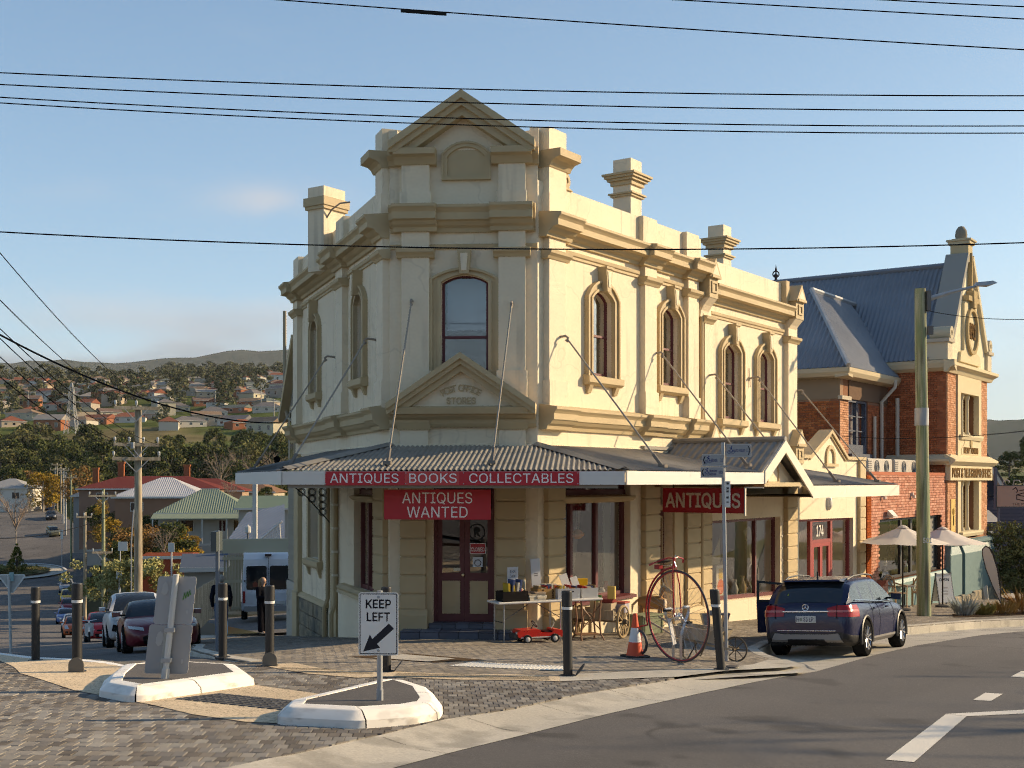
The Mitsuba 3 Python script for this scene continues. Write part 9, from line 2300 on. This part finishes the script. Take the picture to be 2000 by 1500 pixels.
# valley belt of gums and dark trees
_tr = np.random.default_rng(77)
lbs = ['olive green gum tree in the valley belt below the hillside houses']
row = []
for Z, n, y0 in ((258, 12, 0), (285, 15, 0), (318, 16, 0), (352, 16, 0), (392, 15, 0), (430, 12, 0)):
 for i in range(n):
  px = -30 + (i + _tr.random()) * 600 / n
  if Z > 380 and 275 < px < 420 and _tr.random() < .75: continue
  row.append((px, (258, 285, 318, 352, 392, 430).index(Z), Z + _tr.normal() * 6, (9 + 6 * _tr.random()) * (.85 if Z < 270 else 1)))
ZN = lambda px: ['by the left picture edge', 'left of the lattice pylon', 'under the lattice pylon', 'just left of the tall power pole', 'just right of the tall power pole', 'above the green roofed cottage', 'above the slate blue roof', 'against the annexe'][int(np.clip((px + 30) / 75, 0, 7))]
RN = ('front', 'second', 'third', 'fourth', 'fifth', 'rearmost')
for i, (px, rw, Z, h) in enumerate(row):
 dk = i % 3 != 0
 tree('gum_tree' if not dk else 'dark_tree', f"{'tall' if h > 12 else 'low'} {'dark green tree' if dk else 'olive gum tree'}, {RN[rw]} valley row, {ZN(px)}", pxt(px, Z), Z, h, f'gum{i % 4}' if not dk else f'dark{i % 3}', w=.9 + .3 * _tr.random(), z=float(G(pxt(px, Z), Z)) - 2.5 + HB(pxt(px, Z), Z), group='olive gums of the valley belt' if not dk else 'dark trees of the valley belt')
# streets trees, hedges and shrubs
for i, (px, Z, y1, y0, cr, lb_) in enumerate((
  (85, 235, 1000, 920, 'autumn0', 'yellow and orange autumn tree at the far left of the street'), (50, 250, 995, 915, 'russet1', 'russet autumn tree among the yellow street trees'), (20, 245, 990, 905, 'dark1', 'dense green tree at the left edge above the street'), (105, 238, 985, 935, 'autumn1', 'golden autumn tree beside the far poles'), (158, 205, 985, 910, 'russet0', 'brown leaved tree behind the street poles'), (30, 290, 975, 930, 'autumn2', 'orange tree behind the white building'),
  (198, 135, 1010, 975, 'autumn1', 'slim golden shrub beside the green stained pole'), (378, 112, 1075, 1045, 'autumn0', 'orange flowering bush in front of the green roofed cottage'), (232, 95, 1110, 1055, 'dark0', 'dark shrub by the street name post'), (300, 105, 1095, 1020, 'russet1', 'rust leaved shrub in the cottage garden'), (215, 118, 1075, 1010, 'autumn2', 'yellow leaved shrub behind the green stained pole'), (260, 112, 1090, 1025, 'russet2', 'brown twiggy shrub beside the tall pole'), (520, 150, 1010, 950, 'dark2', 'dark round tree under the end of the awning'), (185, 160, 1030, 985, 'dark1', 'dark green shrub by the red roofed house'))):
 x, z0, h = pxt(px, Z), 3 - (y1 - 938) / 2368 * Z, (y1 - y0) / 2368 * Z
 tree('street_tree' if h > 4 else 'garden_shrub', lb_, x, Z, h * 1.08, cr, z=z0 - .1 * h, w=1.05, tk=h > 4)
_g = np.random.default_rng(31)
for i in range(34):
 px, Z = 180 + 310 * _g.random(), 132 + 60 * _g.random()
 if i < 14: px, Z = 195 + 150 * _g.random(), 96 + 30 * _g.random()
 y1 = 1062 - 55 * (Z - 130) / 60 if i >= 14 else 1110 - 25 * _g.random()
 h = (2.2 + 2.2 * _g.random()); cr = ('russet0', 'autumn1', 'dark1', 'gum2', 'russet2')[i % 5]
 tree('garden_shrub', ('russet', 'yellow', 'dark green', 'olive', 'brown')[i % 5] + ' garden shrub between the roofs below the side street', pxt(px, Z), Z, h, cr, z=3 - (y1 - 938) / 2368 * Z - .3 * h, w=1.2, tk=False, group=('russet', 'yellow', 'dark green', 'olive', 'brown')[i % 5] + ' shrubs among the gardens')
tree('palm_like_tree', 'spiky green palm behind the red roofs', pxt(300, 175), 175, 5, 'dark2', z=3 - (985 - 938) / 2368 * 175, tk=False)
fr = []
for i in range(26):
 a = i * 2.4; e = .15 + 1.1 * (i / 26); L_ = 3.2
 t = np.linspace(0, 1, 6)[:, None]
 q = np.array([[math.cos(a) * math.cos(e), math.sin(a) * math.cos(e), math.sin(e)]]) * t * L_; q[:, 2] -= 1.3 * (t[:, 0] ** 2)
 fr.append(tube(q, [.16, .3, .3, .24, .14, .03], 3, False))
put(mv(col(cat(fr), (.12, .14, .05), .1), pxt(300, 173), 173, 3 - (955 - 938) / 2368 * 173), 'leaf', 'fronds', 'palm_like_tree')
for i, (px, Z, y1, y0, lb_) in enumerate(((30, 196, 1060, 958, 'bare vase shaped street tree above the conical shrub'), (320, 95, 1095, 1030, 'bare grey twiggy shrub right of the tall power pole'), (450, 160, 985, 935, 'bare pale tree between the red roof and the awning'), (500, 210, 970, 900, 'bare winter tree on the slope beside the annexe'), (430, 230, 960, 885, 'bare brown tree behind the red roofs'), (535, 250, 950, 880, 'bare winter tree touching the annexe edge'), (470, 270, 945, 880, 'bare tree in the middle of the grassy slope'))):
 h = (y1 - y0) / 2368 * Z; k = thing('bare_tree', lb_, 'tree')
 m = Tm(pxt(px, Z), Z, 3 - (y1 - 938) / 2368 * Z) @ S(h * 1.2, h * 1.2, h)
 putd(protos[f'bare{i % 3}'], 'branches', k, m); putd(protos['trunk0'], 'trunk', k, Tm(pxt(px, Z), Z, 3 - (y1 - 938) / 2368 * Z) @ S(h * .6, h * .6, h * .55))
HG = thing('hedge', 'big yellow green variegated hedge behind the silver suv', 'hedge')
r_ = np.random.default_rng(5)
def hs(r):
 return np.array([r.normal() * 1.25, r.random() * 2.2, .35 + 2.1 * r.random() ** .8]), .38
put(mv(leaf_cloud(90, 90, 1, hs, 9, (.16, .17, .06), (.40, .38, .17), .085), pxt(240, 66), 66, 3 - (1188 - 938) / 2368 * 66), 'leaf', 'foliage', HG)
put(mv(cat([tube([(x, 1, -1), (x * .8, 1, .8)], .06, 5) for x in (-1.5, -.5, .5, 1.5)]), pxt(240, 66), 66, 3 - (1188 - 938) / 2368 * 66), 'bark', 'stem', HG)
CN = thing('conical_shrub', 'conical golden green conifer on the roundabout', 'shrub')
put(mv(leaf_cloud(70, 60, 1, lambda r: (lambda t, a: (np.array([1.5 * (1 - t) * math.cos(a) * .85, 1.5 * (1 - t) * math.sin(a) * .85, .3 + 3.7 * t]), .38 * (1.1 - t * .7)))(r.random() ** 1.3, r.random() * 6.28), 3, (.06, .085, .02), (.16, .16, .03), .10), pxt(33, 170), 170, float(G(pxt(33, 170), 170)) + .2), 'leaf', 'foliage', CN)
put(mv(cyl((0, 0, -.3), (0, 0, 2), .12), pxt(33, 170), 170, float(G(pxt(33, 170), 170)) + .2), 'bark', 'trunk', CN)
RSH = thing('round_shrub', 'pale green round shrub at the left edge of the roundabout', 'shrub')
put(mv(leaf_cloud(30, 60, 1, lambda r: (np.array([r.normal() * .5, r.normal() * .5, .4 + .9 * r.random()]), .4), 4, (.12, .14, .05), (.25, .25, .1), .09), pxt(2, 168), 168, float(G(pxt(2, 168), 168)) + .1), 'leaf', 'foliage', RSH)
gc = []
for i in range(700):
 a, q = r_.random() * 6.28, 5.8 * math.sqrt(r_.random()); x, y = rc[0] + q * math.cos(a), rc[1] + q * math.sin(a)
 gc.append((x, y))
gcm = leaf_cloud(300, 10, 1, lambda r: (lambda a, q: (np.array([rc[0] + q * math.cos(a), rc[1] + q * math.sin(a), 0.0]), .3))(r.random() * 6.28, 5.8 * math.sqrt(r.random())), 6, (.10, .12, .05), (.2, .18, .08), .12)
gv = gcm[0].copy(); gv[:, 2] = np.abs(gv[:, 2]) + G(gv[:, 0], gv[:, 1]) + .25
put((gv, gcm[1], gcm[2]), 'leaf', 'ground_cover', kind='stuff', label='low ground cover planted on the roundabout')
# plants by the post office
def bed_plant(label, x, y, w, h, c0, c1, leaf, seed, spiky=True, name='garden_plant'):
 k = thing(name, label, 'plant'); r = np.random.default_rng(seed); ms = []
 n = 150
 for i in range(n):
  a = r.random() * 6.28; rr = w * math.sqrt(r.random()) * .6; e = np.array([math.cos(a) * (.4 + .5 * r.random()), math.sin(a) * (.4 + .5 * r.random()), .7 + .5 * r.random()])
  b = np.array([rr * math.cos(a), rr * math.sin(a) * .6, 0]); L_ = h * (.6 + .5 * r.random())
  s = np.cross(e, [0, 0, 1]); s /= np.linalg.norm(s); t = b + e * L_; md = b + e * L_ * .55 + [0, 0, h * .08]
  c_ = np.array(c0) + (np.array(c1) - np.array(c0)) * r.random()
  ms.append(col(M([b, md - s * leaf, md + s * leaf, t], [[0, 1, 2], [1, 3, 2]]), c_))
 put(mv(cat(ms), x, y, float(G(x, y))), 'leaf', 'foliage', k)
 put(mv(lathe([(.05, -.1), (.05, .08), (0, .1)], 6), x, y, float(G(x, y))), 'matte', 'stem', k, color=(.1, .08, .05))
bed = sg.Polygon([(12.9, 35.4), (14.2, 36.2), (20, 41.3), (19.2, 42.4), (13.5, 37.2)])
put(drape(bed, .4, .012), 'matte', 'flower_bed', color=(.075, .055, .04), kind='structure', label='brown mulch bed along the right hand kerb')
bed_plant('silver leaved plant at the near end of the flower bed', 13.65, 36.6, .45, .50, (.26, .29, .27), (.42, .44, .42), .035, 1)
bed_plant('low olive plant second in the flower bed', 14.45, 37.1, .5, .36, (.14, .13, .04), (.24, .20, .06), .03, 2)
bed_plant('russet grassy plant behind the feather flag', 15.3, 37.7, .6, .46, (.22, .14, .05), (.34, .22, .07), .02, 3)
bed_plant('tall rust coloured plant at the right end of the flower bed', 16.2, 38.4, .7, .72, (.20, .11, .04), (.33, .18, .06), .022, 4)
bed_plant('yellow brown tussock at the very end of the flower bed', 17.1, 39.2, .7, .6, (.25, .19, .06), (.38, .27, .08), .018, 5)
BU = thing('bottlebrush_bush', 'large dark green bush against the end wall of the post office', 'bush')
bu = leaf_cloud(120, 110, 1, lambda r: (np.array([r.normal() * 1.05, r.normal() * .8, .3 + 2.9 * r.random() ** .9]), .42), 12, (.06, .075, .03), (.19, .20, .085), .10, .28)
put(mv(bu, 22.6, 53.0, float(G(22.6, 53)) - .1), 'leaf', 'foliage', BU)
put(mv(cat([tube([(x, 0, -.3), (x * 1.6, 0, 1.6)], .05, 5) for x in (-.5, 0, .5)]), 22.6, 53.0, float(G(22.6, 53))), 'bark', 'stem', BU)
tree('dark_conifer', 'tall dark conifer at the right edge beyond the hoarding', pxt(2004, 120), 120, 4.6, 'dark0', z=3 - (925 - 938) / 2368 * 120 - .8, w=.45)
tree('spreading_tree', 'spreading dark tree on the skyline beside the conifer', pxt(1972, 170), 170, 4.0, 'dark1', z=3 - (930 - 938) / 2368 * 170 - .5, w=1.3)
tree('dark_tree', 'dark bushy tree behind the navy shop gable', pxt(1985, 140), 140, 4.5, 'dark2', z=-1.0, w=1.5)
# ---------------------------------------------------------------- hillside suburb
pal_w = [(.46, .43, .37), (.40, .33, .25), (.30, .13, .075), (.50, .50, .47), (.34, .30, .25), (.27, .11, .06), (.44, .40, .30)]
pal_r = [(.20, .08, .055), (.16, .15, .15), (.24, .17, .12), (.30, .27, .24), (.22, .09, .06), (.12, .14, .13), (.17, .12, .10)]
wn_ = ['cream', 'tan', 'brick', 'white', 'fawn', 'red brick', 'pale yellow']
rn_ = ['red', 'charcoal', 'brown', 'grey', 'rusty', 'slate green', 'umber']
_h = np.random.default_rng(123)
hs_ = []
for Z, n, lo, hi in ((545, 7, 330, 555), (560, 5, -10, 280), (640, 13, -10, 560), (720, 15, -10, 560), (800, 16, -10, 560), (890, 17, -10, 560), (600, 9, -10, 560), (680, 14, -10, 560), (760, 15, -10, 560), (845, 16, -10, 560), (940, 17, -10, 560), (990, 18, -10, 560), (1050, 17, -10, 560), (1120, 18, -10, 560), (1230, 17, -10, 400), (1300, 14, -10, 330)):
 for i in range(n):
  px = lo + (i + .2 + .6 * _h.random()) * (hi - lo) / n
  hs_.append((px, Z * (1 + .03 * _h.normal())))
for i, (px, Z) in enumerate(hs_):
 x = pxt(px, Z); z = float(G(x, Z)) + HB(x, Z); a, b = int(_h.integers(0, 7)), int(_h.integers(0, 7))
 tall = _h.random() < .35
 pos = ('low on' if Z < 700 else 'half way up' if Z < 950 else 'near the top of')
 house(f'{wn_[a]} {"two storey" if tall else "single storey"} house with {rn_[b]} roof {pos} the hillside suburb', px, Z, 938 - (z - 3) / Z * 2368, 10 + 6 * _h.random(), 8 + 2 * _h.random(), 5.2 if tall else 2.9, 1.6 + 1.0 * _h.random(), (_h.random() - .5) * 1.3 + (1.57 if _h.random() < .25 else 0), pal_w[a], pal_r[b], hip=_h.random() < .6, wins=3 if Z < 900 else 2, drop=5, group=f'{wn_[a]} {"two storey" if tall else "single storey"} {rn_[b]} roofed houses {pos} the hill', name='hillside_house')
HN = lambda Z: ('lowest', 'lower', 'middle', 'upper', 'highest')[int(np.clip((Z - 560) / 155, 0, 4))]
for i in range(150):
 Z = 560 + 760 * _h.random() ** .9; px = -20 + 590 * _h.random(); x = pxt(px, Z)
 tree('hillside_tree', f'{HN(Z)} olive tree among the hillside houses, {ZN(px)}', x, Z, 8 + 8 * _h.random(), f'far{i % 3}', z=float(G(x, Z)) + HB(x, Z) - 1, w=1.0, tk=False, group='trees among the hillside houses')
for i in range(150):     # bushland along the ridge
 Z = 1330 + 420 * _h.random(); px = (320 + 240 * _h.random()) if i < 100 else (-20 + 360 * _h.random()); x = pxt(px, Z)
 tree('ridge_tree', f"{('front', 'inner', 'rear')[int((Z - 1330) / 141)]} ridge eucalypt of the grey green bushland, {ZN(px)}", x, Z, 10 + 7 * _h.random() + (5 if i < 100 else 0), f'far{i % 3}', z=float(G(x, Z)) + HB(x, Z) - 2, w=1.1, tk=False, group='eucalypts along the ridge')
# lattice tower
PY = thing('lattice_pylon', 'pale steel lattice pylon on the hillside', 'pylon')
pyx, pyy = pxt(140, 520), 520; pz = float(G(pyx, pyy)) + HB(pyx, pyy)
ms = []
lv = [(0, 2.6), (5, 2.0), (9, 1.5), (13, 1.1), (16, 1.0), (19, .9), (22, .2)]
cs = lambda z, w: [np.array([pyx + sx * w, pyy + sy * w, pz + z]) for sx, sy in ((-1, -1), (1, -1), (1, 1), (-1, 1))]
for (z0, w0), (z1, w1) in zip(lv[:-1], lv[1:]):
 a, b = cs(z0, w0), cs(z1, w1)
 for i in range(4):
  ms += [tube([a[i], b[i]], .16, 4), tube([a[i], b[(i + 1) % 4]], .09, 3), tube([a[(i + 1) % 4], b[i]], .09, 3), tube([b[i], b[(i + 1) % 4]], .09, 3)]
put(cat(ms), 'matte', 'lattice', PY, color=(.38, .38, .37))
for z, w in ((13.5, 4.5), (16.5, 3.8), (19.5, 3.2)):
 put(cat([tube([(pyx - w, pyy, pz + z), (pyx, pyy - .6, pz + z + .9), (pyx + w, pyy, pz + z)], .12, 4), tube([(pyx - w, pyy, pz + z), (pyx + w, pyy, pz + z)], .12, 4)]), 'matte', 'crossarm', PY, color=(.38, .38, .37))
for i, (px, Z) in enumerate(((55, 640), (205, 700), (420, 610), (510, 620), (535, 560))):
 x = pxt(px, Z); z = float(G(x, Z)) + HB(x, Z); k = thing('hillside_pole', 'slender power pole among the hillside houses', 'utility pole', 'power poles on the hillside')
 put(tube([(x, Z, z), (x, Z, z + 11)], .22, 5), 'matte', 'shaft', k, color=(.38, .36, .33)); put(box(x - 1.2, x + 1.2, Z - .1, Z + .1, z + 10, z + 10.3), 'matte', 'crossarm', k, color=(.3, .28, .26))
# ---------------------------------------------------------------- across the road (seen in windows and by its shade)
for i, (x, y, h) in enumerate(((27.5, 17.6, 10.5), (31, 24, 9))):
 k = thing('bare_tree', ['bare street tree across the main road, out of frame, shading the near pavers', 'second bare street tree across the main road, out of frame'][i], 'tree')
 putd(protos[f'bare{i}'], 'branches', k, Tm(x, y, .2) @ S(h * 1.2, h * 1.2, h)); putd(protos['trunk1'], 'trunk', k, Tm(x, y, .2) @ S(h * .8, h * .8, h * .6))
for i, (x, y, w, d, h, a) in enumerate(((-14, -16, 16, 9, 6.5, .1), (6, -19, 14, 9, 8, .0), (24, -14, 16, 9, 6, -.35), (40, 0, 16, 9, 7, -.9), (-34, -6, 16, 9, 6, .5))):
 k = thing('opposite_building', ['low brick shop row across the road behind the viewpoint', 'tall rendered shop across the road behind the viewpoint', 'brick cottage across the road behind the viewpoint', 'dark shop across the road to the south', 'weatherboard house across the side street behind the viewpoint'][i], 'building')
 m = Tm(x, y, .2) @ Rz(a)
 put(tr(box(-w / 2, w / 2, -d, 0, -1, h), m), 'matte', 'wall', k, color=[(.22, .12, .08), (.30, .27, .22), (.26, .14, .09), (.12, .12, .13), (.3, .3, .28)][i])
 put(tr(hull([(-w / 2 - .4, .4, h), (w / 2 + .4, .4, h), (-w / 2 - .4, -d - .4, h), (w / 2 + .4, -d - .4, h), (-w / 2 + 2, -d / 2, h + 2.4), (w / 2 - 2, -d / 2, h + 2.4)]), m), 'matte', 'roof', k, color=(.12, .10, .10))
 for j in range(4):
  u = -w / 2 + w * (j + .5) / 4
  put(tr(box(u - 1.1, u + 1.1, .0, .05, .6, 2.8), m), 'carglass', 'window', k)
# ---------------------------------------------------------------- air
scene['haze_air'] = {'type': 'homogeneous', 'albedo': rgb((.93, .95, .98)), 'sigma_t': 4.5e-5}
scene['haze'] = {'type': 'cube', 'to_world': T().translate([0, 2450, 250]).scale([4800, 2600, 270]), 'bsdf': {'type': 'null'}, 'interior': {'type': 'ref', 'id': 'haze_air'}}
lab('haze', 'thin blue haze of the valley air', None, None, 'stuff')
scene['camera']['medium'] = {'type': 'ref', 'id': 'haze_air'}
